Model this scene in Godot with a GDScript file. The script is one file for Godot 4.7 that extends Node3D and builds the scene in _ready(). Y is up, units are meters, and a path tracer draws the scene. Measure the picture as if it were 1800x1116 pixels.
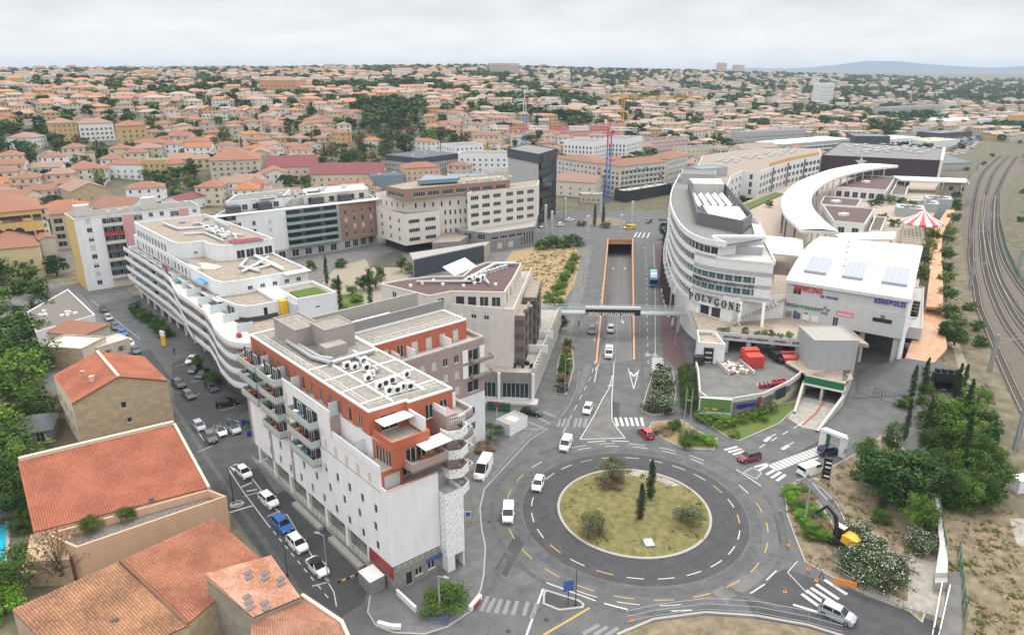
extends Node3D
# An aerial view over a town: a roundabout, an underpass, a shopping centre, housing blocks and a hillside of tiled houses.
# Metres, y up, the lens over the origin. Helpers first, then _ready().

class Surf:
	var v:=PackedVector3Array()
	var n:=PackedVector3Array()
	var c:=PackedColorArray()

class MB:
	var s:={}
	var k: Surf
	var tint:=Color.WHITE
	var colored:=false
	func m(mat) -> MB:
		if not s.has(mat): s[mat] = Surf.new()
		k = s[mat]
		return self
	func tri(a: Vector3,b: Vector3,c: Vector3) -> void:
		var nn:=(b - a).cross(c - a).normalized()
		k.v.append(a); k.v.append(c); k.v.append(b)
		for i in 3: k.n.append(nn)
		if colored:
			for i in 3: k.c.append(tint)
	func quad(a: Vector3,b: Vector3,c: Vector3,d: Vector3) -> void:
		var nn:=(b - a).cross(c - a).normalized()
		k.v.append(a); k.v.append(c); k.v.append(b); k.v.append(a); k.v.append(d); k.v.append(c)
		for i in 6: k.n.append(nn)
		if colored:
			for i in 6: k.c.append(tint)
	func par(o: Vector3,x: Vector3,y: Vector3,z: Vector3) -> void:
		quad(o+z,o+x+z,o+x+y+z,o+y+z)
		quad(o+x,o,o+y,o+x+y)
		quad(o+x+z,o+x,o+x+y,o+x+y+z)
		quad(o,o+z,o+y+z,o+y)
		quad(o+y+z,o+x+y+z,o+x+y,o+y)
		quad(o,o+x,o+x+z,o+z)
	func box(c: Vector3,sz: Vector3,yaw:=0.0) -> void:
		var b:=Basis(Vector3.UP,yaw)
		par(c+b*Vector3(-sz.x / 2,0,-sz.z / 2),b.x*sz.x,Vector3(0,sz.y,0),b.z*sz.z)
	func bar(a: Vector3,b: Vector3,w: float,h: float) -> void:
		var d:=b - a
		var sd:=d.cross(Vector3.UP)
		if sd.length() < 0.001: sd = Vector3.RIGHT
		sd = sd.normalized()*w
		var up:=sd.cross(d).normalized()*h
		par(b - sd / 2 - up / 2,sd,up,-d)
	func tube(pts: Array,r: float,n:=6,r2:=-1.0) -> void:
		var rings:=[]
		for i in pts.size():
			var d: Vector3 = (pts[mini(i+1,pts.size() - 1)] - pts[maxi(i - 1,0)]).normalized()
			var sd:=d.cross(Vector3.UP if absf(d.y) < 0.95 else Vector3.RIGHT).normalized()
			var up:=sd.cross(d)
			var rr:=r if r2 < 0 else lerpf(r,r2,float(i) / (pts.size() - 1))
			var ring:=[]
			for j in n:
				var a:=TAU*j / n
				ring.append(pts[i]+(sd*cos(a)+up*sin(a))*rr)
			rings.append(ring)
		for i in pts.size() - 1:
			for j in n:
				quad(rings[i][j],rings[i+1][j],rings[i+1][(j+1) % n],rings[i][(j+1) % n])
		for j in range(1,n - 1):
			tri(rings[0][0],rings[0][j],rings[0][j+1])
			tri(rings[-1][0],rings[-1][j+1],rings[-1][j])
	func lathe(c: Vector3,prof: Array,n:=12) -> void:
		for i in prof.size() - 1:
			for j in n:
				var a:=TAU*j / n
				var b:=TAU*(j+1) / n
				var p: Vector2 = prof[i]
				var q: Vector2 = prof[i+1]
				var A:=c+Vector3(cos(a)*p.x,p.y,-sin(a)*p.x)
				var B:=c+Vector3(cos(b)*p.x,p.y,-sin(b)*p.x)
				var C:=c+Vector3(cos(b)*q.x,q.y,-sin(b)*q.x)
				var D:=c+Vector3(cos(a)*q.x,q.y,-sin(a)*q.x)
				if p.x < 0.002: tri(A,C,D)
				elif q.x < 0.002: tri(A,B,C)
				else: quad(A,B,C,D)
	func cap(poly: Array,y: float,up:=true) -> void:
		var pp:=PackedVector2Array(poly)
		var t:=Geometry2D.triangulate_polygon(pp)
		for i in range(0,t.size(),3):
			var a:=Vector3(pp[t[i]].x,y,pp[t[i]].y)
			var b:=Vector3(pp[t[i+1]].x,y,pp[t[i+1]].y)
			var c:=Vector3(pp[t[i+2]].x,y,pp[t[i+2]].y)
			if ((b - a).cross(c - a).y > 0) == up: tri(a,b,c)
			else: tri(a,c,b)
	func sides(poly: Array,y0: float,y1: float,closed:=true) -> void:
		var n:=poly.size()
		for i in (n if closed else n - 1):
			var p: Vector2 = poly[i]
			var q: Vector2 = poly[(i+1) % n]
			quad(Vector3(p.x,y0,p.y),Vector3(q.x,y0,q.y),Vector3(q.x,y1,q.y),Vector3(p.x,y1,p.y))
	func prism(poly: Array,y0: float,y1: float,bottom:=false) -> void:
		sides(poly,y0,y1)
		cap(poly,y1)
		if bottom: cap(poly,y0,false)
	func band(poly: Array,off: float,y0: float,y1: float,closed:=true) -> void:
		var inn:=offs(poly,off,closed)
		var n:=poly.size()
		for i in (n if closed else n - 1):
			var j:=(i+1) % n
			var p: Vector2 = poly[i]
			var q: Vector2 = poly[j]
			var pi: Vector2 = inn[i]
			var qi: Vector2 = inn[j]
			var f:=func(a: Vector2,y: float) -> Vector3: return Vector3(a.x,y,a.y)
			if off > 0:
				quad(f.call(p,y0),f.call(q,y0),f.call(q,y1),f.call(p,y1))
				quad(f.call(qi,y0),f.call(pi,y0),f.call(pi,y1),f.call(qi,y1))
				quad(f.call(p,y1),f.call(q,y1),f.call(qi,y1),f.call(pi,y1))
				quad(f.call(q,y0),f.call(p,y0),f.call(pi,y0),f.call(qi,y0))
			else:
				quad(f.call(pi,y0),f.call(qi,y0),f.call(qi,y1),f.call(pi,y1))
				quad(f.call(q,y0),f.call(p,y0),f.call(p,y1),f.call(q,y1))
				quad(f.call(pi,y1),f.call(qi,y1),f.call(q,y1),f.call(p,y1))
				quad(f.call(qi,y0),f.call(pi,y0),f.call(p,y0),f.call(q,y0))
			if not closed and (i == 0 or i == n - 2):
				if i == 0: quad(f.call(pi,y0),f.call(p,y0),f.call(p,y1),f.call(pi,y1))
				if i == n - 2: quad(f.call(q,y0),f.call(qi,y0),f.call(qi,y1),f.call(q,y1))
	static func offs(poly: Array,off: float,closed:=true) -> Array:
		var out:=[]
		var n:=poly.size()
		for i in n:
			var a: Vector2 = poly[(i+n - 1) % n] if closed or i > 0 else poly[0]
			var b: Vector2 = poly[i]
			var c: Vector2 = poly[(i+1) % n] if closed or i < n - 1 else poly[n - 1]
			var d1:=(b - a).normalized() if a != b else (c - b).normalized()
			var d2:=(c - b).normalized() if c != b else d1
			var n1:=Vector2(d1.y,-d1.x)
			var n2:=Vector2(d2.y,-d2.x)
			var nn:=(n1+n2)
			nn = nn.normalized() if nn.length() > 0.01 else n1
			out.append(b+nn*off / maxf(0.35,nn.dot(n1)))
		return out
	func holes(p: Vector2,q: Vector2,y0: float,y1: float,rects: Array,depth:=0.22) -> void:
		var L:=p.distance_to(q)
		var d:=Vector3(q.x - p.x,0,q.y - p.y) / L
		var nn:=Vector3(-d.z,0,d.x)
		var o:=Vector3(p.x,0,p.y)
		var xs:=[0.0,L]
		for r in rects:
			xs.append(r[0]); xs.append(r[2])
		xs.sort()
		for i in xs.size() - 1:
			var xa: float = xs[i]
			var xb: float = xs[i+1]
			if xb - xa < 0.001: continue
			var cuts:=[]
			for r in rects:
				if r[0] < xa+0.0005 and r[2] > xb - 0.0005: cuts.append(r)
			cuts.sort_custom(func(a,b): return a[1] < b[1])
			var y:=y0
			for r in cuts+[[0,y1,0,y1]]:
				if r[1] > y+0.001: quad(o+d*xa+Vector3(0,y,0),o+d*xb+Vector3(0,y,0),o+d*xb+Vector3(0,r[1],0),o+d*xa+Vector3(0,r[1],0))
				y = maxf(y,r[3])
		for r in rects:
			var a: Vector3 = o+d*r[0]+Vector3(0,r[1],0)
			var b: Vector3 = o+d*r[2]+Vector3(0,r[1],0)
			var c: Vector3 = o+d*r[2]+Vector3(0,r[3],0)
			var e: Vector3 = o+d*r[0]+Vector3(0,r[3],0)
			var k2:=-nn*depth
			quad(a,b,b+k2,a+k2); quad(b,c,c+k2,b+k2); quad(c,e,e+k2,c+k2); quad(e,a,a+k2,e+k2)
	func mesh() -> ArrayMesh:
		var am:=ArrayMesh.new()
		for mat in s:
			var f: Surf = s[mat]
			if f.v.is_empty(): continue
			var a:=[]
			a.resize(Mesh.ARRAY_MAX)
			a[Mesh.ARRAY_VERTEX] = f.v
			a[Mesh.ARRAY_NORMAL] = f.n
			if f.c.size() == f.v.size(): a[Mesh.ARRAY_COLOR] = f.c
			am.add_surface_from_arrays(Mesh.PRIMITIVE_TRIANGLES,a)
			am.surface_set_material(am.get_surface_count() - 1,mat)
		return am

var M:={}
var tex:={}
var cache:={}
var rng:=RandomNumberGenerator.new()

func noise_tex(key: String,freq: float,lo: float,hi: float,stretch:=1.0,size:=384,oct:=5,gain:=0.5) -> Texture2D:
	if tex.has(key): return tex[key]
	var fn:=FastNoiseLite.new()
	fn.seed=key.hash() % 1000
	fn.noise_type=FastNoiseLite.TYPE_SIMPLEX
	fn.frequency=freq
	fn.fractal_octaves=oct
	fn.fractal_gain=gain
	var im:=Image.create(size,size,false,Image.FORMAT_RGB8)
	for y in size:
		for x in size:
			var a:=fn.get_noise_2d(x,y*stretch)
			var fx:=float(x)/size
			var fy:=float(y)/size
			var wx:=clampf((fx-0.8)*5,0,1)
			var wy:=clampf((fy-0.8)*5,0,1)
			if wx>0: a=lerpf(a,fn.get_noise_2d(x-size,y*stretch),wx)
			if wy>0:
				var b:=fn.get_noise_2d(x,(y-size)*stretch)
				if wx>0: b=lerpf(b,fn.get_noise_2d(x-size,(y-size)*stretch),wx)
				a=lerpf(a,b,wy)
			var v:=clampf(lerpf(lo,hi,a*0.75+0.5),0,1)
			im.set_pixel(x,y,Color(v,v,v))
	tex[key]=ImageTexture.create_from_image(im)
	return tex[key]

func mat(key: String,lin: Color,rough:=0.85,t:="",scale:=0.1,metal:=0.0) -> StandardMaterial3D:
	if M.has(key): return M[key]
	var m:=StandardMaterial3D.new()
	m.resource_name=key
	m.albedo_color=lin.linear_to_srgb()
	m.roughness=rough
	m.metallic=metal
	if t:
		m.albedo_texture=tex[t]
		m.uv1_triplanar=true
		m.uv1_world_triplanar=true
		m.uv1_scale=Vector3.ONE*scale
	M[key]=m
	return m

func hue(r: float,g: float,b: float) -> Color:
	return Color(r/255.0,g/255.0,b/255.0).srgb_to_linear()

func tag(o: Node3D,label:="",category:="",group:="",kind:="") -> Node3D:
	if label: o.set_meta("label",label)
	if category: o.set_meta("category",category)
	if group: o.set_meta("group",group)
	if kind: o.set_meta("kind",kind)
	return o

func thing(called: String,label: String,category: String,at: Vector3,group:="",yaw:=0.0) -> Node3D:
	var o:=Node3D.new()
	o.name=called
	add_child(o,true)
	o.position=at
	o.rotation.y=yaw
	return tag(o,label,category,group)

func put(mb: MB,called: String,parent: Node3D=self,world:=true) -> MeshInstance3D:
	var o:=MeshInstance3D.new()
	o.mesh=mb.mesh()
	o.name=called
	parent.add_child(o,true)
	if world and parent != self:
		var p: Node=parent
		while p != self:
			o.position -= p.position
			p=p.get_parent()
	return o

func inst(mesh: Mesh,called: String,parent: Node3D,at: Vector3,yaw:=0.0,world:=true) -> MeshInstance3D:
	var o:=MeshInstance3D.new()
	o.mesh=mesh
	o.name=called
	parent.add_child(o,true)
	o.position=at
	if world and parent != self:
		var p: Node=parent
		while p != self:
			o.position -= p.position
			p=p.get_parent()
	o.rotation.y=yaw
	return o

func ground_piece(mb: MB,called: String,parent: Node3D=self) -> MeshInstance3D:
	var o:=put(mb,called,parent)
	if parent == self: o.set_meta("kind","structure")
	return o

const KA=[-32.0,-3.0,15.0,32.0]
const KD=[0.0,360.0,430.0,550.0,700.0,1000.0,1500.0,2200.0,3500.0,6000.0]
const KH=[[0.0,0.0,5.0,17.0,34.0,46.0,56.0,62.0,63.0,60.0],[0.0,0.0,3.0,13.0,31.0,44.0,60.0,73.0,70.0,62.0],[0.0,0.0,0.0,0.0,2.0,12.0,29.0,54.0,56.0,55.0],[0.0,0.0,0.0,0.0,0.0,2.0,7.0,15.0,28.0,42.0]]
func knot(xs: Array,ys: Array,x: float) -> float:
	if x <= xs[0]: return ys[0]
	for i in range(1,xs.size()):
		if x <= xs[i]: return lerpf(ys[i-1],ys[i],(x-xs[i-1])/(xs[i]-xs[i-1]))
	return ys[-1]
func terr(x: float,z: float) -> float:
	var d:=sqrt(x*x+z*z)
	var a:=rad_to_deg(atan2(x,-z))
	return knot(KA,[knot(KD,KH[0],d),knot(KD,KH[1],d),knot(KD,KH[2],d),knot(KD,KH[3],d)],a)

# ---- windows: kind w white frame, d dark frame, r ribbon with many mullions, s half-drawn roller blind, f fully drawn blind, b louvred shutters open, h hollow dark opening, g green glass
func win_mesh(kind: String,w: float,h: float,fm: Material,gm: Material) -> Array:
	var key:="%s%.1f_%.1f_%s%s" % [kind,w,h,fm.resource_name,gm.resource_name]
	if cache.has(key): return cache[key]
	var f:=mk(fm)
	var t:=0.07
	f.par(V(-w/2,0,-0.17),V(w,0,0),V(0,t,0),V(0,0,0.09))
	f.par(V(-w/2,h-t,-0.17),V(w,0,0),V(0,t,0),V(0,0,0.09))
	f.par(V(-w/2,t,-0.17),V(t,0,0),V(0,h-2*t,0),V(0,0,0.09))
	f.par(V(w/2-t,t,-0.17),V(t,0,0),V(0,h-2*t,0),V(0,0,0.09))
	var nm:=0
	if kind in ["w","d","s","b","g"] and w>0.95: nm=1
	if kind == "r": nm=int(w/1.1)
	for i in nm: f.par(V(-w/2+w*(i+1.0)/(nm+1)-0.035,t,-0.165),V(0.07,0,0),V(0,h-2*t,0),V(0,0,0.075))
	if kind != "h": f.par(V(-w/2-0.06,-0.06,-0.05),V(w+0.12,0,0),V(0,0.06,0),V(0,0,0.12))
	if kind == "s" or kind == "f":
		var k:=0.45 if kind == "s" else 0.93
		f.m(M.blind).par(V(-w/2+t,h*(1-k),-0.075),V(w-2*t,0,0),V(0,h*k-t,0),V(0,0,0.03))
	if kind == "b":
		for sg in [-1,1]: f.m(M.shutter).par(V(sg*(w/2+0.02)-(w/2 if sg<0 else 0.0),0.02,0.02),V(w/2,0,0),V(0,h-0.04,0),V(0,0,0.04))
	var g:=mk(gm)
	g.quad(V(-w/2+0.03,0.03,-0.13),V(w/2-0.03,0.03,-0.13),V(w/2-0.03,h-0.03,-0.13),V(-w/2+0.03,h-0.03,-0.13))
	cache[key]=[f.mesh(),g.mesh()]
	return cache[key]

# openings for one side: [edge, first sill height, storey height, storeys, columns, width, height, kind, margin left, margin right]
func facade(t: Node3D,mb: MB,poly: Array,y0: float,y1: float,wm,specs: Array,fm: Material=null,gm: Material=null,skip:=[]) -> void:
	if fm == null: fm=M.frame
	if gm == null: gm=M.glass
	for i in poly.size():
		if i in skip: continue
		var p: Vector2=poly[i]
		var q: Vector2=poly[(i+1) % poly.size()]
		var L:=p.distance_to(q)
		if L<0.05: continue
		var d:=(q-p)/L
		var rects:=[]
		for s in specs:
			if s[0] != i: continue
			var ml: float=s[8] if s.size()>8 else 0.8
			var mr: float=s[9] if s.size()>9 else ml
			for f in s[3]:
				for c in s[4]:
					var x: float=ml+(L-ml-mr)*(c+0.5)/s[4]
					var y: float=s[1]+s[2]*f
					var w: float=s[5]
					rects.append([x-w/2,y,x+w/2,y+s[6]])
					var kd: String=s[7]
					kd=kd[(f*7+c*3+i+c*c) % kd.length()]
					var ms:=win_mesh(kd,w,s[6],fm,gm)
					var o:=V(p.x+d.x*x,y,p.y+d.y*x)
					var wn:=inst(ms[0],"window",t,o,atan2(-d.y,d.x))
					inst(ms[1],"pane",wn,O3,0.0,false)
		mb.m(wm[i % wm.size()] if wm is Array else wm).holes(p,q,y0,y1,rects)

func parapet(mb: MB,poly: Array,y: float,h:=0.5,th:=0.25) -> void:
	mb.band(poly,th,y,y+h)

# a plain block: wall with windows, roof slab inside a parapet
func block(t: Node3D,poly: Array,y0: float,y1: float,wm,rm: Material,specs:=[],par:=0.5,cm: Material=null,fm: Material=null,gm: Material=null) -> MeshInstance3D:
	var w:=MB.new()
	facade(t,w,poly,y0,y1,wm,specs,fm,gm)
	if y0>0.3: w.m(wm[0] if wm is Array else wm).cap(poly,y0,false)
	var node:=put(w,"wall",t)
	if par>0:
		var pm:=mk(cm if cm else (wm[0] if wm is Array else wm))
		pm.band(MB.offs(poly,-0.04),0.3,y1+0.003,y1+par)
		put(pm,"parapet",t)
	var r:=mk(rm)
	r.cap(MB.offs(poly,0.2) if par>0 else poly,y1+(0.05 if par>0 else 0.0))
	put(r,"roof",t)
	return node

func rail(t: Node3D,pts: Array,h:=1.0,m: Material=null,step:=1.6,called:="railing") -> void:
	var mb:=mk(m if m else M.white)
	for i in pts.size()-1:
		var a: Vector3=pts[i]
		var b: Vector3=pts[i+1]
		mb.bar(a+V(0,h,0),b+V(0,h,0),0.06,0.06)
		mb.bar(a+V(0,h*0.5,0),b+V(0,h*0.5,0),0.04,0.04)
		var n:=maxi(1,int(a.distance_to(b)/step))
		for j in n+1:
			var p:=a.lerp(b,float(j)/n)
			mb.box(p,V(0.05,h,0.05))
	put(mb,called,t)

func V(x: float,y: float,z: float) -> Vector3: return Vector3(x,y,z)
func U(x: float,y: float) -> Vector2: return Vector2(x,y)
func L(n: Array) -> Array:
	var out:=[]
	for i in range(0,n.size(),2): out.append(Vector2(n[i],n[i+1]))
	return out
const O3:=Vector3(0,0,0)
func mk(m) -> MB: return MB.new().m(m)
func v3(p: Vector2,y: float) -> Vector3: return V(p.x,y,p.y)
func up3(pts: Array,y: float) -> Array: return pts.map(func(p): return v3(p,y))
func mid(poly: Array) -> Vector2:
	var s:=Vector2.ZERO
	for p in poly: s += p
	return s/poly.size()
func rect(c: Vector2,w: float,d: float,yaw: float) -> Array:
	var x:=U(cos(yaw),-sin(yaw))
	var z:=U(sin(yaw),cos(yaw))
	return [c-x*w/2+z*d/2,c+x*w/2+z*d/2,c+x*w/2-z*d/2,c-x*w/2-z*d/2]

func lettering(parent: Node3D,called: String,text: String,at: Vector3,yaw: float,h: float,m: Material,font:="Droid Sans",depth:=0.12,width:=0.0,pitch:=0.0,bold:=false) -> MeshInstance3D:
	var tm:=TextMesh.new()
	var f:=SystemFont.new()
	f.font_names=PackedStringArray([font])
	if bold: f.font_weight=800
	tm.font=f
	tm.text=text
	tm.font_size=64
	tm.pixel_size=h/46.0
	tm.depth=depth
	tm.curve_step=2.0
	tm.material=m
	var o:=MeshInstance3D.new()
	o.mesh=tm
	o.name=called
	parent.add_child(o,true)
	var wd:=tm.get_aabb().size.x
	o.position=at-(parent.position if parent != self else O3)
	o.rotation=V(pitch,yaw,0)
	if width>0 and wd>0: o.scale.x=width/wd
	return o

# ---- plants: a crown is many leaf-sized faces gathered in clumps
func leaf(mb: MB,p: Vector3,sz: float,r: RandomNumberGenerator) -> void:
	var a:=V(r.randf_range(-1,1),r.randf_range(-0.7,0.7),r.randf_range(-1,1)).normalized()*sz
	var b:=a.cross(V(r.randf_range(-1,1),r.randf_range(-1,1),r.randf_range(-1,1))).normalized()*sz*0.62
	mb.tri(p-a,p+b,p+a)
	mb.tri(p-a,p+a,p-b)

func clumps(mb: MB,r: RandomNumberGenerator,centres: Array,per: int,sz: float,tones: float,base: Color) -> void:
	for c in centres:
		var k:=r.randf_range(1.0-tones,1.0+tones)
		var warm:=r.randf_range(0.9,1.12)
		for i in per:
			var d:=V(r.randfn(),r.randfn(),r.randfn()).normalized()*pow(r.randf(),0.4)
			var j:=k*r.randf_range(0.75,1.25)
			mb.tint=Color(base.r*j*warm,base.g*j,base.b*j)
			leaf(mb,c[0]+d*c[1],sz*r.randf_range(0.7,1.3),r)

func crown_mesh(kind: String,seed_: int,leaves: int,sz: float) -> Array:
	var key:="%s%d_%d_%.3f" % [kind,seed_,leaves,sz]
	if cache.has(key): return cache[key]
	var r:=RandomNumberGenerator.new()
	r.seed=hash(key)
	var mb:=mk(M.leaf)
	mb.colored=true
	var tr:=mk(M.bark)
	var cs:=[]
	var col:=Color(0.068,0.12,0.026)
	match kind:
		"broad","dark","bright","autumn":
			if kind == "dark": col=Color(0.036,0.078,0.022)
			if kind == "bright": col=Color(0.115,0.19,0.035)
			if kind == "autumn": col=Color(0.16,0.11,0.05)
			tr.tube([V(0,-0.03,0),V(0.01,0.2,0),V(0.0,0.5,0.01)],0.035,7,0.018)
			for i in 30:
				var a:=r.randf()*TAU
				var y:=r.randf_range(0.25,0.86)
				var rad:=0.40*sqrt(maxf(0.05,1.0-pow((y-0.55)/0.42,2)))*r.randf_range(0.45,0.98)
				var p:=V(cos(a)*rad,y,sin(a)*rad)
				var q:=r.randf_range(0.11,0.18)
				cs.append([p,V(q,q*0.75,q)])
				if i % 4 == 0: tr.tube([V(0,0.28,0),p*V(0.6,0.85,0.6),p],0.015,5,0.005)
		"pine":
			col=Color(0.05,0.085,0.035)
			tr.tube([V(0,-0.03,0),V(0.03,0.3,0),V(0.0,0.7,0.02)],0.03,7,0.015)
			for i in 26:
				var a:=r.randf()*TAU
				var rad:=0.48*sqrt(r.randf())
				var p:=V(cos(a)*rad,0.82-rad*rad*0.5+r.randf_range(-0.05,0.05),sin(a)*rad)
				cs.append([p,V(0.14,0.08,0.14)])
				if i % 4 == 0: tr.tube([V(0.01,0.5,0),p],0.014,5,0.005)
		"cypress":
			col=Color(0.038,0.066,0.026)
			tr.tube([V(0,-0.03,0),V(0,0.5,0)],0.018,6,0.01)
			for i in 26:
				var y:=0.06+0.9*i/26.0
				var rad:=0.095*pow(sin(PI*pow(clampf(y,0.02,0.985),0.62)),0.75)+0.008
				var a:=r.randf()*TAU
				cs.append([V(cos(a)*rad*0.25,y,sin(a)*rad*0.25),V(rad,0.05,rad)])
		"bush","oleander","olive","dry","lime":
			if kind == "olive": col=Color(0.15,0.16,0.085)
			if kind == "oleander": col=Color(0.06,0.09,0.04)
			if kind == "dry": col=Color(0.22,0.16,0.10)
			if kind == "lime": col=Color(0.12,0.24,0.03)
			tr.tube([V(0,-0.03,0),V(0.02,0.45,0)],0.04,6,0.02)
			for i in 22:
				var a:=r.randf()*TAU
				var y:=r.randf_range(0.12,0.82)
				var rad:=0.5*sqrt(maxf(0.05,1.0-pow((y-0.35)/0.6,2)))*r.randf_range(0.3,0.95)
				var q:=r.randf_range(0.16,0.25)
				cs.append([V(cos(a)*rad,y,sin(a)*rad),V(q,q*0.8,q)])
				if kind == "dry": tr.tube([V(0,0.1,0),cs[-1][0]*V(0.7,0.8,0.7),cs[-1][0]*1.15],0.012,4,0.003)
		"clipped":
			col=Color(0.12,0.21,0.03)
			tr.tube([V(0,-0.03,0),V(0,0.4,0)],0.05,6,0.03)
			for i in 34:
				var d:=V(r.randfn(),r.randfn(),r.randfn()).normalized()
				cs.append([V(d.x*0.42,0.5+d.y*0.4,d.z*0.42),V(0.12,0.1,0.12)])
		"hedge":
			col=Color(0.075,0.13,0.03)
			tr.tube([V(0,-0.03,0),V(0,0.5,0)],0.04,5,0.02)
			for i in 30: cs.append([V(r.randf_range(-0.5,0.5),r.randf_range(0.12,0.88),r.randf_range(-0.4,0.4)),V(0.16,0.14,0.16)])
		"palm":
			col=Color(0.07,0.11,0.035)
			tr.tube([V(0,-0.03,0),V(0.02,0.55,0)],0.05,8,0.04)
			for i in 26:
				var a:=TAU*i/26.0+r.randf()*0.2
				var el:=r.randf_range(-0.2,1.2)
				for j in 14:
					var t:=(j+1)/14.0
					var rr:=0.5*t*cos(el*(1-t*0.4))
					var p:=V(cos(a)*rr,0.56+sin(el)*0.4*t-0.3*t*t,sin(a)*rr)
					cs.append([p,V(0.03,0.03,0.03)])
	clumps(mb,r,cs,maxi(1,leaves/cs.size()),sz,0.3 if kind != "cypress" else 0.2,col)
	if kind == "oleander":
		for i in leaves/9:
			var c: Array=cs[r.randi() % cs.size()]
			var d:=V(r.randfn(),absf(r.randfn()),r.randfn()).normalized()
			mb.tint=Color(0.72,0.7,0.62)
			leaf(mb,c[0]+d*c[1]*1.05,sz*0.7,r)
	cache[key]=[mb.mesh(),tr.mesh()]
	return cache[key]

var n_tree:=0
func tree(kind: String,at: Vector3,h: float,w: float,label: String,group:="",called:="",cat:="",leaves:=-1,leaf_k:=1.0) -> Node3D:
	var names:={"broad": "broadleaf_tree","dark": "dark_tree","bright": "bright_tree","autumn": "autumn_tree","pine": "pine_tree","cypress": "cypress_tree","bush": "bush","lime": "bush","oleander": "oleander_bush","olive": "olive_tree","dry": "dry_bush","clipped": "clipped_bush","hedge": "hedge","palm": "palm_tree"}
	var nm: String=called if called else names[kind]
	var ct: String=cat if cat else ("bush" if "bush" in nm else "hedge" if kind == "hedge" else "tree")
	n_tree += 1
	var dist:=U(at.x,at.z).length()
	var lv:=leaves
	if lv<0: lv=3600 if dist<140 else 1800 if dist<230 else 800 if dist<420 else 320
	var size_k:=sqrt(900.0/lv)*0.042
	size_k *= leaf_k
	if kind == "cypress": size_k *= 0.55
	if kind == "hedge": size_k *= 1.1
	if kind in ["clipped","bush","lime","oleander","olive","dry"]: size_k *= 1.3
	var cm:=crown_mesh(kind,n_tree % 3,lv,size_k)
	var t:=thing(nm,label,ct,at,group,float(n_tree)*2.39)
	if kind == "hedge": t.rotation.y=0
	var a:=inst(cm[1],"trunk",t,O3,0,false)
	var b:=inst(cm[0],"crown",t,O3,0,false)
	for o in [a,b]: o.scale=V(w,h,w)
	if kind != "hedge" and kind != "palm" and kind != "cypress": t.scale=Vector3.ONE*(1.0+0.04*sin(n_tree*1.7))
	return t

# ---- vehicles: length runs along +z (front), the base on the ground
func car_shape(kind: String) -> Dictionary:
	match kind:
		"hatch": return {"L": 4.05,"W": 1.76,"H": 1.48,"hood": 0.92,"nose": 0.66,"ws": 0.95,"rf": 1.65,"rb": 3.5,"tail": 3.95,"deck": 0.98}
		"sedan": return {"L": 4.5,"W": 1.8,"H": 1.44,"hood": 0.9,"nose": 0.65,"ws": 1.15,"rf": 1.95,"rb": 3.3,"tail": 4.0,"deck": 0.98}
		"suv": return {"L": 4.4,"W": 1.84,"H": 1.63,"hood": 1.05,"nose": 0.78,"ws": 1.05,"rf": 1.7,"rb": 3.9,"tail": 4.28,"deck": 1.1}
		"kangoo": return {"L": 4.3,"W": 1.83,"H": 1.83,"hood": 1.1,"nose": 0.8,"ws": 0.75,"rf": 1.5,"rb": 4.15,"tail": 4.25,"deck": 1.15}
		"van": return {"L": 5.3,"W": 1.98,"H": 1.97,"hood": 1.2,"nose": 0.85,"ws": 0.65,"rf": 1.55,"rb": 5.15,"tail": 5.25,"deck": 1.25}
		_: return {"L": 5.95,"W": 2.05,"H": 2.6,"hood": 1.25,"nose": 0.9,"ws": 0.75,"rf": 1.75,"rb": 5.8,"tail": 5.9,"deck": 1.3}

func loft(mb: MB,rows: Array) -> void:
	for i in rows.size()-1:
		var a: Array=rows[i]
		var b: Array=rows[i+1]
		var al:=V(-a[3],a[1],a[0])
		var ar:=V(a[3],a[1],a[0])
		var ah:=V(-a[4],a[2],a[0])
		var ag:=V(a[4],a[2],a[0])
		var bl:=V(-b[3],b[1],b[0])
		var br:=V(b[3],b[1],b[0])
		var bh:=V(-b[4],b[2],b[0])
		var bg:=V(b[4],b[2],b[0])
		mb.quad(ah,ag,bg,bh)
		mb.quad(ar,br,bg,ag)
		mb.quad(bl,al,ah,bh)
		mb.quad(bl,br,ar,al)
		if i == 0: mb.quad(al,ar,ag,ah)
		if i == rows.size()-2: mb.quad(br,bl,bh,bg)

func wheel_mesh() -> Array:
	if cache.has("wheel"): return cache.wheel
	var a:=mk(M.rubber)
	var b:=mk(M.alloy)
	for sg in [1]:
		var pts:=[]
		for i in 14: pts.append(U(cos(TAU*i/14)*0.32,sin(TAU*i/14)*0.32))
		for i in 14:
			var p: Vector2=pts[i]
			var q: Vector2=pts[(i+1) % 14]
			a.quad(V(-0.1,p.y,p.x),V(0.1,p.y,p.x),V(0.1,q.y,q.x),V(-0.1,q.y,q.x))
			a.tri(V(0.1,0,0),V(0.1,q.y,q.x),V(0.1,p.y,p.x))
			a.tri(V(-0.1,0,0),V(-0.1,p.y,p.x),V(-0.1,q.y,q.x))
			for x in [0.108,-0.108]: b.tri(V(x,0,0),V(x,q.y*0.62,q.x*0.62),V(x,p.y*0.62,p.x*0.62))
	cache.wheel=[a.mesh(),b.mesh()]
	return cache.wheel

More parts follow.
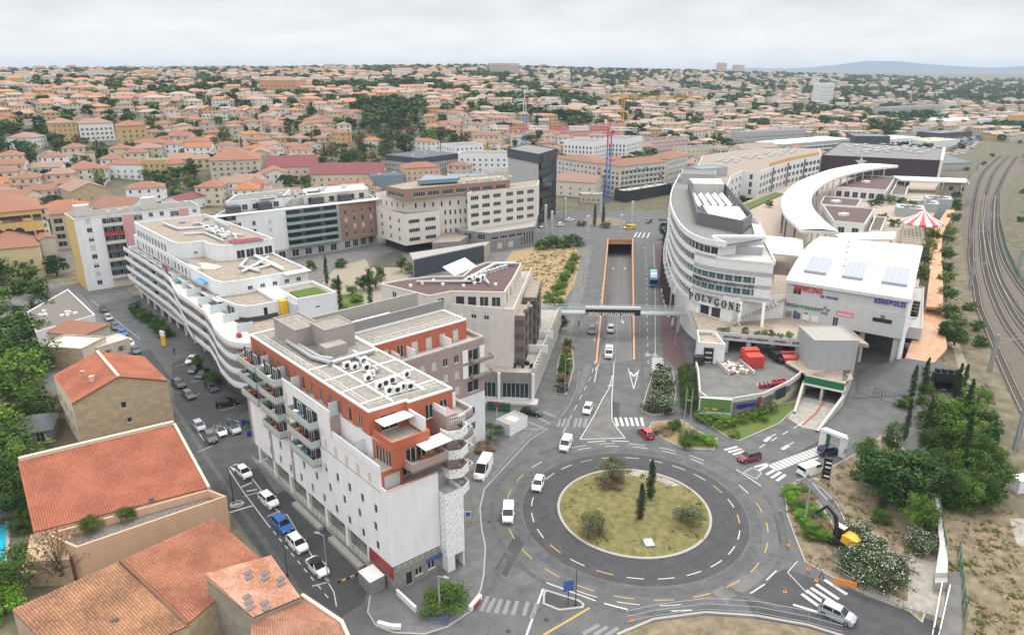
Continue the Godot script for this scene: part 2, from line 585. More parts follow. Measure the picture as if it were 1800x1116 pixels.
func vehicle(kind: String,paint: Material,a: Vector2,b: Vector2,label: String,group:="",roof: Material=null,y:=0.0,called:="") -> Node3D:
	var s:=car_shape(kind)
	var c:=(a+b)/2
	var d:=b-a
	var nm:=called if called else ("van" if kind in ["van","bigvan","kangoo"] else "car")
	var t:=thing(nm,label,nm,V(c.x,y+0.01,c.y),group,atan2(d.x,d.y))
	var W: float=s.W/2
	var L: float=s.L
	var z:=func(x: float) -> float: return L/2-x
	var g:="V%s_%s_%s" % [kind,paint.resource_name,roof.resource_name if roof else ""]
	if not cache.has(g):
		var bd:=mk(paint)
		loft(bd,[[z.call(0),0.3,s.nose-0.12,W*0.72,W*0.68],[z.call(0.1),0.2,s.nose,W*0.86,W*0.8],[z.call(0.45),0.18,s.hood-0.05,W,W*0.92],[z.call(s.ws),0.18,s.hood,W,W*0.95],[z.call(s.rf+0.6),0.18,s.hood+0.04,W,W*0.96],[z.call(s.rb),0.18,s.deck+0.02,W,W*0.95],[z.call(s.tail),0.2,s.deck,W*0.97,W*0.9],[z.call(L-0.05),0.28,s.deck-0.12,W*0.85,W*0.82],[z.call(L),0.32,s.deck-0.3,W*0.78,W*0.78]])
		var rf:=mk(roof if roof else paint)
		var cargo:=kind in ["kangoo","van","bigvan"]
		var rw: float=W*(0.9 if cargo else 0.76)
		loft(rf,[[z.call(s.rf),s.H-0.09,s.H-0.05,rw,rw*0.96],[z.call(s.rf+0.3),s.H-0.08,s.H,rw,rw*0.93],[z.call(s.rb-0.4),s.H-0.08,s.H,rw,rw*0.93],[z.call(s.rb),s.H-0.1,s.H-0.05,rw,rw*0.94]])
		var gl:=mk(M.car_glass)
		loft(gl,[[z.call(s.ws),s.hood-0.02,s.hood,W*0.9,W*0.86],[z.call(s.rf),s.hood,s.H-0.07,W*0.93,rw*0.985],[z.call(s.rb),s.deck,s.H-0.07,W*0.93,rw*0.985],[z.call(s.tail),s.deck-0.02,s.deck+0.01,W*0.86,W*0.84]])
		var mr:=mk(paint)
		mr.box(O3,V(0.18,0.13,0.09))
		var sides:=[]
		for sg in [-1.0,1.0]:
			var side:=mk(paint)
			var pl:=func(z0: float,z1: float) -> void:
				var o: float=0.012*sg
				side.quad(V(sg*W*0.935+o,s.hood-0.01,z0),V(sg*W*0.935+o,s.hood-0.01,z1),V(sg*rw*0.985+o,s.H-0.06,z1),V(sg*rw*0.985+o,s.H-0.06,z0))
			if cargo: pl.call(z.call(s.rf+1.0),z.call(s.rb))
			else:
				pl.call(z.call(s.rf+0.82),z.call(s.rf+0.92))
				pl.call(z.call(s.rb-0.12),z.call(s.rb))
				side.bar(V(sg*W*0.86,s.deck,z.call(s.tail-0.02)),V(sg*rw*0.97,s.H-0.06,z.call(s.rb)),0.12,0.06)
			side.bar(V(sg*W*0.89,s.hood,z.call(s.ws+0.03)),V(sg*rw*0.97,s.H-0.06,z.call(s.rf)),0.07,0.05)
			sides.append(side.mesh())
		if cargo: rf.quad(V(W*0.93,s.deck,z.call(s.rb)-0.012),V(-W*0.93,s.deck,z.call(s.rb)-0.012),V(-rw,s.H-0.07,z.call(s.rb)-0.012),V(rw,s.H-0.07,z.call(s.rb)-0.012))
		var dk:=mk(M.plastic)
		dk.par(V(-W*0.6,0.33,z.call(0.015)),V(W*1.2,0,0),V(0,0.16,0),V(0,0,0.03))
		dk.par(V(-W*0.7,0.3,z.call(L+0.012)),V(W*1.4,0,0),V(0,0.12,0),V(0,0,0.03))
		var pt:=mk(M.plate)
		pt.box(O3,V(0.52,0.11,0.02))
		var hl:=mk(M.headlight)
		hl.box(O3,V(0.4,0.16,0.12))
		var tl:=mk(M.tail_light)
		tl.box(O3,V(0.22,0.28,0.1))
		cache[g]=[bd.mesh(),rf.mesh(),gl.mesh(),sides,dk.mesh(),pt.mesh(),hl.mesh(),tl.mesh(),mr.mesh()]
	var k: Array=cache[g]
	inst(k[0],"body",t,O3,0,false)
	inst(k[1],"roof",t,O3,0,false)
	inst(k[2],"windows",t,O3,0,false)
	inst(k[4],"bumper_trim",t,O3,0,false)
	for e in [z.call(-0.02),z.call(L+0.02)]: inst(k[5],"number_plate",t,V(0,0.45,e),0,false)
	for sg in [-1,1]:
		inst(k[3][(sg+1)/2],"side_frame",t,O3,0,false)
		inst(k[8],"mirror",t,V(sg*(W+0.09),s.hood,z.call(s.ws+0.55)),0,false)
		inst(k[6],"headlight",t,V(sg*W*0.68,s.nose-0.16,z.call(0.12)),0,false)
		inst(k[7],"tail_light",t,V(sg*W*0.78,s.deck-0.34,z.call(L-0.06)),0,false)
		for q in [0.8,L-0.78]:
			var wh:=inst(wheel_mesh()[0],"wheel",t,V(sg*(W-0.08),0.32,z.call(q)),0,false)
			inst(wheel_mesh()[1],"rim",wh,O3,0,false)
	return t

# ---- the setting: land, roads, pavements, rails
func ccw(poly: Array) -> Array:
	var s:=0.0
	for i in poly.size():
		var p: Vector2=poly[i]
		var q: Vector2=poly[(i+1) % poly.size()]
		s += p.x*q.y-q.x*p.y
	if s>0:
		var r:=poly.duplicate()
		r.reverse()
		return r
	return poly

func sheet(called: String,poly: Array,m: Material,y: float) -> MeshInstance3D:
	var mb:=mk(m)
	mb.cap(ccw(poly),y)
	return ground_piece(mb,called)

func kerbed(called: String,poly: Array,m: Material,h:=0.13,kw:=0.2) -> MeshInstance3D:
	var p:=ccw(poly)
	var mb:=mk(m)
	mb.cap(MB.offs(p,kw),h+0.012)
	var o:=ground_piece(mb,called)
	var k:=mk(M.kerb)
	k.band(p,kw,0.0,h)
	put(k,"kerb",o)
	return o

var road: Node3D
func line(pts: Array,w: float,m: Material,y:=0.016,called:="road_marking") -> void:
	var mb:=mk(m)
	for i in pts.size()-1:
		var a: Vector2=pts[i]
		var b: Vector2=pts[i+1]
		var d:=(b-a).normalized()*w/2
		var s:=U(d.y,-d.x)
		mb.quad(v3(a-s,y),v3(b-s,y),v3(b+s,y),v3(a+s,y)) if (v3(b-s,0)-v3(a-s,0)).cross(v3(b+s,0)-v3(a-s,0)).y>0 else mb.quad(v3(a+s,y),v3(b+s,y),v3(b-s,y),v3(a-s,y))
	put(mb,called,road)

func dashes(pts: Array,on: float,off: float,w: float,m: Material,y:=0.016) -> void:
	var acc:=0.0
	for i in pts.size()-1:
		var a: Vector2=pts[i]
		var b: Vector2=pts[i+1]
		var L:=a.distance_to(b)
		var t:=acc
		while t+on<L:
			line([a.lerp(b,t/L),a.lerp(b,(t+on)/L)],w,m,y,"dash")
			t += on+off
		acc=maxf(0.0,t-L)

func arc(c: Vector2,r: float,a0: float,a1: float,n: int) -> Array:
	var out:=[]
	for i in n+1:
		var a:=deg_to_rad(lerpf(a0,a1,float(i)/n))
		out.append(c+U(sin(a),-cos(a))*r)
	return out

const RC:=Vector2(19.3,-96.4)

func land() -> void:
	var mb:=mk(M.soil)
	var sc:=mk(M.scrub)
	var xs:=[]
	var zs:=[]
	var st:=24.0
	var x:=120.0
	while x<11000:
		xs.append(x); xs.push_front(-x)
		x += st
		st *= 1.16
	for q in [-80,-40,0,40,80]: xs.append(float(q))
	xs.sort()
	st=24.0
	var z:=-300.0
	while z>-11000:
		zs.append(z)
		z -= st
		st *= 1.09
	for q in [400,200,60,0,-50,-100,-155.7,-284.9]: zs.append(float(q))
	zs.sort()
	for i in xs.size()-1:
		for j in zs.size()-1:
			var xa: float=xs[i]
			var xb: float=xs[i+1]
			var za: float=zs[j]
			var zb: float=zs[j+1]
			if za>-285.0 and zb<-155.6 and xa>-121 and xb<121: continue
			(sc if zb<-330 else mb).quad(V(xa,terr(xa,zb),zb),V(xb,terr(xb,zb),zb),V(xb,terr(xb,za),za),V(xa,terr(xa,za),za))
	var q0:=-155.7
	var q1:=-284.9
	mb.quad(V(-120,0,q0),V(20.3,0,q0),V(39.6,0,q1),V(-120,0,q1))
	mb.quad(V(29.2,0,q0),V(120,0,q0),V(120,0,q1),V(49.2,0,q1))
	ground_piece(mb,"ground")
	ground_piece(sc,"hill_ground")
	sheet("town_pavement",[U(-190,-395),U(-190,-262),U(-140,-232),U(-60,-215),U(-20,-195),U(0,-230),U(36,-290),U(64,-300),U(95,-410)],M.tar_warm,0.003)
	sheet("left_yards",L([-242.5,-268.4,-160,-228.7,-134,-215.7,-104,-174.8,-81.8,-146.5,-96.9,-137.1,-114.1,-152.3,-148.7,-155.7]),M.tar_warm,0.0035)
	sheet("left_gardens",L([-148.7,-155.7,-114.1,-152.3,-96.9,-137.1,-81.8,-146.5,-67.3,-125.7,-76.8,-122,-88.8,-113.4,-80.7,-98.2,-98.9,-95.9]),M.soil_dark,0.0038)
	# far blue hills on the horizon
	var h:=mk(M.far_hill)
	var fn:=FastNoiseLite.new()
	fn.seed=5
	fn.frequency=0.0006
	for k in 60:
		var p:=[]
		for e in 2:
			var a:=deg_to_rad(lerpf(-50,60,(k+e)/60.0))
			var r:=9500.0
			var hh:=66+40*clampf((rad_to_deg(a)-2)/22.0,0,1)+55*exp(-pow((rad_to_deg(a)-25.5)/3.0,2))+fn.get_noise_1d(a*9000)*60
			p.append([V(sin(a)*r,-20,-cos(a)*r),V(sin(a)*(r+500),hh,-cos(a)*(r+500)),V(sin(a)*(r+1600),-20,-cos(a)*(r+1600))])
		h.quad(p[0][0],p[1][0],p[1][1],p[0][1])
		h.quad(p[0][1],p[1][1],p[1][2],p[0][2])
	ground_piece(h,"far_hills")

func roads() -> void:
	road=sheet("road",L([-135.5,-212.6,-104,-174.8,-81.8,-146.5,-67.3,-125.7,-51.1,-102.8,-44.7,-95.3,-35.7,-84.3,-28.3,-77.3,-21.6,-72.1,-16.2,-66.1,51.2,-66.1,52.1,-70,100,-155.7,96,-188.4,52.8,-188.4,61.7,-268.4]),M.asphalt,0.004)
	road.mesh=null
	var mb:=mk(M.asphalt)
	# the trough of the underpass cuts the sheet in two
	mb.cap(ccw(L([-135.5,-212.6,-104,-174.8,-81.8,-146.5,-67.3,-125.7,-51.1,-102.8,-44.7,-95.3,-35.7,-84.3,-28.3,-77.3,-21.6,-72.1,-16.2,-66.1,10.1,-66.1])+[U(20.3,-155.7),U(39.6,-284.9)]+L([41.2,-298.9,24.4,-298.9,22.2,-243.2,9.6,-188.4,0,-135.7,-7.2,-135.7,-33.8,-155.7,-91.2,-188.4,-116.2,-209.7,-125.3,-218.8])),0.004)
	mb.cap(ccw([U(20.3,-155.7)]+L([10.1,-66.1,51.2,-66.1,52.1,-70,100,-155.7,96,-188.4,52.8,-188.4,68.2,-288,51.1,-298.9])+[U(49.2,-284.9),U(29.2,-158.1)]),0.004)
	road.mesh=mb.mesh()
	sheet("upper_road",L([9,-275.9,12.5,-320.4,23.9,-348,40.9,-363.5,64.1,-380.4,81.2,-360.3,92.6,-348,84.5,-310.5,69.7,-283.9,51.6,-287,23.2,-283.9]),M.asphalt,0.008)
	# dark new asphalt round the island
	var ring:=mk(M.tar_new)
	var oa:=arc(RC,17.6,0,360,72)
	var ia:=arc(RC,11.8,0,360,72)
	for i in 72: ring.quad(v3(oa[i+1],0.009),v3(oa[i],0.009),v3(ia[i],0.009),v3(ia[i+1],0.009))
	put(ring,"ring_road",road)
	var sw:=mk(M.tar_new)
	sw.cap(ccw(L([38.3,-82.3,42.1,-80,53.5,-72.5,54.4,-66.9,40.8,-66.9,31.1,-72.5,30.5,-77.7])),0.009)
	put(sw,"new_asphalt",road)
	var lp:=mk(M.tar_dark)
	lp.cap(ccw(L([-81.1,-155.7,-79.4,-161,-55.2,-135.7,-47.2,-122,-49.7,-119.8,-44.9,-113.4,-36.5,-104.1,-26,-91.5,-19.5,-82.3,-19.4,-75.6,-21.8,-73,-28.6,-78.2,-36.1,-85.3,-44.6,-95.9,-51.3,-104.1,-67.1,-126.2])),0.0075)
	put(lp,"parking_street",road)
	var W: Material=M.paint
	var Y: Material=M.paint_yellow
	for k in 24:
		var a:=k*15.0+4
		line(arc(RC,16.2,a,a+8.5,4),0.16,Y if k % 9 in [4,6] else W,0.017,"dash")
		if k != 3 and k != 21: line(arc(RC,20.3,a+5,a+12.5,4),0.16,Y if k>4 and k<20 else W,0.017,"dash")
		if k in [0,1,2,11,12,13,22,23]: line(arc(RC,21.3,a+3,a+11,4),0.14,W,0.017,"dash")
	# crossings
	for z in [[L([-4,-74.1,-3.2,-76.8]),L([-3.2,-73.9,-2.3,-76.5]),L([-2.1,-73.7,-1.4,-76.3]),L([-1,-73.6,-0.4,-76.1]),L([0.1,-73.4,0.7,-76]),L([1.5,-73.3,2.1,-75.8]),L([2.5,-72.8,3.3,-75.5])],[L([9,-124.3,9.8,-127.9]),L([9.9,-124.3,10.7,-127.9]),L([10.8,-124.1,11.5,-127.9]),L([12.2,-124.1,13,-127.9]),L([13.1,-124.1,13.9,-127.9]),L([14.1,-124.1,15,-127.9])],[L([20.8,-124.6,20.8,-128.2]),L([21.8,-124.6,21.8,-128.2]),L([22.8,-124.6,22.9,-128.2]),L([23.8,-124.6,23.9,-128.2]),L([24.8,-124.6,24.9,-128.2]),L([25.8,-124.6,26,-128.2])],
			[L([8.8,-70.2,11,-71.7]),L([10.2,-70,12,-71.4]),L([11.5,-69.8,13.3,-71.2]),L([13,-69.6,14.5,-71])],[L([39.1,-115.3,41.9,-116.5]),L([39.6,-114.5,42.4,-115.7]),L([40.2,-113.6,42.8,-114.9]),L([40.8,-112.6,43.3,-114.1]),L([42.7,-109.3,45.4,-110.5]),L([42.9,-108,45.5,-110.1])],[L([44,-106.9,46.3,-108.6]),L([44.5,-105.8,46.8,-107.7]),L([45.1,-104.9,47.3,-106.9])],[L([38.7,-77.3,40.2,-74.7]),L([39.6,-78,41.2,-75.2]),L([40.4,-78.5,42.3,-75.7]),L([41.4,-79.2,43.2,-76.3]),L([42.9,-80.1,44.7,-77.2])],
			[L([3.2,-126.5,6.1,-123.6]),L([4.8,-128.7,7.6,-125.5]),L([6.4,-130.7,8.9,-128.4]),L([1.6,-123.9,3.5,-122.2])],[L([51.1,-291.2,54,-301.1]),L([52.8,-291.2,55.7,-301.1]),L([54.3,-290.1,57.2,-300]),L([56.4,-290.1,59.1,-300])]]:
		for s in z: line(s,0.55,M.paint_worn if z[0][0].x<16 and z[0][0].y>-130 and z[0][0].x>-5 else W,0.016,"zebra_stripe")
	# give-way bars of the ramp into the car park
	var p0:=U(45.5,-110.1)
	var p1:=U(56.3,-116.3)
	for i in 14:
		var c:=p0.lerp(p1,i/13.0)
		line([c,c+U(1.0,1.9)],0.75,W,0.016,"hatch_bar")
	line(L([12.9,-119.3,21.6,-119.8]),0.25,W)
	line(L([21.5,-119.8,20.6,-123.4,20,-127.2,21.1,-136,22.9,-147.1,24.5,-157.1]),0.2,W)
	line(L([12.9,-119.3,16.4,-128.4,19.4,-137.1,21.4,-142.2,23,-149]),0.2,W)
	line(L([14.2,-118.2,17.7,-118.7]),0.25,W)
	line(L([18.8,-118.7,22,-118.5]),0.25,W)
	line(L([21.2,-143.1,22.4,-144]),0.5,W)
	line(L([18.5,-145.3,20.1,-154]),0.2,W)
	line(L([19.4,-152.3,20.7,-155.7]),0.2,W)
	line(L([27.3,-153.3,26.7,-141.7,29.6,-152.3]),0.2,W)
	line(L([27.4,-151,27.8,-148.4,29.1,-151]),0.45,W)
	line(L([1.8,-70,4.2,-78.3]),0.3,W)
	line(L([3.9,-70,10.1,-74.7]),0.3,Y)
	line(L([4.7,-79.5,11,-76]),0.2,W)
	line(L([12.1,-75.5,15,-74.4]),0.25,W)
	line(L([20.6,-74.1,23.3,-74.3]),0.2,W)
	line(L([39.3,-108.6,41.9,-103.4]),0.2,W)
	line(L([36.8,-75.3,39.6,-73.9]),0.4,W)
	line(L([39.5,-77.4,38.4,-81.6,40.7,-84]),0.12,W)
	line(L([31.9,-77.4,34.4,-79.2]),0.2,W)
	line(L([34.9,-80,37,-82]),0.2,W)
	dashes(L([9.9,-122,18.2,-149,22.6,-170.7]),2.5,2.5,0.14,W)
	dashes(L([32.4,-155.7,38.1,-188.4,46.4,-235.7,53.3,-277.9]),2.4,3.2,0.14,W)
	dashes(L([21.2,-170.7,31.9,-235.7,38.2,-277.9]),2.4,4.2,0.14,W)
	line(L([34.1,-155.7,44.4,-209.7,56.7,-277.9]),0.14,W)
	dashes(L([45.8,-116.1,57.4,-125.7]),2.0,2.0,0.2,W)
	line(L([56.5,-124.8,58.4,-126.5]),0.6,W)
	line(L([47.7,-119.1,50.7,-121.3]),0.2,W,0.016,"arrow_mark")
	line(L([47.6,-118.5,49.2,-120.2]),0.7,W,0.016,"arrow_mark")
	line(L([50,-115.9,53,-118.2]),0.2,W,0.016,"arrow_mark")
	line(L([49.8,-115.5,51.5,-117]),0.7,W,0.016,"arrow_mark")
	line(L([53.2,-111.5,55.3,-112.4]),0.4,W,0.016,"arrow_mark")
	# left street: parking bays, hatching, speed table, the 30 roundel
	line(L([-49.8,-108.8,-49.1,-110.3,-47.9,-109.9,-41.7,-102,-42.2,-101.3,-36,-95,-35.5,-95.3,-23.9,-77.7,-22.9,-75]),0.16,W)
	line(L([-49.8,-108.8,-44.9,-102,-37.6,-92.6]),0.16,W)
	for s in [L([-49.7,-109.5,-47.1,-106.9]),L([-49.1,-110.1,-47.3,-108.4]),L([-45.4,-103,-44.1,-104.4]),L([-44.1,-101.7,-42.5,-102.3]),L([-44,-100.3,-41.9,-101.5]),L([-38.3,-94.7,-36.8,-96.2]),L([-27.1,-78.8,-24.9,-79.7]),L([-44.9,-97.7,-43.3,-98.5]),L([-44.7,-95.7,-41.7,-97.6])]: line(s,0.35 if s[0].x<-44 else 0.2,W)
	dashes(L([-37.6,-92.6,-23.1,-75]),1.0,1.2,0.16,W)
	for q in [L([-107.5,-181.4,-106.9,-183.2]),L([-127.7,-205.1,-96.8,-172.3]),L([-79.5,-154,-78.1,-155.7]),L([-72.1,-145.3,-70.3,-146.5]),L([-67.6,-139.9,-68.1,-137.1]),L([-60,-131.2,-56.5,-133.8]),L([-57.2,-127.7,-54.3,-126.5]),L([-58.1,-118.7,-62.6,-124.8]),L([-55.8,-116.7,-57.7,-114.5])]: line(q,0.12,W)
	line(arc(U(-44.4,-98.1),0.95,0,360,18),0.16,W,0.016,"speed_roundel")
	var t30:=lettering(road,"speed_number","30",v3(U(-44.7,-97.7),0.02),0.6,1.0,W,"Droid Sans",0.004,0,-PI/2)
	var tb:=lettering(road,"bus_lane_word","BUS",v3(U(34.3,-161.4),0.02),0.05,1.9,W,"Droid Sans",0.004,3.0,-PI/2)
	# chequered stop box of the bus lane
	for i in 7:
		for j in 10:
			if (i+j) % 2 == 0:
				var a:=U(32.8,-151.6).lerp(U(35.5,-151.6),i/7.0)
				var b:=(U(34.2,-159.9)-U(32.8,-151.6))/10.0
				line([a+b*j,a+b*(j+1)],0.5,W,0.02,"check")
	# lanes darkened by tyres, sealed cracks, drain covers
	for a in [[18.4,0.9],[19.2,0.7],[22.6,0.8],[14.0,0.9],[15.0,0.7]]:
		for q in 9: line(arc(RC,a[0]+0.15*sin(q*2.0),q*40.0,q*40.0+36,8),a[1],M.tar_lane if a[0]>17 else M.tar_lane_new,0.0115,"tyre_track")
	for q in [L([12.9,-131.7,18.2,-149,22.9,-170.7,30.8,-222]),L([14.2,-131.2,19.2,-146.5,21.4,-155.7]),L([29.7,-155.7,37.2,-198.5,48.9,-268.4]),L([27.9,-137.1,32.1,-162.9,40.3,-209.7,51.7,-277.9]),L([-82,-149,-60.5,-119.8,-43.7,-97.4,-29.3,-78.8]),L([-43.4,-113.4,-30.4,-95.1,-18.3,-77.7]),L([36,-74,29.7,-77.7,27.6,-81.1]),L([43.2,-119.8,53.7,-127.9]),L([-9.9,-70,-3,-77.7,-0.8,-84.8])]: line(q,0.8,M.tar_lane,0.0113,"tyre_track")
	rng.seed=5
	for i in 46:
		var p:=[U(0,-95.9),U(35.9,-87.4),U(17,-137.1),U(32.2,-170.7),U(-28.4,-87.4),U(-53.2,-117.6),U(-1.5,-75.6),U(52.7,-122),U(34.6,-107.7)][i % 9] as Vector2
		p += U(rng.randf_range(-6,6),rng.randf_range(-7,7))
		var a:=rng.randf()*TAU
		var c:=[p]
		for j in 5:
			a += rng.randf_range(-0.5,0.5)
			c.append(c[-1]+U(cos(a),sin(a))*rng.randf_range(0.8,1.8))
		line(c,0.07,M.tar_crack,0.0125,"crack")
		if i % 3 == 0: line([p+U(2,1),p+U(2.6,1)],0.6,M.tar_crack,0.0127,"drain_cover")
	# repairs and lighter, worn stretches of the roadway
	var k:=0
	for q in [L([0.4,-81.1,2.8,-82.3,3.9,-80.4,1.5,-78.8]),L([18,-125.5,20.7,-135.7,22.7,-134.9,21.1,-125.5]),L([-2.4,-82.3,0.4,-90.1,2.1,-88.7,-0.8,-80.6]),L([26.7,-77.7,34.3,-82.3,35.1,-80,28.3,-75.4]),L([46.4,-188.4,48.3,-243.2,50.4,-243.2,50.2,-209.7]),L([41.4,-95.9,42.8,-95.9,40.4,-86.1,39.2,-86.7]),L([13.6,-139.9,17.6,-155.7,18.9,-155,15,-139.3]),L([51.1,-113.4,57.9,-118.7,58.5,-117.6,51.7,-112.2]),L([-92.8,-162.9,-91.2,-165.9,-77.4,-147.4,-78.6,-144.6]),L([-47.5,-113.4,-44.8,-111.1,-37.8,-102,-39,-101])]:
		var pm:=mk([M.tar_warm,M.tar_new,M.tar_dark][k % 3])
		pm.cap(ccw(q),0.0105)
		put(pm,"road_patch",road)
		k += 1
	# pavements, beds and islands
	kerbed("pavement",L([7.2,-123.4,3.5,-118.9,-2,-107.5,-4.5,-102.2,-5,-96.8,-4.5,-91.3,-3.8,-87.2,-3.8,-81,-4.1,-78.1,-5.1,-74.1,-8.1,-71.2,-10.8,-70,-14.6,-70.2,-17.1,-71.3,-18.7,-73.8,-19,-77.3,-19.8,-82.3,-18,-95.9,-10.3,-113.4,-5.4,-119.8,0,-123.2]),M.pavement)
	kerbed("splitter_island",L([4.1,-77,4.4,-78.1,8.8,-76.1,9.5,-75.3,9.3,-74.6,6.1,-74.1,4,-75.3]),M.tar_dark,0.14,0.3)
	sheet("painted_island",L([13.4,-119.8,21.2,-120,20.4,-123.6,19.8,-127.2,20.8,-136,21.1,-139.9,19.6,-136.5,16.7,-128.4]),M.tar_warm,0.011)
	kerbed("side_island",L([40.1,-107.5,42.2,-109.1,43.3,-107.8,43.3,-107.1,41.8,-105.3,41.4,-105.5]),M.tar_warm,0.1)
	kerbed("planting_bed",L([9.3,-139.3,11.8,-138.8,14.7,-154,15.4,-169.4,13.1,-169.4,10.8,-155.7]),M.soil_dark)
	kerbed("oleander_bed",L([26.5,-131.2,28.3,-128.9,32.9,-130.4,35.7,-139.9,37.5,-151.6,32.8,-151.6,29.1,-139.9]),M.soil_dark)
	kerbed("garden_bed",L([27.8,-126.2,26.7,-123.9,28.6,-119.5,31.5,-115.7,37.2,-115.1,39,-119.3,35.8,-122.7,34.1,-127.2]),M.dry_grass)
	sheet("red_pavement",L([57,-275.9,63.2,-283.9,49.6,-209.7,42.4,-159.9,40.9,-149,38.5,-152.3,37,-161,43.6,-198.5]),M.red_pavement,0.012)
	kerbed("lawn",L([37.2,-129.7,40.3,-133.8,50.2,-131.2,59.8,-135.7,60,-133.8,53.1,-125.7,42.9,-118.5,41.4,-119.3,38.7,-124.8]),M.lawn)
	var so:=kerbed("dry_bank",L([45.3,-102,43.2,-95.1,42.3,-89.4,41.6,-83.8,43.4,-81.4,45.9,-78.2,51.3,-73.9,51.9,-71.9,59.8,-82.3,69.2,-99,72.3,-113.4,72.4,-122,61.9,-113.4,54.9,-108.4,48.4,-104.9]),M.earth)
	var bp:=mk(M.asphalt)
	bp.cap(ccw(L([47.8,-104.4,50.7,-105.8,52.2,-102.3,52.7,-98.2,51.6,-92.2,49.8,-87.4,46.8,-83.5,45.8,-84.8,48.6,-89.4,49.6,-93.6,49.5,-98.2])),0.16)
	put(bp,"bike_path",so)
	for l in [L([50.4,-105.5,51.8,-102,52.4,-97.9,51.3,-92,49.6,-87.6]),L([47.9,-104.2,49.5,-98.1,49.5,-93.5,48.5,-89.2]),L([50.8,-103.7,51.2,-99])]: line(l,0.12,W,0.17)
	kerbed("pavement",L([46.1,-78.3,51,-74.7,53.9,-73.3,55.2,-72.3,55.8,-74,64.1,-87.4,58.8,-88,51.9,-75.6,47.8,-78.8]),M.conc_floor,0.19)
	sheet("works_area",L([13.4,-70,18,-72.2,24.8,-73.3,31.1,-72.7,37,-71.2,42.8,-68.3,42.8,-62.8,6.5,-62.8]),M.earth,0.03)
	var kb:=mk(M.kerb)
	kb.band(L([13.1,-69.8,18.1,-72.4,24.9,-73.6,31.2,-73,37.2,-71.4,42.9,-68.5]),0.35,0.0,0.2,false)
	ground_piece(kb,"works_kerb")
	sheet("bare_ground",L([66.1,-95.1,73.9,-100.7,77.6,-99,80.1,-95.9,72.5,-82.3,64.1,-70,56.3,-70,57.9,-77.7]),M.earth,0.012)
	sheet("dirt_path",L([121.6,-188.4,123.5,-188.4,108.2,-155.7,95.5,-131.7,85.5,-113.4,80.1,-102.3,74.6,-95.1,72.6,-95.1,79,-104.1,91.3,-126.7,102.8,-149]),M.path_dirt,0.012)
	sheet("dry_field",L([-4,-243.2,0,-266.6,13.6,-275.9,24.9,-275.9,25.9,-257.8,20.4,-222,14.2,-198.5,8.3,-195.9,6.5,-222]),M.field,0.012)
	sheet("footpath",L([25.3,-275.9,31.9,-277.9,24.1,-222,17.9,-188.4,15.1,-170.7,12.5,-170.7,14.4,-188.4,20.4,-222,25.7,-255.2]),M.tar_warm,0.016)
	sheet("garden",L([-62.2,-218.8,-62.4,-243.2,-44.1,-268.4,-34.2,-243.2,-36.8,-188.4,-46.9,-183.7]),M.path_dirt,0.012)
	sheet("small_lawn",L([-50.6,-198.5,-52.7,-210.9,-49.7,-213.2,-45.2,-206.8,-44.1,-198,-47.1,-195.4]),M.lawn,0.02)
	sheet("parking_lot",L([-55.2,-257.8,-45.5,-277.9,-11.8,-288,-22,-268.4,-34.2,-243.2,-50.4,-243.2]),M.tar_warm,0.012)

func island() -> void:
	var mb:=mk(M.island_grass)
	mb.lathe(v3(RC,0),[U(11.75,0.16),U(10.5,0.3),U(6,0.52),U(0.001,0.6)],64)
	var o:=ground_piece(mb,"roundabout_island")
	for i in 40:
		var k:=mk(M.kerb)
		k.band(arc(RC,12.1,360-i*9.0,360-i*9.0-8.85,3),0.4,0.0,0.2,false)
		put(k,"kerbstone",o)
	var c:=mk(M.conc_floor)
	c.cap(ccw(L([18.7,-107.3,22.4,-107.5,26.1,-105.5,28.2,-103,27.1,-102.7,23.8,-103,19.7,-105.7])),0.34)
	put(c,"concrete_patch",o)
	var w:=mk(M.steel)
	w.box(v3(U(20.1,-87.6),0.4),V(1.4,0.14,1.8),0.15)
	put(w,"manhole",o)

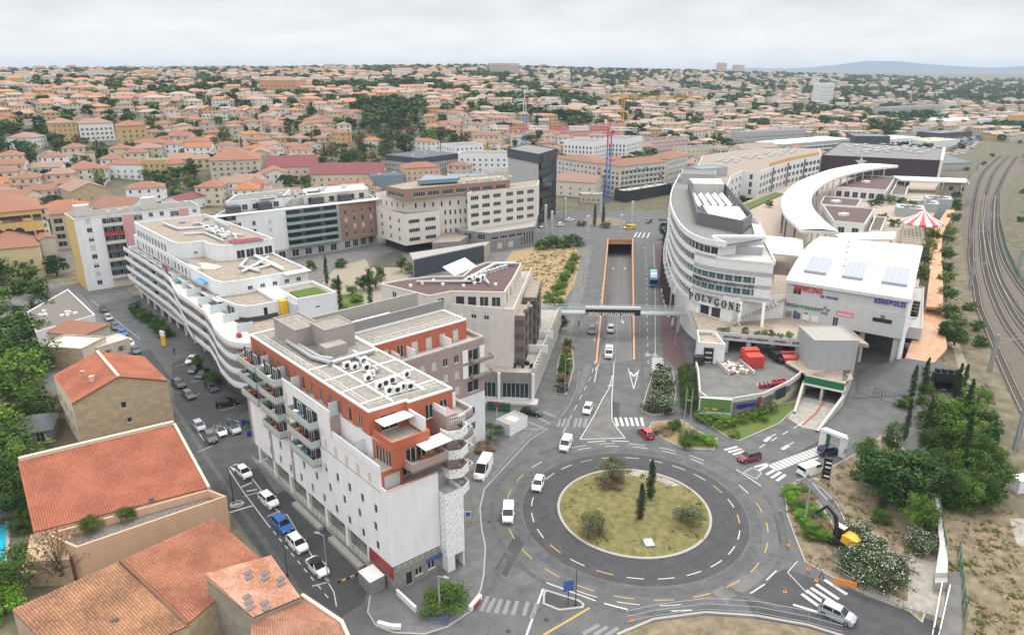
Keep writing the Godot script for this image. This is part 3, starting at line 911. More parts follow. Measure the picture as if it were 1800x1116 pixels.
func underpass() -> void:
	var t:=thing("underpass","two lane underpass with orange stone parapets dipping into a dark tunnel mouth","underpass",V(33,0,-200))
	var lf:=[V(20.3,0,-155.7),V(39.6,0,-284.9)]
	var rt:=[V(29.2,0,-158.1),V(49.2,0,-284.9)]
	var dn:=V(0,-6.2,0)
	var back:=V(8.5,-0.6,-57)
	var f:=mk(M.tar_trough)
	f.quad(lf[0],rt[0],rt[1]+dn,lf[1]+dn)
	f.quad(lf[1]+dn,rt[1]+dn,rt[1]+dn+back,lf[1]+dn+back)
	put(f,"roadway",t)
	for s in 2:
		var a: Vector3=[lf,rt][s][0]
		var b: Vector3=[lf,rt][s][1]
		var wl:=mk(M.orange_stone)
		var o:=V(-0.5 if s == 0 else 0.5,0,0)
		wl.quad(a,b+dn,b+V(0,0.9,0),a+V(0,0.2,0))
		wl.quad(a+o,b+o,b+o+V(0,0.9,0),a+o+V(0,0.2,0))
		wl.quad(a+V(0,0.2,0),b+V(0,0.9,0),b+o+V(0,0.9,0),a+o+V(0,0.2,0))
		wl.quad(a,a+o,a+o+V(0,0.2,0),a+V(0,0.2,0))
		put(wl,"parapet_wall",t)
		var tw:=mk(M.dark_conc)
		tw.quad(b+dn,b+dn+back,b+back+V(0,-0.3,0),b+V(0,-0.3,0))
		put(tw,"tunnel_wall",t)
	var ce:=mk(M.dark_conc)
	ce.quad(lf[1]+V(0,-1.3,0),rt[1]+V(0,-1.3,0),rt[1]+back+V(0,-1.3,0),lf[1]+back+V(0,-1.3,0))
	ce.quad(lf[1]+dn+back,rt[1]+dn+back,rt[1]+back,lf[1]+back)
	put(ce,"tunnel_ceiling",t)
	var li:=mk(M.orange_stone)
	li.par(lf[1]+V(-0.4,-1.4,-0.3),V(10.4,0,0),V(0,1.2,0),V(0,0,0.5))
	li.par(lf[1]+V(-0.4,-0.2,-0.5),V(10.4,0,0),V(0,0.9,0),V(0,0,0.35))
	put(li,"lintel",t)
	for k in [0.06,0.5,0.94]:
		var ln:=mk(M.paint_worn)
		var a: Vector3=lf[0].lerp(rt[0],k)+V(0,0.012,0)
		var b: Vector3=(lf[1]+dn).lerp(rt[1]+dn,k)+V(0,0.012,0)
		ln.quad(a-V(0.08,0,0),a+V(0.08,0,0),b+V(0.08,0,0),b-V(0.08,0,0))
		put(ln,"lane_line",t)
	for k in [[0.25,0.03],[0.27,0.8],[0.75,0.8],[0.7,0.25]]:
		var ar:=mk(M.paint)
		var c: Vector3=lf[0].lerp(lf[1]+dn,k[1]).lerp(rt[0].lerp(rt[1]+dn,k[1]),k[0])+V(0,0.014,0)
		ar.tri(c+V(-0.5,0.05,-0.8),c+V(0,0,0.9),c+V(0.5,0.05,-0.8))
		ar.quad(c+V(-0.12,0,-0.7),c+V(0.12,0,-0.7),c+V(0.22,-0.1,-3.0),c+V(-0.08,-0.1,-3.0))
		put(ar,"arrow_mark",t)

func rails() -> void:
	sheet("ballast",L([186.4,-288,148.9,-222,126.9,-179.1,110.5,-145.9,96,-113.4,107.9,-95.9,473.9,-498.9,533.8,-704.4,607.5,-840.3,518.4,-746.8,412.1,-614.1,345.3,-530.1,284.5,-445.9,224.1,-351]),M.ballast,0.02)
	sheet("far_verge",L([293.1,-423.3,234.4,-336.4,191.8,-268.4,166.9,-222,146.5,-170.7,354.8,-445.9,355.4,-498.9]),M.scrub,0.03)
	var tr:=[L([670.7,-910.1,511.4,-728,425.2,-623,347.4,-523.6,301.5,-460.6,253.2,-387.6,212,-323,182.2,-275,165.8,-247.9,150.1,-220.1,137.8,-198.5,127.6,-177.8,119.1,-160.6,110.2,-142,104,-128.7,95.3,-109.5]),L([632.4,-856.8,480.2,-682.1,398.4,-580.8,327.5,-487.4,268.9,-402.7,216.5,-323,186.7,-275,163.3,-235.7,146,-204,136,-183.7,128.6,-165.9,121.4,-145.9]),L([593.8,-794.5,455.1,-641.6,367.5,-530.1,274.4,-402.7,229.8,-336.4,192.6,-277.9,167.6,-235.7,154.2,-209.7,145.6,-190.8,136.3,-166.7]),L([263.8,-395,217.5,-323,184.8,-268.4,162.3,-228.7,144.7,-194.3,135.9,-174,128.4,-155.7]),L([268.6,-393.1,215.2,-310.5,184.7,-259.5,168.5,-228.7,157.1,-204,146.8,-179.1])]
	var names:=["nearest railway track curving along the dirt path","second railway track crossing the points","third railway track in the middle of the ballast","railway branch line leaving the second track","railway track beside the green trackside fence"]
	var sl:=mk(M.sleeper)
	sl.box(O3,V(2.4,0.12,0.26))
	var slm:=sl.mesh()
	for i in tr.size():
		var pts: Array=tr[i]
		var c:=Curve2D.new()
		for k in pts.size():
			var tn: Vector2=((pts[mini(k+1,pts.size()-1)]-pts[maxi(k-1,0)]) as Vector2).normalized()*pts[k].distance_to(pts[maxi(k-1,0)] if k>0 else pts[1])*0.3
			c.add_point(pts[k],-tn,tn)
		var bk:=c.tessellate_even_length(5,3.0)
		var at: Vector2=bk[bk.size()/2]
		var t:=thing("railway_track",names[i],"railway track",v3(at,0),"railway tracks on the ballast")
		for s in [-0.72,0.72]:
			var mb:=mk(M.rail_steel)
			var off:=MB.offs(Array(bk),s,false)
			for k in off.size()-1: mb.bar(v3(off[k],0.27),v3(off[k+1],0.27),0.11,0.16)
			put(mb,"rail",t)
		var xf:=[]
		var L:=c.get_baked_length()
		var d:=0.0
		while d<L:
			var p:=c.sample_baked(d)
			var q:=c.sample_baked(minf(d+0.3,L))
			var v:=q-p
			xf.append(Transform3D(Basis(Vector3.UP,atan2(v.x,v.y)),v3(p,0.06)-t.position))
			d += 1.1
		var mm:=MultiMesh.new()
		mm.transform_format=MultiMesh.TRANSFORM_3D
		mm.mesh=slm
		mm.instance_count=xf.size()
		for k in xf.size(): mm.set_instance_transform(k,xf[k])
		var o:=MultiMeshInstance3D.new()
		o.multimesh=mm
		o.name="sleepers"
		t.add_child(o,true)
		o.set_meta("kind","stuff")

# ---- roof machinery
func ac_unit(t: Node3D,at: Vector3,yaw: float,s:=1.0) -> void:
	if not cache.has("ac"):
		var b:=mk(M.white)
		b.box(V(0,0.12,0),V(1.15,0.95,0.55))
		b.m(M.steel).box(V(-0.4,0,0),V(0.08,0.12,0.6)); b.box(V(0.4,0,0),V(0.08,0.12,0.6))
		var f:=mk(M.plastic)
		for j in 10:
			var a:=TAU*j/10
			var e:=TAU*(j+1)/10
			f.tri(V(-0.12,0.6,0.285),V(-0.12+cos(a)*0.38,0.6+sin(a)*0.38,0.285),V(-0.12+cos(e)*0.38,0.6+sin(e)*0.38,0.285))
		cache.ac=[b.mesh(),f.mesh()]
	var o:=inst(cache.ac[0],"air_conditioner",t,at,yaw)
	o.scale=Vector3.ONE*s
	inst(cache.ac[1],"fan",o,O3,0,false)

func duct(t: Node3D,pts: Array,r:=0.3,m: Material=null,called:="duct") -> void:
	var mb:=mk(m if m else M.steel)
	for i in pts.size()-1: mb.tube([pts[i],pts[i+1]],r,8)
	put(mb,called,t)

func cuboid(t: Node3D,called: String,c: Vector3,sz: Vector3,yaw: float,m: Material) -> MeshInstance3D:
	var mb:=mk(m)
	mb.box(c,sz,yaw)
	return put(mb,called,t)

func slab(t: Node3D,called: String,poly: Array,y0: float,y1: float,m: Material) -> MeshInstance3D:
	var mb:=mk(m)
	mb.prism(ccw(poly),y0,y1,y0>0.2)
	return put(mb,called,t)

func balcony(t: Node3D,p: Vector2,q: Vector2,out: float,y: float,m: Material,h:=1.0,under: Material=null,called:="balcony") -> void:
	var d:=(q-p).normalized()
	var n:=U(-d.y,d.x)
	var a:=p+n*out
	var b:=q+n*out
	var mb:=mk(under if under else M.concrete)
	mb.prism(ccw([p,a,b,q]),y-0.2,y,true)
	mb.m(m).band([p,a,b,q],0.1,y-0.22,y+h,false)
	put(mb,called,t)

# ---- the white and orange residence by the roundabout
func fr(u: float,w: float) -> Vector2: return U(-15.8,-77.4)+U(0.747,-0.665)*u+U(-0.665,-0.747)*w
func frp(list: Array) -> Array: return list.map(func(p): return fr(p[0],p[1]))

func front_residence() -> void:
	var t:=thing("apartment_building","white and orange apartment block with perforated stair tower beside the roundabout","apartment building",v3(fr(6,20),0))
	var W: Material=M.r_white
	var O: Material=M.r_orange
	var V: Material=M.r_mauve
	var yw:=atan2(-0.747,-0.665)+PI/2
	var ya:=atan2(-0.665,-0.747)
	# stone base and arcade
	var sp:=frp([[0,0],[8,-0.4],[8,6],[0,6]])
	block(t,sp,0,3.3,M.stone_clad,M.concrete,[[0,1.0,3,1,2,1.2,1.2,"w",3.0,1.0],[0,0.1,3,1,1,1.1,2.1,"h",1.8,4.8]],0)
	rail(t,up3(frp([[0.1,0.1],[7.6,-0.3]]),3.3),0.85,M.white,0.9)
	slab(t,"red_panel",frp([[-0.12,-0.2],[0.05,-0.2],[0.05,5.6],[-0.12,5.6]]),2.4,4.25,M.red_panel)
	var rc:=MB.new()
	facade(t,rc,frp([[1.9,6],[12,6],[12,44],[1.9,44]]),0,4.1,M.dark_conc,[[3,0.6,3,1,11,2.4,2.4,"d"]])
	put(rc,"ground_floor_wall",t)
	slab(t,"arcade_plinth",frp([[0,6],[1.9,6],[1.9,44],[0,44]]),0,0.7,M.concrete)
	for i in 7: cuboid(t,"arcade_pillar",v3(fr(0.3,6.2+i*6.1),0.7),V(0.45,3.4,0.7),ya,W)
	rail(t,up3(frp([[0.05,6.2],[0.05,43]]),0.7),1.1,M.white,1.2)
	for i in 2: slab(t,"planter",frp([[-1.2+0.1*i,7+i*12],[-0.3,7+i*12],[-0.3,16+i*12],[-1.2,16+i*12]]),0,0.6,M.concrete)
	# white body: front, right, back, left
	var body:=frp([[0,0],[7.6,-0.4],[7.6,3.5],[13.5,5],[13.5,44],[0,44]])
	var win:=[]
	for k in [[5.0,10.0,"wwfw"],[7.9,9.0,"wfw"],[10.8,11.0,"wwfws"]]: win.append([5,k[0],2.9,1,int(k[1]),0.85,1.45,k[2],5.0,1.5])
	win.append([2,5.0,2.9,3,1,1.0,1.4,"wf"])
	block(t,body,4.1,14.6,W,M.terrace_floor,win,0)
	# first recessed storey: an orange front, a white street face
	var b2:=frp([[0.25,1.6],[3.4,1.6],[3.4,3.0],[8.5,3.0],[8.5,5.2],[13.5,5.2],[13.5,44],[0.0,44]])
	block(t,b2,14.62,17.6,[O,O,O,O,V,V,V,W],M.terrace_floor,[[0,14.75,3,1,1,2.4,2.1,"f"],[2,14.75,3,1,2,1.4,2.1,"dh"],[7,14.8,3,1,9,0.85,1.45,"wf",14.0,1.5]],0)
	slab(t,"front_parapet",frp([[0,0],[7.6,-0.4],[7.6,-0.15],[0,0.25]]),14.6,15.6,W)
	slab(t,"street_parapet",frp([[0,0.25],[0.22,0.25],[0.22,1.6],[0,1.6]]),14.6,15.6,W)
	slab(t,"parapet_capping",frp([[-0.04,-0.04],[7.64,-0.44],[7.64,-0.1],[-0.04,0.3]]),15.6,15.66,M.pink_trim)
	# second: street face rises white, an orange box in front
	var b3:=frp([[1.8,1.0],[7.2,0.7],[7.2,5.2],[13.8,5.0],[13.8,44],[0.0,44],[0.0,17.6],[1.5,17.6],[1.5,5.5]])
	block(t,b3,17.62,20.6,[O,O,O,V,V,W,W,W,O],M.terrace_floor,[[8,17.7,3,1,4,1.2,2.2,"dfw"],[0,17.7,3,1,2,1.5,2.2,"dw",1.8,0.4],[5,17.9,3,1,7,0.85,1.45,"wf",0.8,9.5]],0)
	slab(t,"street_parapet",frp([[0,1.6],[0.22,1.6],[0.22,14],[0,14]]),17.6,18.6,W)
	slab(t,"terrace_wall",frp([[0,14],[1.5,14],[1.5,14.25],[0,14.25]]),17.6,20.6,V)
	slab(t,"street_parapet",frp([[0,14.2],[0.22,14.2],[0.22,17.6],[0,17.6]]),17.6,21.6,W)
	slab(t,"street_parapet",frp([[0,17.6],[0.22,17.6],[0.22,44],[0,44]]),20.6,21.6,W)
	var pb:=mk(O)
	pb.band(frp([[1.7,5.5],[1.7,0.9],[7.3,0.6],[7.3,5.1]]),0.22,20.4,21.65,false)
	put(pb,"terrace_parapet",t)
	# top storey in orange
	var top:=frp([[1.5,6.0],[7.0,5.6],[7.0,4.9],[14,4.5],[14,44],[1.5,44]])
	block(t,top,20.62,24.0,O,M.roof_gravel,[[0,20.7,3,1,1,2.6,2.3,"d",1.2,0.8],[5,20.75,3,1,13,1.15,2.1,"dfwdh",1.0,1.0],[2,20.75,3,1,2,1.3,2.1,"wf",2.0,0.3]],0.28,M.white)
	for p in [[1.0,7.5],[0.9,14.4],[0.9,26],[0.9,31],[0.8,37]]: slab(t,"terrace_screen",frp([[0.1,p[1]],[1.45,p[1]],[1.45,p[1]+0.08],[0.1,p[1]+0.08]]),20.6 if p[1]>14 else 17.6,22.7 if p[1]>14 else 19.7,M.frosted)
	# awnings on the front
	for a in [[2.2,6.8,3.4,5.7,22.7],[5.2,9.4,-1.4,1.2,20.1]]:
		var aw:=mk(M.white)
		aw.prism(ccw(frp([[a[0],a[2]],[a[1],a[2]],[a[1],a[3]],[a[0],a[3]]])),a[4],a[4]+0.12,true)
		put(aw,"awning",t)
	slab(t,"terrace_screen",frp([[7.0,1.2],[7.12,1.2],[7.12,5.2],[7.0,5.2]]),21.0,23.2,M.white)
	slab(t,"terrace_screen",frp([[10.8,1.9],[10.9,1.9],[10.9,5.0],[10.8,5.0]]),20.6,23.0,M.white)
	# front balcony boxes in mauve
	slab(t,"balcony_floor",frp([[3.4,-0.9],[8.9,-1.1],[8.9,2.6],[3.4,2.6]]),17.2,17.5,V)
	var bb:=mk(V)
	bb.band(frp([[3.4,0.9],[3.4,-0.9],[8.9,-1.1],[8.9,3.0]]),0.18,17.2,18.65,false)
	put(bb,"balcony_parapet",t)
	var tb:=mk(M.wood)
	tb.box(v3(fr(6.8,0.6),18.1),V(1.0,0.08,2.4),yw); tb.box(v3(fr(6.8,0.6),17.5),V(0.5,0.6,1.9),yw)
	put(tb,"terrace_table",t)
	# stack of corner balconies with white rails on the right
	for k in 4:
		var y:=20.5-2.95*k
		var bp:=frp([[12.9,1.4],[15.8,2.2],[15.8,8.5],[12.9,8.5]])
		slab(t,"balcony_floor",bp,y-0.25,y,M.concrete)
		var pm:=mk(V)
		pm.band(frp([[11.4,3.6],[12.9,1.4],[15.8,2.2],[15.8,8.5]]),0.15,y-0.35,y+0.75,false)
		put(pm,"balcony_parapet",t)
		rail(t,up3(frp([[13.0,1.5],[15.7,2.3],[15.7,8.4]]),y+0.72),0.35,M.white,1.2)
		slab(t,"sliding_shutter",frp([[14.0,5.2],[15.2,5.4],[15.2,5.5],[14.0,5.3]]),y+0.05,y+2.4,M.white)

		var sc:=mk(M.perforated)
		var cc:=fr(11.6,0.6)
		sc.band([fr(9.6,1.6),fr(9.8,0.1),fr(11.4,-0.7),fr(13.2,0.1),fr(13.4,1.5)],0.08,y-1.2,y+0.15,false)
		put(sc,"stair_panel",t)
		var ln:=mk(M.concrete)
		ln.prism(ccw([fr(9.6,1.8),fr(9.9,0.2),fr(11.4,-0.5),fr(13.1,0.2),fr(13.4,1.8)]),y-1.3,y-1.15,true)
		put(ln,"stair_landing",t)
	slab(t,"stair_core",frp([[10.7,1.6],[12.6,1.6],[12.6,5.2],[10.7,5.2]]),0,22.0,V)
	slab(t,"lower_wall",frp([[10.7,2.2],[13.4,2.8],[13.4,12],[10.7,12]]),0,11.4,W)
	rail(t,up3(frp([[10.9,1.7],[13.5,1.1]]),20.5),1.1,M.white,0.3,"stair_railing")
	# perforated tower
	var tw:=mk(M.perforated)
	tw.sides(frp([[7.7,-1.7],[10.6,-1.9],[10.6,1.4],[7.7,1.4]]),2.6,12.8)
	tw.m(M.concrete).cap(frp([[7.8,-1.6],[10.5,-1.8],[10.5,1.3],[7.8,1.3]]),12.0)
	put(tw,"stair_tower_screen",t)
	slab(t,"stair_tower_leg",frp([[7.8,-1.65],[9.0,-1.75],[9.0,1.3],[7.8,1.3]]),0,2.6,W)
	slab(t,"stair_tower_leg",frp([[10.4,-1.8],[10.6,-1.8],[10.6,1.3],[10.4,1.3]]),0,2.6,W)
	slab(t,"glazed_link",frp([[7.6,0.4],[10.6,1.4],[10.6,3.5],[7.6,3.5]]),3.3,14.4,M.steel)
	# street side balconies
	for bay in [[18.0,25.6,[14.6,11.7,17.6]],[29.2,35.6,[17.6,14.6,11.7,20.5]],[36.6,43.4,[20.5,17.6,14.6]]]:
		for y in bay[2]:
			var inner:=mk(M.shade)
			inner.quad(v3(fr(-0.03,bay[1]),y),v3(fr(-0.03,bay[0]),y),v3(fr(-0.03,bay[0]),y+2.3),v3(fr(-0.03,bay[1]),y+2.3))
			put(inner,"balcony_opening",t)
			var dr:=win_mesh("w",1.6,2.1,M.frame,M.glass)
			for k in 2: inst(dr[0],"window",t,v3(fr(-0.25,lerpf(bay[0],bay[1],0.3+0.4*k)),y+0.05),atan2(-0.747,0.665))
			balcony(t,fr(0,bay[1]),fr(0,bay[0]),1.35,y,M.balcony_glass,1.05,M.concrete)
			for k in 3:
				var col: Material=[M.cl_orange,M.cl_teal,M.wood,M.white,M.cl_red,M.leaf_plain][(int(y)+k*2+int(bay[0])) % 6]
				cuboid(t,"balcony_furniture",v3(fr(-0.6,lerpf(bay[0]+0.8,bay[1]-0.8,(k+0.5)/3)),y),V(0.5+0.2*k,0.5+0.15*k,0.6),ya+k,col)
	for k in 3: slab(t,"end_wall",frp([[-0.01,28.0+k*8],[0.02,28.0+k*8],[0.02,29+k*8],[-0.01,29+k*8]]),4.1,14.6,V)
	# wing to the right, its terrace and its mauve front
	var wl:=frp([[14.1,22.8],[34.8,22.8],[34.8,33],[14.1,33]])
	block(t,wl,0,11.0,W,M.concrete,[[0,1.0,3.0,3,5,1.0,1.5,"wfw",2.0,1.0],[1,1.0,3,3,2,1,1.4,"w"]],0)
	block(t,wl,11.02,20.6,V,M.terrace_floor,[[0,12.2,2.95,3,6,1.05,1.45,"ffwf",1.5,5.0],[0,11.6,2.95,3,1,2.6,2.2,"d",16.0,0.5],[1,12.0,2.95,3,2,1.2,1.6,"fd"]],0)
	var wt:=frp([[14.1,26],[33.4,26],[33.4,33],[14.1,33]])
	block(t,wt,20.62,24.0,O,M.roof_gravel,[[0,20.7,3,1,6,1.3,2.1,"fwdfw",1.0,1.0]],0.28,M.white)
	var tp:=mk(V)
	tp.band(frp([[14.1,22.78],[34.8,22.78],[34.8,30]]),0.2,20.4,21.3,false)
	put(tp,"terrace_parapet",t)
	rail(t,up3(frp([[14.2,22.9],[34.6,22.9],[34.6,30]]),21.3),0.35,M.white,1.4)
	for k in 2:
		balcony(t,fr(31.5,22.8),fr(36.0,22.8),1.2,17.6-k*2.95,V,0.6)
		slab(t,"sliding_shutter",frp([[29.8,22.6],[31.0,22.6],[31.0,22.7],[29.8,22.7]]),17.6-k*2.95,20.0-k*2.95,M.white)
		slab(t,"sliding_shutter",frp([[33.6,22.6],[34.7,22.6],[34.7,22.7],[33.6,22.7]]),17.6-k*2.95,20.0-k*2.95,M.white)
	for k in [17.5,20.5,28.0]: slab(t,"terrace_screen",frp([[k,23.4],[k+0.1,23.4],[k+0.1,25.9],[k,25.9]]),20.6,22.5,M.white)
	# upstands at the back of the roofs
	slab(t,"roof_wall",frp([[8,33],[33.5,33],[33.5,33.5],[8,33.5]]),20.6,26.0,M.gpan)
	slab(t,"roof_wall",frp([[6,37.5],[31,37.5],[31,37.9],[6,37.9]]),20.0,27.0,M.concrete)
	slab(t,"back_roof",frp([[14,33.5],[32,33.5],[32,37.5],[14,37.5]]),20.0,23.9,M.roof_gravel)
	for k in 6: ac_unit(t,v3(fr(15.5+k*1.5,35.5),23.95),ya,1.2)
	# roof: lift core, plant boxes, ducts, rails, units
	block(t,frp([[4.6,33],[9.2,33],[9.2,41],[4.6,41]]),24.0,27.0,M.r_taupe,M.roof_gravel,[],0.25)
	block(t,frp([[7.4,28.5],[12.6,28.5],[12.6,33.5],[7.4,33.5]]),24.0,27.6,M.r_taupe,M.roof_gravel,[],0.2)
	slab(t,"plant_box",frp([[6.2,26.0],[9.8,26.0],[9.8,28.5],[6.2,28.5]]),24.0,25.8,M.r_taupe)
	duct(t,[v3(fr(4.4,36),24.6),v3(fr(4.2,27),24.6),v3(fr(5.4,23),24.6),v3(fr(12.8,23),24.6)],0.34)
	duct(t,[v3(fr(4.9,35),24.7),v3(fr(5.0,26),24.7),v3(fr(6.2,24),24.7)],0.34)
	duct(t,[v3(fr(9.5,24),24.5),v3(fr(9.2,16),24.5)],0.3)
	for k in [8.5,13.5,18.5,23.5]:
		slab(t,"roof_joint",frp([[1.8,k],[13.8,k],[13.8,k+0.22],[1.8,k+0.22]]),24.03,24.22,M.white)
	for u in [5.4,10.6]: slab(t,"cable_tray",frp([[u,6.5],[u+0.3,6.5],[u+0.3,26],[u,26]]),24.03,24.3,M.white)
	rail(t,up3(frp([[2.2,7],[2.2,40]]),24.05),1.0,M.rail_white,1.9,"roof_railing")
	rail(t,up3(frp([[2.4,7.2],[13.4,5.8]]),24.05),1.0,M.rail_white,1.6,"roof_railing")
	rail(t,up3(frp([[15,26.6],[33,26.6]]),24.05),1.0,M.rail_white,1.6,"roof_railing")
	for p in [[6.6,9],[7.6,8.4],[8.6,8.8],[9.6,8.2],[6.4,11.2],[7.6,11.4],[8.8,11.6],[6.6,14.5],[7.6,15.4],[8.4,18],[7.2,19.4],[6.6,20.6],[9.4,20.5],[11.4,12]]: ac_unit(t,v3(fr(p[0],p[1]),24.1),ya+PI+sin(p[0]*9)*0.2,1.0)
	# shop fascia lettering by the entrance, blue strip
	var yf:=atan2(0.4,7.6)+atan2(0.665,0.747)
	slab(t,"clinic_sign",frp([[5.2,-0.42],[7.8,-0.56],[7.8,-0.46],[5.2,-0.32]]),2.35,2.85,M.blue_sign)
	slab(t,"entrance_wall",frp([[0.0,-0.6],[0.3,-0.6],[0.3,-5],[0.0,-5]]),0,1.0,W)
	block(t,frp([[-2.6,1.5],[-0.3,1.5],[-0.3,4.6],[-2.6,4.6]]),0,2.2,M.stone_clad,M.white,[],0)

# ---- the white residence with wavy balconies
func ws(s: float,o: float) -> Vector2: return U(-115,-211)+U(0.65,0.76)*s+U(-0.76,0.65)*o
func wsp(list: Array) -> Array: return list.map(func(p): return ws(p[0],p[1]))
func wave_line(shift: float) -> Array:
	var c:=Curve2D.new()
	var pts:=[[-1,2.9],[20,2.4],[38,2.1],[45,2.7],[52,4.0],[59,5.0],[68,4.8],[77,4.7],[84,5.7],[90,6.9],[96,7.4],[100,7.0],[103,5.0],[103.6,2.0],[102,-3]]
	for i in pts.size():
		var p: Array=pts[i]
		var q:=U(p[0]+(shift if i in [3,4,5] else 0.0),p[1])
		var a: Array=pts[maxi(i-1,0)]
		var b: Array=pts[mini(i+1,pts.size()-1)]
		var tn:=U(b[0]-a[0],b[1]-a[1])*0.17
		c.add_point(q,-tn,tn)
	return Array(c.tessellate(3,6)).map(func(p): return ws(p.x,p.y))

func wave_residence() -> void:
	var t:=thing("apartment_building","long white apartment block with flowing wavy balcony bands along the left street","apartment building",v3(ws(50,-8),0))
	var W: Material=M.r_white
	block(t,wsp([[2,-2.5],[99,-1],[99,-13],[2,-16]]),0,3.0,M.gpan,M.concrete,[[0,0.5,3,1,24,2.6,2.2,"dhd"]],0)
	for k in 14: cuboid(t,"pillar",v3(ws(4+k*7.1,1.2),0),V(0.5,3.0,0.5),0.7,W)
	var core:=wsp([[0,0],[58,0],[66,1.6],[82,1.2],[100,2.2],[100.5,-12],[76,-14],[76,-22],[0,-21]])
	block(t,core,3.02,12.5,[M.r_grey,M.r_grey,M.r_grey,M.r_grey,W,W,W,W,W],M.rtan,[[0,3.5,3.0,3,20,2.0,2.1,"dwhdf"],[1,3.5,3.0,3,2,2,2.1,"dh"],[2,3.5,3.0,3,5,2,2.1,"dwh"],[3,3.5,3.0,3,6,2,2.1,"dhw"],[4,3.5,3,3,3,1,1.5,"d"]],0)
	block(t,wsp([[0,0],[58,0],[66,-0.5],[70,-1],[70.7,-23],[0,-23]]),12.52,15.5,M.r_grey,M.rtan,[[0,12.7,3,1,19,2.0,2.2,"dwdfh"],[1,12.7,3,1,2,2,2.2,"d"]],0)
	block(t,wsp([[0,-0.4],[56,-1.4],[66,-1.6],[69,-2.5],[70.2,-6],[70.7,-23.2],[0,-23]]),15.52,18.5,W,M.rtan,[[0,15.7,3,1,17,1.8,2.1,"dwhdf",1.5,6.0],[4,16.2,3,1,5,1.2,1.0,"dww",1.0,1.0]],0.5)
	block(t,wsp([[1.4,-0.8],[34,-1.6],[37.5,-2.2],[39.3,-4],[39.6,-8.3],[44,-8.4],[47.5,-9.6],[49.2,-12.9],[49,-24],[1.8,-21.4]]),18.52,22.3,W,M.rtan,[[0,18.8,3,1,10,1.8,2.1,"dwwf",1.0,4.0],[3,19.6,3,1,1,1.0,0.6,"d"],[7,18.8,3,1,4,2.2,2.2,"dw",0.5,0.5]],0.6)
	block(t,wsp([[69,-0.6],[73,-1.2],[78,-2.0],[80.6,-3.4],[81.4,-5.4],[81.4,-12],[69,-14]]),12.52,15.4,W,M.rtan,[[0,12.7,3,1,1,1.6,2.2,"d"],[1,12.7,3,1,2,1.6,2.2,"dw"],[4,12.6,3,1,1,1.0,2.2,"h",0.5,3.0]],0.4)
	# white boxes with a roof lawn, yellow fin, lilac panel
	var wb:=wsp([[75,-13],[86.6,-12.9],[87.6,-22.2],[75,-22.2]])
	block(t,wb,0,16.2,W,M.rtan,[[0,13.4,3,1,1,1.0,0.4,"h"],[1,9.4,4.6,2,1,1.2,0.4,"h"]],0.8)
	slab(t,"roof_lawn",wsp([[79,-14.5],[85.5,-14.3],[86,-21],[79,-21]]),16.2,16.5,M.turf)
	slab(t,"yellow_fin",wsp([[80.6,-10.6],[82.8,-10.6],[82.8,-12.2],[80.6,-12.2]]),6,15.9,M.yellow)
	slab(t,"lilac_panel",wsp([[81,-12.3],[86.65,-12.3],[86.65,-12.95],[81,-12.95]]),4,15.6,M.lilac)
	block(t,wsp([[70,-10],[81,-10],[81,-15],[70,-15]]),12.5,15.8,W,M.white,[],0.3)
	# the wavy floors
	for lv in [[14.6,0.0],[11.8,1.0],[8.8,4.0],[5.8,7.0],[3.0,9.0]]:
		var wl:=wave_line(lv[1])
		if lv[0]<3.5: wl=wsp([[-1,1.6],[40,1.8],[46,1.4],[50,-2]])
		var sl:=mk(M.pale_conc)
		var inner:=[ws(100.5,-3),ws(100,2.0),ws(82,1.0),ws(66,1.4),ws(58,-0.2),ws(-1,-0.2)] if lv[0]>3.5 else [ws(50,-3),ws(-1,-3)]
		sl.prism(ccw(wl+inner),lv[0]-0.22,lv[0]-0.01,true)
		put(sl,"balcony_slab",t)
		var bd:=mk(W)
		bd.band(wl,0.14,lv[0]-0.32,lv[0]+(1.0 if lv[0]>3.5 else 0.3),false)
		put(bd,"balcony_band",t)
	for lv in [5.8,8.8,11.8,14.6]:
		for k in 12:
			var s:=4.0+k*8.1
			slab(t,"balcony_divider",wsp([[s,0],[s+0.12,0],[s+0.12,2.0+(1.4 if s>60 else 0.0)],[s,2.0+(1.4 if s>60 else 0.0)]]),lv,lv+1.7,M.frosted)
			if (k*5+int(lv)) % 3 == 0: cuboid(t,"balcony_furniture",v3(ws(s+3,1.6+(2.5 if s>60 else 0.0)),lv),V(1.0,0.8,0.7),0.8+k,[M.wood,M.cl_teal,M.plastic,M.cl_red][k % 4])
	# terraces on the upper levels
	rail(t,up3(wsp([[0,1.6],[57,0.4]]),17.4-2.4+0.5),1.1,M.steel,2.0)
	slab(t,"upper_terrace",wsp([[-0.5,-0.4],[-0.5,1.8],[57,0.9],[72,0.2],[73,-1]]),15.3,15.5,M.pale_conc)
	var gr:=mk(M.balcony_glass)
	gr.band(wsp([[38,-1.4],[39.6,-1.4],[52,-3.5],[56,-1.6]]),0.06,18.5,19.6,false)
	put(gr,"glass_railing",t)
	var dk:=mk(M.dark_mesh)
	dk.band(wsp([[68,1.6],[74,1.0],[79.5,-0.2],[82.6,-2.6],[83.4,-5.5],[83.3,-9.5]]),0.08,12.6,13.7,false)
	put(dk,"dark_railing",t)
	slab(t,"curved_terrace",wsp([[66,1.7],[74,1.1],[79.5,-0.1],[82.7,-2.6],[83.5,-5.5],[83.4,-10],[70,-10]]),12.2,12.5,M.pale_conc)
	slab(t,"blue_awning",wsp([[57,0.6],[62,0.3],[62,-1.6],[57,-1.4]]),17.5,17.6,M.cl_blue)
	slab(t,"red_screen",wsp([[34,1.4],[38,1.3],[38,1.2],[34,1.3]]),15.5,17.0,M.cl_red)
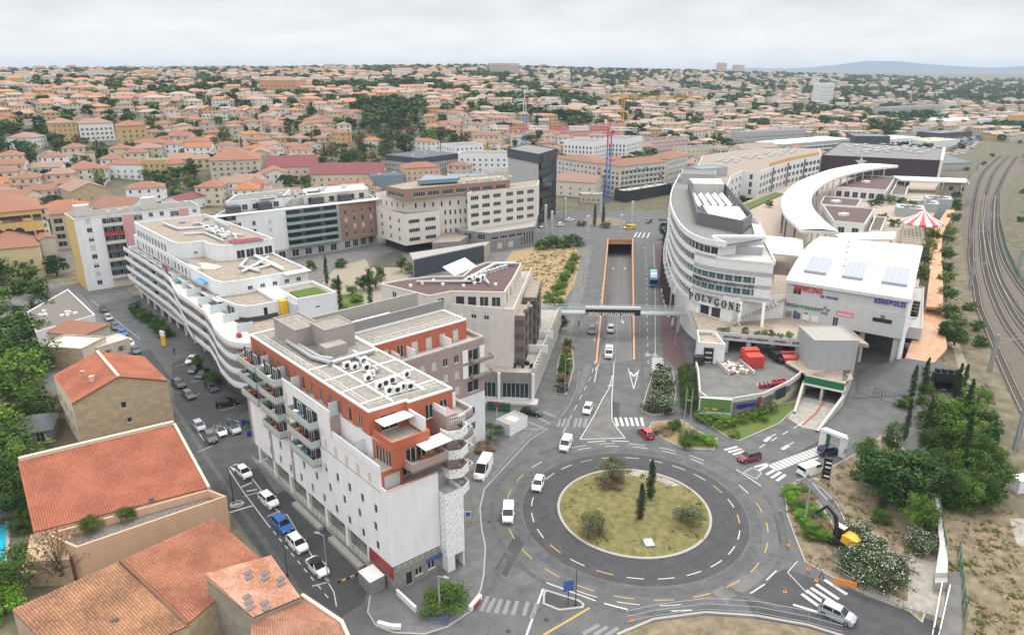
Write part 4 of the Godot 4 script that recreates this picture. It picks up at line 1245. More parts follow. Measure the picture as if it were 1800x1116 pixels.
	slab(t,"maroon_canopy",wsp([[44.5,-13],[49.5,-13],[49.8,-21],[46,-21]]),22.9,23.05,M.maroon)
	slab(t,"cream_terrace",wsp([[45,-2.0],[52,-1.8],[55.5,-5.5],[54,-8],[48,-6]]),18.55,18.8,M.r_cream)
	# plant on the roofs
	for k in 9: cuboid(t,"vent_box",v3(ws(10+(k % 5)*6.1,-12-(k*3) % 8),22.35),V(1.4,0.8+0.1*(k % 3),1.0),0.7,M.steel)
	for k in 6: cuboid(t,"silencer_panel",v3(ws(20+k*2.0,-18.5),22.35),V(0.5,1.9,1.6),0.7,M.steel_lt)
	for k in 8: ac_unit(t,v3(ws(24+k*2.4,-14.5-(k % 2)*2),22.35),0.7+k*1.57,1.25)
	duct(t,[v3(ws(8,-7),22.9),v3(ws(20,-8),22.9),v3(ws(22,-14),22.9),v3(ws(40,-14.5),22.9)],0.35,M.steel_lt)
	duct(t,[v3(ws(14,-15),22.9),v3(ws(34,-16.5),22.9),v3(ws(40,-19),22.9)],0.3,M.steel_lt)
	duct(t,[v3(ws(28,-7),22.9),v3(ws(30,-12),22.9),v3(ws(44,-12.5),22.9)],0.3,M.steel_lt)
	duct(t,[v3(ws(52,-15),19.1),v3(ws(58,-11),19.1),v3(ws(66,-13),19.1)],0.4,M.steel_lt)
	duct(t,[v3(ws(54,-20),19.2),v3(ws(60,-14),19.2),v3(ws(64,-9),19.2)],0.4,M.steel_lt)
	duct(t,[v3(ws(50,-18),19.2),v3(ws(68,-18),19.2)],0.45,M.white)
	duct(t,[v3(ws(56,-16.5),19.1),v3(ws(62,-17),19.1),v3(ws(63,-12),19.1)],0.3,M.steel_lt)
	slab(t,"white_canopy",wsp([[70,-17],[72.2,-17],[72.2,-23.5],[70,-23.5]]),18.6,18.8,M.white)

# ---- tiled roofs
func gable(t: Node3D,r: Array,y: float,rise: float,rm: Material,wm: Material,over:=0.4,called:="roof") -> void:
	var x: Vector2=(r[1]-r[0]).normalized()
	var z: Vector2=(r[0]-r[3]).normalized()
	var a:=v3(r[0]-x*over+z*over,y-over*0.35)
	var b:=v3(r[1]+x*over+z*over,y-over*0.35)
	var c:=v3(r[2]+x*over-z*over,y-over*0.35)
	var d:=v3(r[3]-x*over-z*over,y-over*0.35)
	var e:=v3((r[0]+r[3])/2-x*over,y+rise)
	var f:=v3((r[1]+r[2])/2+x*over,y+rise)
	var mb:=mk(rm)
	var dn:=V(0,-0.14,0)
	mb.quad(a,b,f,e); mb.quad(c,d,e,f)
	mb.quad(a+dn,b+dn,b,a); mb.quad(c+dn,d+dn,d,c)
	mb.quad(b+dn,f+dn,f,b); mb.quad(f+dn,c+dn,c,f); mb.quad(d+dn,e+dn,e,d); mb.quad(e+dn,a+dn,a,e)
	mb.quad(b+dn,a+dn,e+dn,f+dn); mb.quad(d+dn,c+dn,f+dn,e+dn)
	put(mb,called,t)
	for k in [1,3]:
		var g:=mk(wm)
		g.tri(v3(r[k],y),v3(r[(k+1) % 4],y),v3((r[k]+r[(k+1) % 4])/2,y+rise-0.05))
		put(g,"gable_wall",t)

func hip(t: Node3D,r: Array,y: float,rise: float,rm: Material,over:=0.45,called:="roof") -> void:
	var x: Vector2=(r[1]-r[0]).normalized()
	var z: Vector2=(r[0]-r[3]).normalized()
	var w: float=r[0].distance_to(r[1])
	var dp: float=r[0].distance_to(r[3])
	var yy:=y-over*0.35
	var a:=v3(r[0]-x*over+z*over,yy)
	var b:=v3(r[1]+x*over+z*over,yy)
	var c:=v3(r[2]+x*over-z*over,yy)
	var d:=v3(r[3]-x*over-z*over,yy)
	var k:=minf(dp,w*0.98)/2
	var e: Vector3
	var f: Vector3
	if w >= dp:
		e=v3((r[0]+r[3])/2+x*k,y+rise)
		f=v3((r[1]+r[2])/2-x*k,y+rise)
	else:
		e=v3(mid(r),y+rise)
		f=e+v3(x*0.01,0)
	var mb:=mk(rm)
	var dn:=V(0,-0.14,0)
	mb.quad(a,b,f,e); mb.tri(b,c,f); mb.quad(c,d,e,f); mb.tri(d,a,e)
	mb.quad(a+dn,b+dn,b,a); mb.quad(b+dn,c+dn,c,b); mb.quad(c+dn,d+dn,d,c); mb.quad(d+dn,a+dn,a,d)
	mb.quad(d+dn,c+dn,b+dn,a+dn)
	put(mb,called,t)

func chimney(t: Node3D,p: Vector2,y: float,h:=1.2,m: Material=null) -> void:
	var mb:=mk(m if m else M.r_cream)
	mb.box(v3(p,y),V(0.7,h,0.5),0.4)
	mb.box(v3(p,y+h),V(0.85,0.12,0.65),0.4)
	put(mb,"chimney",t)

# rows of clay tiles laid on a slope: a -> b along the eave, d -> c along the ridge
func tiles(t: Node3D,a: Vector3,b: Vector3,c: Vector3,d: Vector3,lo: Color,hi: Color,seed_: int,w:=0.34,l:=0.42) -> void:
	if not cache.has("tile"):
		var mb:=mk(M.tile)
		for i in 3:
			var a0:=PI*i/3.0
			var a1:=PI*(i+1)/3.0
			mb.quad(V(-cos(a0)*0.5,sin(a0)*0.3,0.5),V(-cos(a1)*0.5,sin(a1)*0.3,0.5),V(-cos(a1)*0.45,sin(a1)*0.22,-0.6),V(-cos(a0)*0.45,sin(a0)*0.22,-0.6))
		mb.quad(V(-0.5,0,0.5),V(0.5,0,0.5),V(0.25,0.26,0.5),V(-0.25,0.26,0.5))
		cache.tile=mb.mesh()
	var r:=RandomNumberGenerator.new()
	r.seed=seed_
	var fn:=FastNoiseLite.new()
	fn.seed=seed_
	fn.frequency=0.16
	var xf:=[]
	var cl:=[]
	var along:=maxf(a.distance_to(b),d.distance_to(c))
	var up:=maxf(a.distance_to(d),b.distance_to(c))
	var nu:=int(along/w)
	var nv:=int(up/l)
	var nrm:=(b-a).cross(d-a).normalized()
	if nrm.y<0: nrm=-nrm
	for i in nu:
		for j in nv:
			var u:=(i+0.5)/nu
			var v:=(j+0.5)/nv
			var p:=a.lerp(b,u).lerp(d.lerp(c,u),v)
			var q:=a.lerp(b,u).lerp(d.lerp(c,u),v+0.02)
			var z:=(p-q).normalized()
			var x:=nrm.cross(z).normalized()
			var ww:=a.lerp(d,v).distance_to(b.lerp(c,v))/nu
			xf.append(Transform3D(Basis(x*ww,nrm*w,z*l),p-t.position+nrm*0.02))
			var k:=clampf(0.5+fn.get_noise_2d(p.x,p.z)*0.9+r.randf_range(-0.28,0.28),0,1)
			cl.append(lo.lerp(hi,k))
	var mm:=MultiMesh.new()
	mm.transform_format=MultiMesh.TRANSFORM_3D
	mm.use_colors=true
	mm.mesh=cache.tile
	mm.instance_count=xf.size()
	for k in xf.size():
		mm.set_instance_transform(k,xf[k])
		mm.set_instance_color(k,cl[k])
	var o:=MultiMeshInstance3D.new()
	o.multimesh=mm
	o.name="roof_tiles"
	t.add_child(o,true)
	o.set_meta("kind","stuff")
	var bd:=mk(M.tile_bed)
	var lw:=V(0,-0.12,0)
	for i in 6:
		for j in 4:
			var bl:=func(u: float,v: float) -> Vector3: return a.lerp(b,u).lerp(d.lerp(c,u),v)+lw
			bd.quad(bl.call(i/6.0,j/4.0),bl.call((i+1)/6.0,j/4.0),bl.call((i+1)/6.0,(j+1)/4.0),bl.call(i/6.0,(j+1)/4.0))
	put(bd,"roof_bed",t)

# ---- near left: old houses and halls under clay tiles
func near_left() -> void:
	var TL:=Color(0.28,0.085,0.048)
	var TH:=Color(0.39,0.135,0.075)
	# gabled house
	var r:=L([-80,-116.5,-67.4,-126.8,-77.5,-138.4,-90.7,-128.7])
	var t:=thing("gabled_house","gabled house with bare ochre side wall and red clay roof by the left street","house",v3(mid(r),0))
	block(t,r,0,9.0,[M.old_ochre,M.r_cream,M.old_ochre,M.r_cream],M.concrete,[[0,2.2,3,1,1,0.9,1.1,"d",9,8],[0,5.4,3,1,1,1.0,1.3,"h",7,7],[3,1.5,3,2,3,1.0,1.6,"b"],[1,1.5,3,2,3,1.0,1.6,"b"]],0)
	var e: Vector2=(r[0]+r[1])/2
	var f: Vector2=(r[2]+r[3])/2
	var g:=mk(M.old_ochre)
	g.tri(v3(r[0],9),v3(r[1],9),v3(e,11.9))
	put(g,"gable_wall",t)
	g=mk(M.old_ochre)
	g.tri(v3(r[2],9),v3(r[3],9),v3(f,11.9))
	put(g,"gable_wall",t)
	var o: Vector2=(r[0]-r[3]).normalized()*0.35
	tiles(t,v3(r[3]-o,8.9),v3(r[0]+o,8.9),v3(e+o,12.0),v3(f-o,12.0),TL,TH,3)
	tiles(t,v3(r[1]+o,8.9),v3(r[2]-o,8.9),v3(f-o,12.0),v3(e+o,12.0),TL,TH,4)
	var rd:=mk(M.r_cream)
	rd.bar(v3(e+o,12.12),v3(f-o,12.12),0.5,0.3)
	put(rd,"ridge",t)
	chimney(t,r[3].lerp(r[0],0.55).lerp(f.lerp(e,0.55),0.45),10.2,1.6,M.terracotta_pot)
	chimney(t,r[3].lerp(r[0],0.75).lerp(f.lerp(e,0.75),0.55),10.6,1.0)
	# big red hall
	var a:=V(-76.2,9,-95.9)
	var b:=V(-57.7,9,-108)
	var c:=V(-46.2,6.2,-93)
	var d:=V(-65.6,6.2,-82.1)
	t=thing("tiled_hall","big hall under a wide red clay tile roof facing the street, below the gabled house","hall",V((a.x+c.x)/2,0,(a.z+c.z)/2))
	var w:=mk(M.salmon)
	for s in [[d,c],[c,b],[b,a],[a,d]]: w.quad(V(s[0].x,0,s[0].z),V(s[1].x,0,s[1].z),s[1]-V(0,0.1,0),s[0]-V(0,0.1,0))
	put(w,"wall",t)
	tiles(t,d,c,b,a,TL,TH,7)
	var cp:=mk(M.r_cream)
	cp.bar(a+V(0,0.25,-0.3),b+V(0,0.25,-0.3),0.6,0.7); cp.bar(b+V(0.25,0.1,0),c+V(0.25,0.1,0),0.4,0.5)
	put(cp,"coping",t)
	cuboid(t,"skylight",V(-52.8,6.7,-89.3),V(0.7,0.15,0.6),0.3,M.glass)
	# salmon parapet hall between the two roofs
	var s0:=U(-58.1,-79.2)
	var s1:=U(-42.7,-91.2)
	var s2:=U(-46,-93)
	var s3:=U(-63.9,-82.1)
	t=thing("parapet_wall_building","narrow flat building with salmon parapet wall between the two clay roofs","building",v3((s0+s2)/2,0))
	block(t,[s0,s1,s2,s3],0,4.8,M.salmon,M.roof_dirty,[],1.2,M.salmon)
	# lean-to with corrugated roof
	t=thing("lean_to_shed","small lean-to with cream barrel tiles beside the bare tree","shed",V(-65.2,0,-84.8))
	var la:=V(-65.1,4,-78.7)
	var lb:=V(-59.4,4,-79.1)
	var lc:=V(-61.7,5,-83.9)
	var ld:=V(-66.9,5,-83)
	tiles(t,la,lb,lc,ld,Color(0.45,0.32,0.2),Color(0.6,0.45,0.3),9,0.4,0.9)
	var lw:=mk(M.old_ochre)
	for s in [[la,lb],[lb,lc],[lc,ld],[ld,la]]: lw.quad(V(s[0].x,0,s[0].z),V(s[1].x,0,s[1].z),s[1]-V(0,0.05,0),s[0]-V(0,0.05,0))
	put(lw,"wall",t)
	# lower roofs
	a=V(-57.7,7.2,-66.2)
	b=V(-49.6,7.2,-74.9)
	c=V(-37.4,5.4,-65.7)
	d=V(-46.3,5.4,-58.4)
	t=thing("tiled_house","weathered brown clay roof in the lower left corner, left of the redder slope","house",V(c.x,0,c.z))
	tiles(t,d,c,b,a,Color(0.20,0.10,0.055),Color(0.40,0.205,0.11),11)
	w=mk(M.old_ochre)
	for s in [[d,c],[c,b],[b,a],[a,d]]: w.quad(V(s[0].x,0,s[0].z),V(s[1].x,0,s[1].z),s[1]-V(0,0.1,0),s[0]-V(0,0.1,0))
	put(w,"wall",t)
	cuboid(t,"skylight",V(-45.9,6,-65.8),V(0.9,0.2,0.7),0.3,M.glass)
	a=V(-49.6,7.3,-74.7)
	b=V(-41.3,7.3,-83.8)
	c=V(-32.6,5.4,-77.2)
	d=V(-37.6,5.4,-65.9)
	t=thing("tiled_house","redder clay roof slope sloping to the street in front of the salmon wall","house",V(c.x,0,c.z))
	tiles(t,d,c,b,a,Color(0.25,0.095,0.055),Color(0.40,0.165,0.095),12)
	w=mk(M.old_ochre)
	for s in [[d,c],[c,b],[b,a],[a,d]]: w.quad(V(s[0].x,0,s[0].z),V(s[1].x,0,s[1].z),s[1]-V(0,0.1,0),s[0]-V(0,0.1,0))
	put(w,"wall",t)
	cuboid(t,"skylight",V(-40.9,6.6,-80.6),V(1.4,0.2,0.9),0.5,M.steel)
	var vr:=mk(M.tile_bed)
	vr.bar(a+V(0,0.1,0),d+V(0,0.1,0),0.35,0.3)
	put(vr,"verge",t)
	# raised block with patched tiles
	var pr:=L([-29.2,-64.4,-24.8,-67.7,-30.1,-74,-37,-70.6])
	t=thing("raised_house_block","raised house block with patched pink and grey tiled roof at the street edge","house",v3(mid(pr),0))
	block(t,pr,0,7.6,M.old_grey,M.tile_bed,[],0)
	var q:=up3(pr,7.75)
	tiles(t,q[0],q[1],q[2]+V(0,0.9,0),q[3]+V(0,0.9,0),Color(0.38,0.17,0.10),Color(0.58,0.33,0.24),14,0.34,0.44)
	for k in 11:
		var u:=fmod(k*0.37+0.1,0.9)
		var v:=fmod(k*0.53+0.15,0.85)
		cuboid(t,"tile_patch",q[0].lerp(q[1],u).lerp((q[3]+V(0,0.9,0)).lerp(q[2]+V(0,0.9,0),u),v)+V(0,0.1,0),V(0.9,0.06,0.7),0.9,M.tile_grey)
	w=mk(M.old_ochre)
	w.quad(q[3],q[2],q[2]+V(0,0.9,0),q[3]+V(0,0.9,0)); w.tri(q[1],q[2],q[2]+V(0,0.9,0)); w.tri(q[3],q[0],q[3]+V(0,0.9,0))
	put(w,"gable_wall",t)
	a=V(-25.1,7,-68.7)
	b=V(-19.3,7,-64.3)
	c=V(-15.7,5,-58.8)
	d=V(-29.9,7,-65.4)
	t=thing("tiled_house","dull brown tiled roof running out of frame beside the end of the parking strip","house",V(b.x-6,0,b.z+4))
	var e3:=V(-27.3,5,-57.3)
	tiles(t,e3,c,b,d,Color(0.27,0.13,0.08),Color(0.42,0.22,0.14),15)
	tiles(t,d,b,a,a.lerp(d,0.4),Color(0.30,0.14,0.09),Color(0.45,0.22,0.14),16)
	w=mk(M.r_cream)
	w.quad(V(b.x,0,b.z),V(a.x,0,a.z),a,b); w.quad(V(c.x,0,c.z),V(b.x,0,b.z),b,c); w.bar(a+V(0.15,0.15,0),b+V(0.15,0.15,0),0.4,0.4); w.bar(b+V(0.1,0.15,0),c+V(0.1,0.15,0),0.4,0.4)
	put(w,"wall",t)
	# small buildings up the left street
	var p:=L([-129.8,-179.6,-117.7,-164.3,-110.3,-177.3,-131.2,-200.5])
	p=ccw(p)
	t=thing("flat_building","low flat roofed building with white roof vents beside the left trees","building",v3(mid(p),0))
	block(t,p,0,4.6,M.r_white,M.roof_dirty,[],0.4)
	for k in 8: cuboid(t,"roof_vent",v3(p[0].lerp(p[2],0.25+0.07*k)+U(sin(k*5.0)*2.2,cos(k*3.0)*1.5),4.65),V(0.9,0.5+0.1*(k % 3),0.7),k*0.6,M.white)
	p=ccw(L([-115.8,-162.9,-109.7,-166.9,-101.9,-166.9,-109.5,-174.6,-118.3,-177.8]))
	t=thing("small_house","small house with an orange tiled hip roof between two flat roofs","house",v3(mid(p),0))
	var hr:=rect(mid(p),11.5,8.5,-0.25)
	block(t,hr,0,4.2,M.r_cream,M.concrete,[[0,1.2,3,1,3,1,1.4,"b"]],0)
	hip(t,hr,4.2,1.8,M.terra_a)
	p=rect(U(-104.5,-157.5),11,8,-0.15)
	t=thing("flat_house","grey flat roofed house with ochre wall above the gabled house","house",v3(mid(p),0))
	block(t,p,0,4.8,[M.old_ochre,M.r_cream,M.r_cream,M.r_cream],M.pale_conc,[[1,1.2,3,1,2,1,1.4,"b"]],0.35)
	p=rect(U(-98.8,-161.6),5.5,8,-0.6)
	t=thing("annex","cream street annex with sagging flat roof beside the grey flat house","house",v3(mid(p),0))
	block(t,p,0,3.6,M.r_cream,M.pale_conc,[[1,1.0,3,1,2,1,1.4,"b"]],0.2)
	p=rect(U(-90.2,-120.1),6,7,0.4)
	t=thing("garden_pavilion","dark garden pavilion with a small pyramid slate roof under the trees","pavilion",v3(mid(p),0))
	block(t,p,0,3.0,M.gpan,M.concrete,[[0,0.4,3,1,2,1.4,2,"d"]],0)
	hip(t,p,3.0,1.8,M.slate)
	# pool
	var pw:=ccw(L([-82.4,-92.9,-78.1,-92.9,-72.2,-84,-75.3,-82.8]))
	t=thing("swimming_pool","turquoise garden swimming pool at the left picture edge","pool",v3(mid(pw),0))
	slab(t,"pool_edge",MB.offs(pw,-0.5),0,0.1,M.pale_conc)
	slab(t,"water",pw,0.02,0.13,M.pool)
	sheet("pool_terrace",L([-86.4,-95.9,-80.7,-98.2,-74.8,-92.2,-68.2,-81.1,-74,-78.8]),M.stone_paving,0.02)

# ---- the housing and offices in the middle distance
func terraced_residence() -> void:
	var rp:=[U(-28.7,-148.9),U(-17.1,-140.2),U(-12.8,-143.4),U(-1.6,-142.6),U(0.3,-152.9),U(2.3,-166.3),U(-6.2,-167.4),U(-9.4,-162.1),U(-11.1,-155.3),U(-18.7,-154.8),U(-23.9,-152.5)]
	var t:=thing("apartment_building","pale residence with striped brown corner towers and a maroon gravel roof above shops","apartment building",v3(mid(rp),0))
	var body:=[U(-29.2,-148.5),U(-18.0,-139.8),U(-13.2,-142.2),U(0.3,-138.2),U(5.0,-171),U(-6.2,-172),U(-11.5,-157),U(-24,-154)]
	var BG: Material=M.r_stone
	block(t,body,6.5,18.5,BG,M.terrace_floor,[[2,8.0,2.9,4,2,1.2,1.7,"fffs",4.0,4.5],[1,8,2.9,4,1,1,1.5,"wf"],[0,8,2.9,4,3,1,1.5,"wfs"],[3,7,2.9,4,7,1.4,2,"dwh"]],0)
	var pb:=mk(BG)
	pb.band([body[2],body[3],body[4]],0.22,18.5,19.6,false)
	put(pb,"terrace_parapet",t)
	block(t,rp,18.52,21.6,BG,M.roof_maroon,[[2,18.7,3,1,4,1.9,2.1,"dwhf",0.5,0.5],[1,18.7,3,1,1,1.5,2.1,"d"],[0,18.7,3,1,2,1.2,2.1,"df"],[4,18.7,3,1,3,1.5,2.1,"dw"],[3,18.7,3,1,2,1.6,2.1,"dw"]],0.35,BG)
	# striped towers
	for tw in [[[U(-2.4,-140.2),U(2.6,-139.6),U(3.8,-147.5),U(-0.6,-148)],17.6],[[U(2.4,-152),U(5.6,-151.8),U(7.2,-166),U(4.2,-166)],17.8],[[U(3.0,-147.6),U(4.4,-147.5),U(5.0,-151.7),U(3.4,-151.8)],17.0]]:
		var k:=0
		var y:=6.5
		while y<tw[1]-0.2:
			var h:=minf(1.45,tw[1]-y)
			slab(t,"tower_band",MB.offs(tw[0],0.04*(k % 2)),y,y+h-0.004,M.brown_a if k % 2 == 0 else M.brown_b)
			y += h
			k += 1
		slab(t,"tower_roof",MB.offs(tw[0],0.25),tw[1]-0.3,tw[1]+0.05,M.rtan)
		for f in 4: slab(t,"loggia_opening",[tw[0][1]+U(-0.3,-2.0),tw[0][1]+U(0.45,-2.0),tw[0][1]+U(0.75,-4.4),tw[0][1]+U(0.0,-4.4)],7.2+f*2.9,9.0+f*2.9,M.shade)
	# shop base under the terrace
	var bp:=[U(-17,-137.6),U(4.4,-135.7),U(12.2,-174.8),U(-6,-176),U(-26,-152)]
	block(t,bp,0,6.45,[M.gpan,M.pale_conc,M.concrete,M.concrete,M.concrete],M.terrace_floor,[[0,0.6,3,1,3,5.6,3.4,"r",0.4,0.2]],0)
	for k in 4: cuboid(t,"shop_pillar",v3(bp[0].lerp(bp[1],k/3.0)+U(0,0.35),0),V(0.6,6.4,0.6),0,M.r_white)
	var rw:=mk(M.pale_conc)
	rw.band([U(4.5,-135.6),U(12.3,-174.8)],0.25,6.45,7.7,false)
	put(rw,"terrace_wall",t)
	for k in 22: cuboid(t,"wall_fin",v3(U(4.55,-135.9).lerp(U(12.3,-174.4),k/21.0)+U(0.25,0),3.0),V(0.5,4.6,0.3),0.2,M.pale_conc)
	rail(t,[V(-15,0.4,-135.6),V(5,0.4,-133.6)],1.0,M.white,1.2)
	slab(t,"shop_forecourt",[U(-16,-137),U(-16,-135.2),U(5.2,-133.2),U(5.6,-136)],0,0.4,M.pale_conc)
	for k in 2: slab(t,"patio_screen",[U(3.0+k*1.7,-147-k*9),U(8.0+k*1.7,-146.5-k*9),U(8.0+k*1.7,-146.7-k*9),U(3.0+k*1.7,-147.2-k*9)],6.5,8.4,M.r_white)
	for k in 5: cuboid(t,"patio_furniture",V(0.5+k*0.9,6.5,-138.6-(k % 2)*1.5),V(0.8,0.8,0.6),k*0.8,M.plastic)
	# machines, ducts and the tilted solar panel
	var so:=mk(M.solar_white)
	so.par(V(-13.0,21.9,-155.2),V(4.6,0,-8.6),V(-0.1,0.12,0.1),V(2.8,-0.0,1.5)*-1.0+V(0,1.6,0))
	put(so,"solar_panel",t)
	duct(t,[V(-21,22.2,-149.6),V(-9,22.2,-149.8),V(-8,22.2,-152)],0.3)
	duct(t,[V(-10.5,22.3,-150),V(-6.5,22.3,-159),V(-4,22.3,-164.5),V(1,22.3,-165)],0.4,M.steel_lt)
	duct(t,[V(-5,22.2,-148),V(-6,22.2,-152)],0.25,M.steel_lt)
	for k in 4: ac_unit(t,V(-9.2+(k % 2)*1.4+k*0.4,21.7,-150.4-(k/2)*1.6),0,1.3)
	for k in 9: cuboid(t,"roof_vent",V(-22+k*2.3,21.65,-147.5-(k*7 % 5)),V(0.6,0.5,0.6),0.3,M.white)
	for k in 7: cuboid(t,"roof_machine",V(-7+k*0.9,21.65,-156-k*1.1),V(1.0,0.9,0.8),0.5+k,M.steel_lt)

func loggias(t: Node3D,p: Vector2,q: Vector2,y0: float,n: int,fh: float,out: float,mats: Array) -> void:
	for k in n:
		var y:=y0+k*fh
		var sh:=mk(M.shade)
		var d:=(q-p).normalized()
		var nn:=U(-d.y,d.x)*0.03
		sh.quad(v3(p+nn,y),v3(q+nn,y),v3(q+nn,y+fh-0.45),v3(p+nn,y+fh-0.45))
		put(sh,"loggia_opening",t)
		balcony(t,p,q,out,y,mats[k % mats.size()],0.95)
		var ms:=win_mesh("w",1.3,2.0,M.frame,M.glass)
		for e in 2: inst(ms[0],"window",t,v3(p.lerp(q,0.3+0.4*e)+nn*8,y+0.05),atan2(-d.y,d.x))

func pale_block() -> void:
	var a:=U(-143,-224.7)
	var b:=U(-134.1,-214.6)
	var c:=U(-104.7,-236.8)
	var d:=U(-113,-248)
	var t:=thing("apartment_building","pale pink and white apartment slab with yellow gable at the head of the left street","apartment building",v3((a+c)/2,0))
	var f:=func(k: float) -> Vector2: return b.lerp(c,k)
	var poly:=[a,b,f.call(0.2),f.call(0.36),f.call(0.44),f.call(0.52),f.call(0.74),f.call(0.82),f.call(0.9),c,d]
	var Wh: Material=M.r_white
	block(t,poly,0,22.6,[M.r_yellow,Wh,M.r_pale,M.r_pink,M.r_pale,Wh,M.r_pale,M.r_pink,Wh,Wh,Wh],M.rgrey,[[1,1.5,2.8,8,1,1.5,1.5,"swf"],[5,1.5,2.8,8,2,1.3,1.4,"ws"],[0,1.5,2.8,8,2,0.6,1.0,"w",4,2],[8,1.5,2.8,8,1,1.3,1.4,"ws"]],0.4,M.r_pale)
	loggias(t,f.call(0.205),f.call(0.355),3.0,7,2.8,0.9,[M.r_pale,M.cl_teal_dark,M.r_pale,M.rail_green,M.r_pale,M.cl_red,M.r_pale])
	loggias(t,f.call(0.445),f.call(0.515),3.0,7,2.8,0.7,[M.r_pale,M.rail_green,M.r_pale])
	loggias(t,f.call(0.745),f.call(0.815),3.0,7,2.8,0.7,[M.r_pale,M.rail_green])
	for k in [[0.1,0.5,4.5],[0.62,0.55,5.0],[0.38,0.4,1.6],[0.44,0.6,1.6],[0.85,0.5,1.8],[0.93,0.5,1.8],[0.28,0.3,1.6]]:
		var p: Vector2=b.lerp(c,k[0]).lerp(a.lerp(d,k[0]),k[1])
		cuboid(t,"roof_housing" if k[2]>3 else "chimney_stack",v3(p,22.65),V(4.2 if k[2]>3 else 1.2,k[2]*0.75,3.2 if k[2]>3 else 0.9),0.65,M.r_pale)

func long_residence() -> void:
	var a:=U(-103.5,-243)
	var b:=U(-82.5,-256.5)
	var b2:=U(-66,-269)
	var c:=U(-53.7,-279.2)
	var d:=U(-62.3,-298)
	var e:=U(-104,-268)
	var t:=thing("apartment_building","long grey and white residence with teal glass balconies and a brown brick end","apartment building",v3((a+d)/2,0))
	block(t,[a,b,b2,c,d,e],3.6,17.8,[M.r_white,M.r_grey,M.brick_brown,M.brick_brown,M.r_grey,M.r_grey],M.rgrey,[[0,5,2.85,4,3,1.2,1.6,"dw",1,9],[0,5,2.85,4,1,1.1,1.4,"f",16,3],[2,5,2.85,4,4,1.1,1.7,"dfh"],[3,5,2.85,4,3,1.1,1.7,"df"]],0.5,M.r_white)
	block(t,[a+U(4,-1),b2,c+U(-1,-2),d,e],0,3.58,M.r_grey,M.concrete,[[0,0.3,3,1,8,2.5,2.6,"dh"],[1,0.3,3,1,4,2.5,2.8,"r"]],0)
	loggias(t,b,b.lerp(b2,0.95),4.2,5,2.8,1.5,[M.balcony_teal])
	loggias(t,a.lerp(b,0.02),a.lerp(b,0.3),4.2,5,2.8,1.2,[M.balcony_glass])
	slab(t,"white_fascia",ccw([a+U(-0.6,1.5),c+U(2.0,0.5),c+U(0,-2),a+U(-1,-1)]),17.85,18.2,M.white)
	block(t,[a.lerp(c,0.05)+U(-1,-7),a.lerp(c,0.42)+U(-2.5,-5),d.lerp(e,0.6),e],17.9,21.4,M.r_white,M.rgrey,[[0,18.2,3,1,5,2.0,2.0,"dh"]],0.4)
	block(t,[a.lerp(c,0.55)+U(-2.5,-4),a.lerp(c,0.98)+U(-2.5,-4),d,d.lerp(e,0.5)],17.9,21.2,M.r_pale,M.pale_conc,[[0,18.1,3,1,6,2.2,2.2,"dhw"]],0.4)
	for k in [0.12,0.3,0.62,0.8]:
		var p:=a.lerp(c,k)+U(-1.5,-3.2)
		var mb:=mk(M.dark_mesh)
		mb.prism(rect(p,4.5,4,0.6),17.9,20.6)
		put(mb,"pergola_cage",t)
	for k in 12: cuboid(t,"roof_machine",v3(a.lerp(d,0.25+0.055*k)+U(sin(k*2.0)*3,cos(k*3.3)*2),21.45),V(1.4,0.8,1.0),k,M.steel_lt)
	for k in 4: cuboid(t,"solar_rack",v3(a.lerp(d,0.3+0.1*k)+U(2,1),21.5),V(5,0.3,1.5),0.6,M.slate)

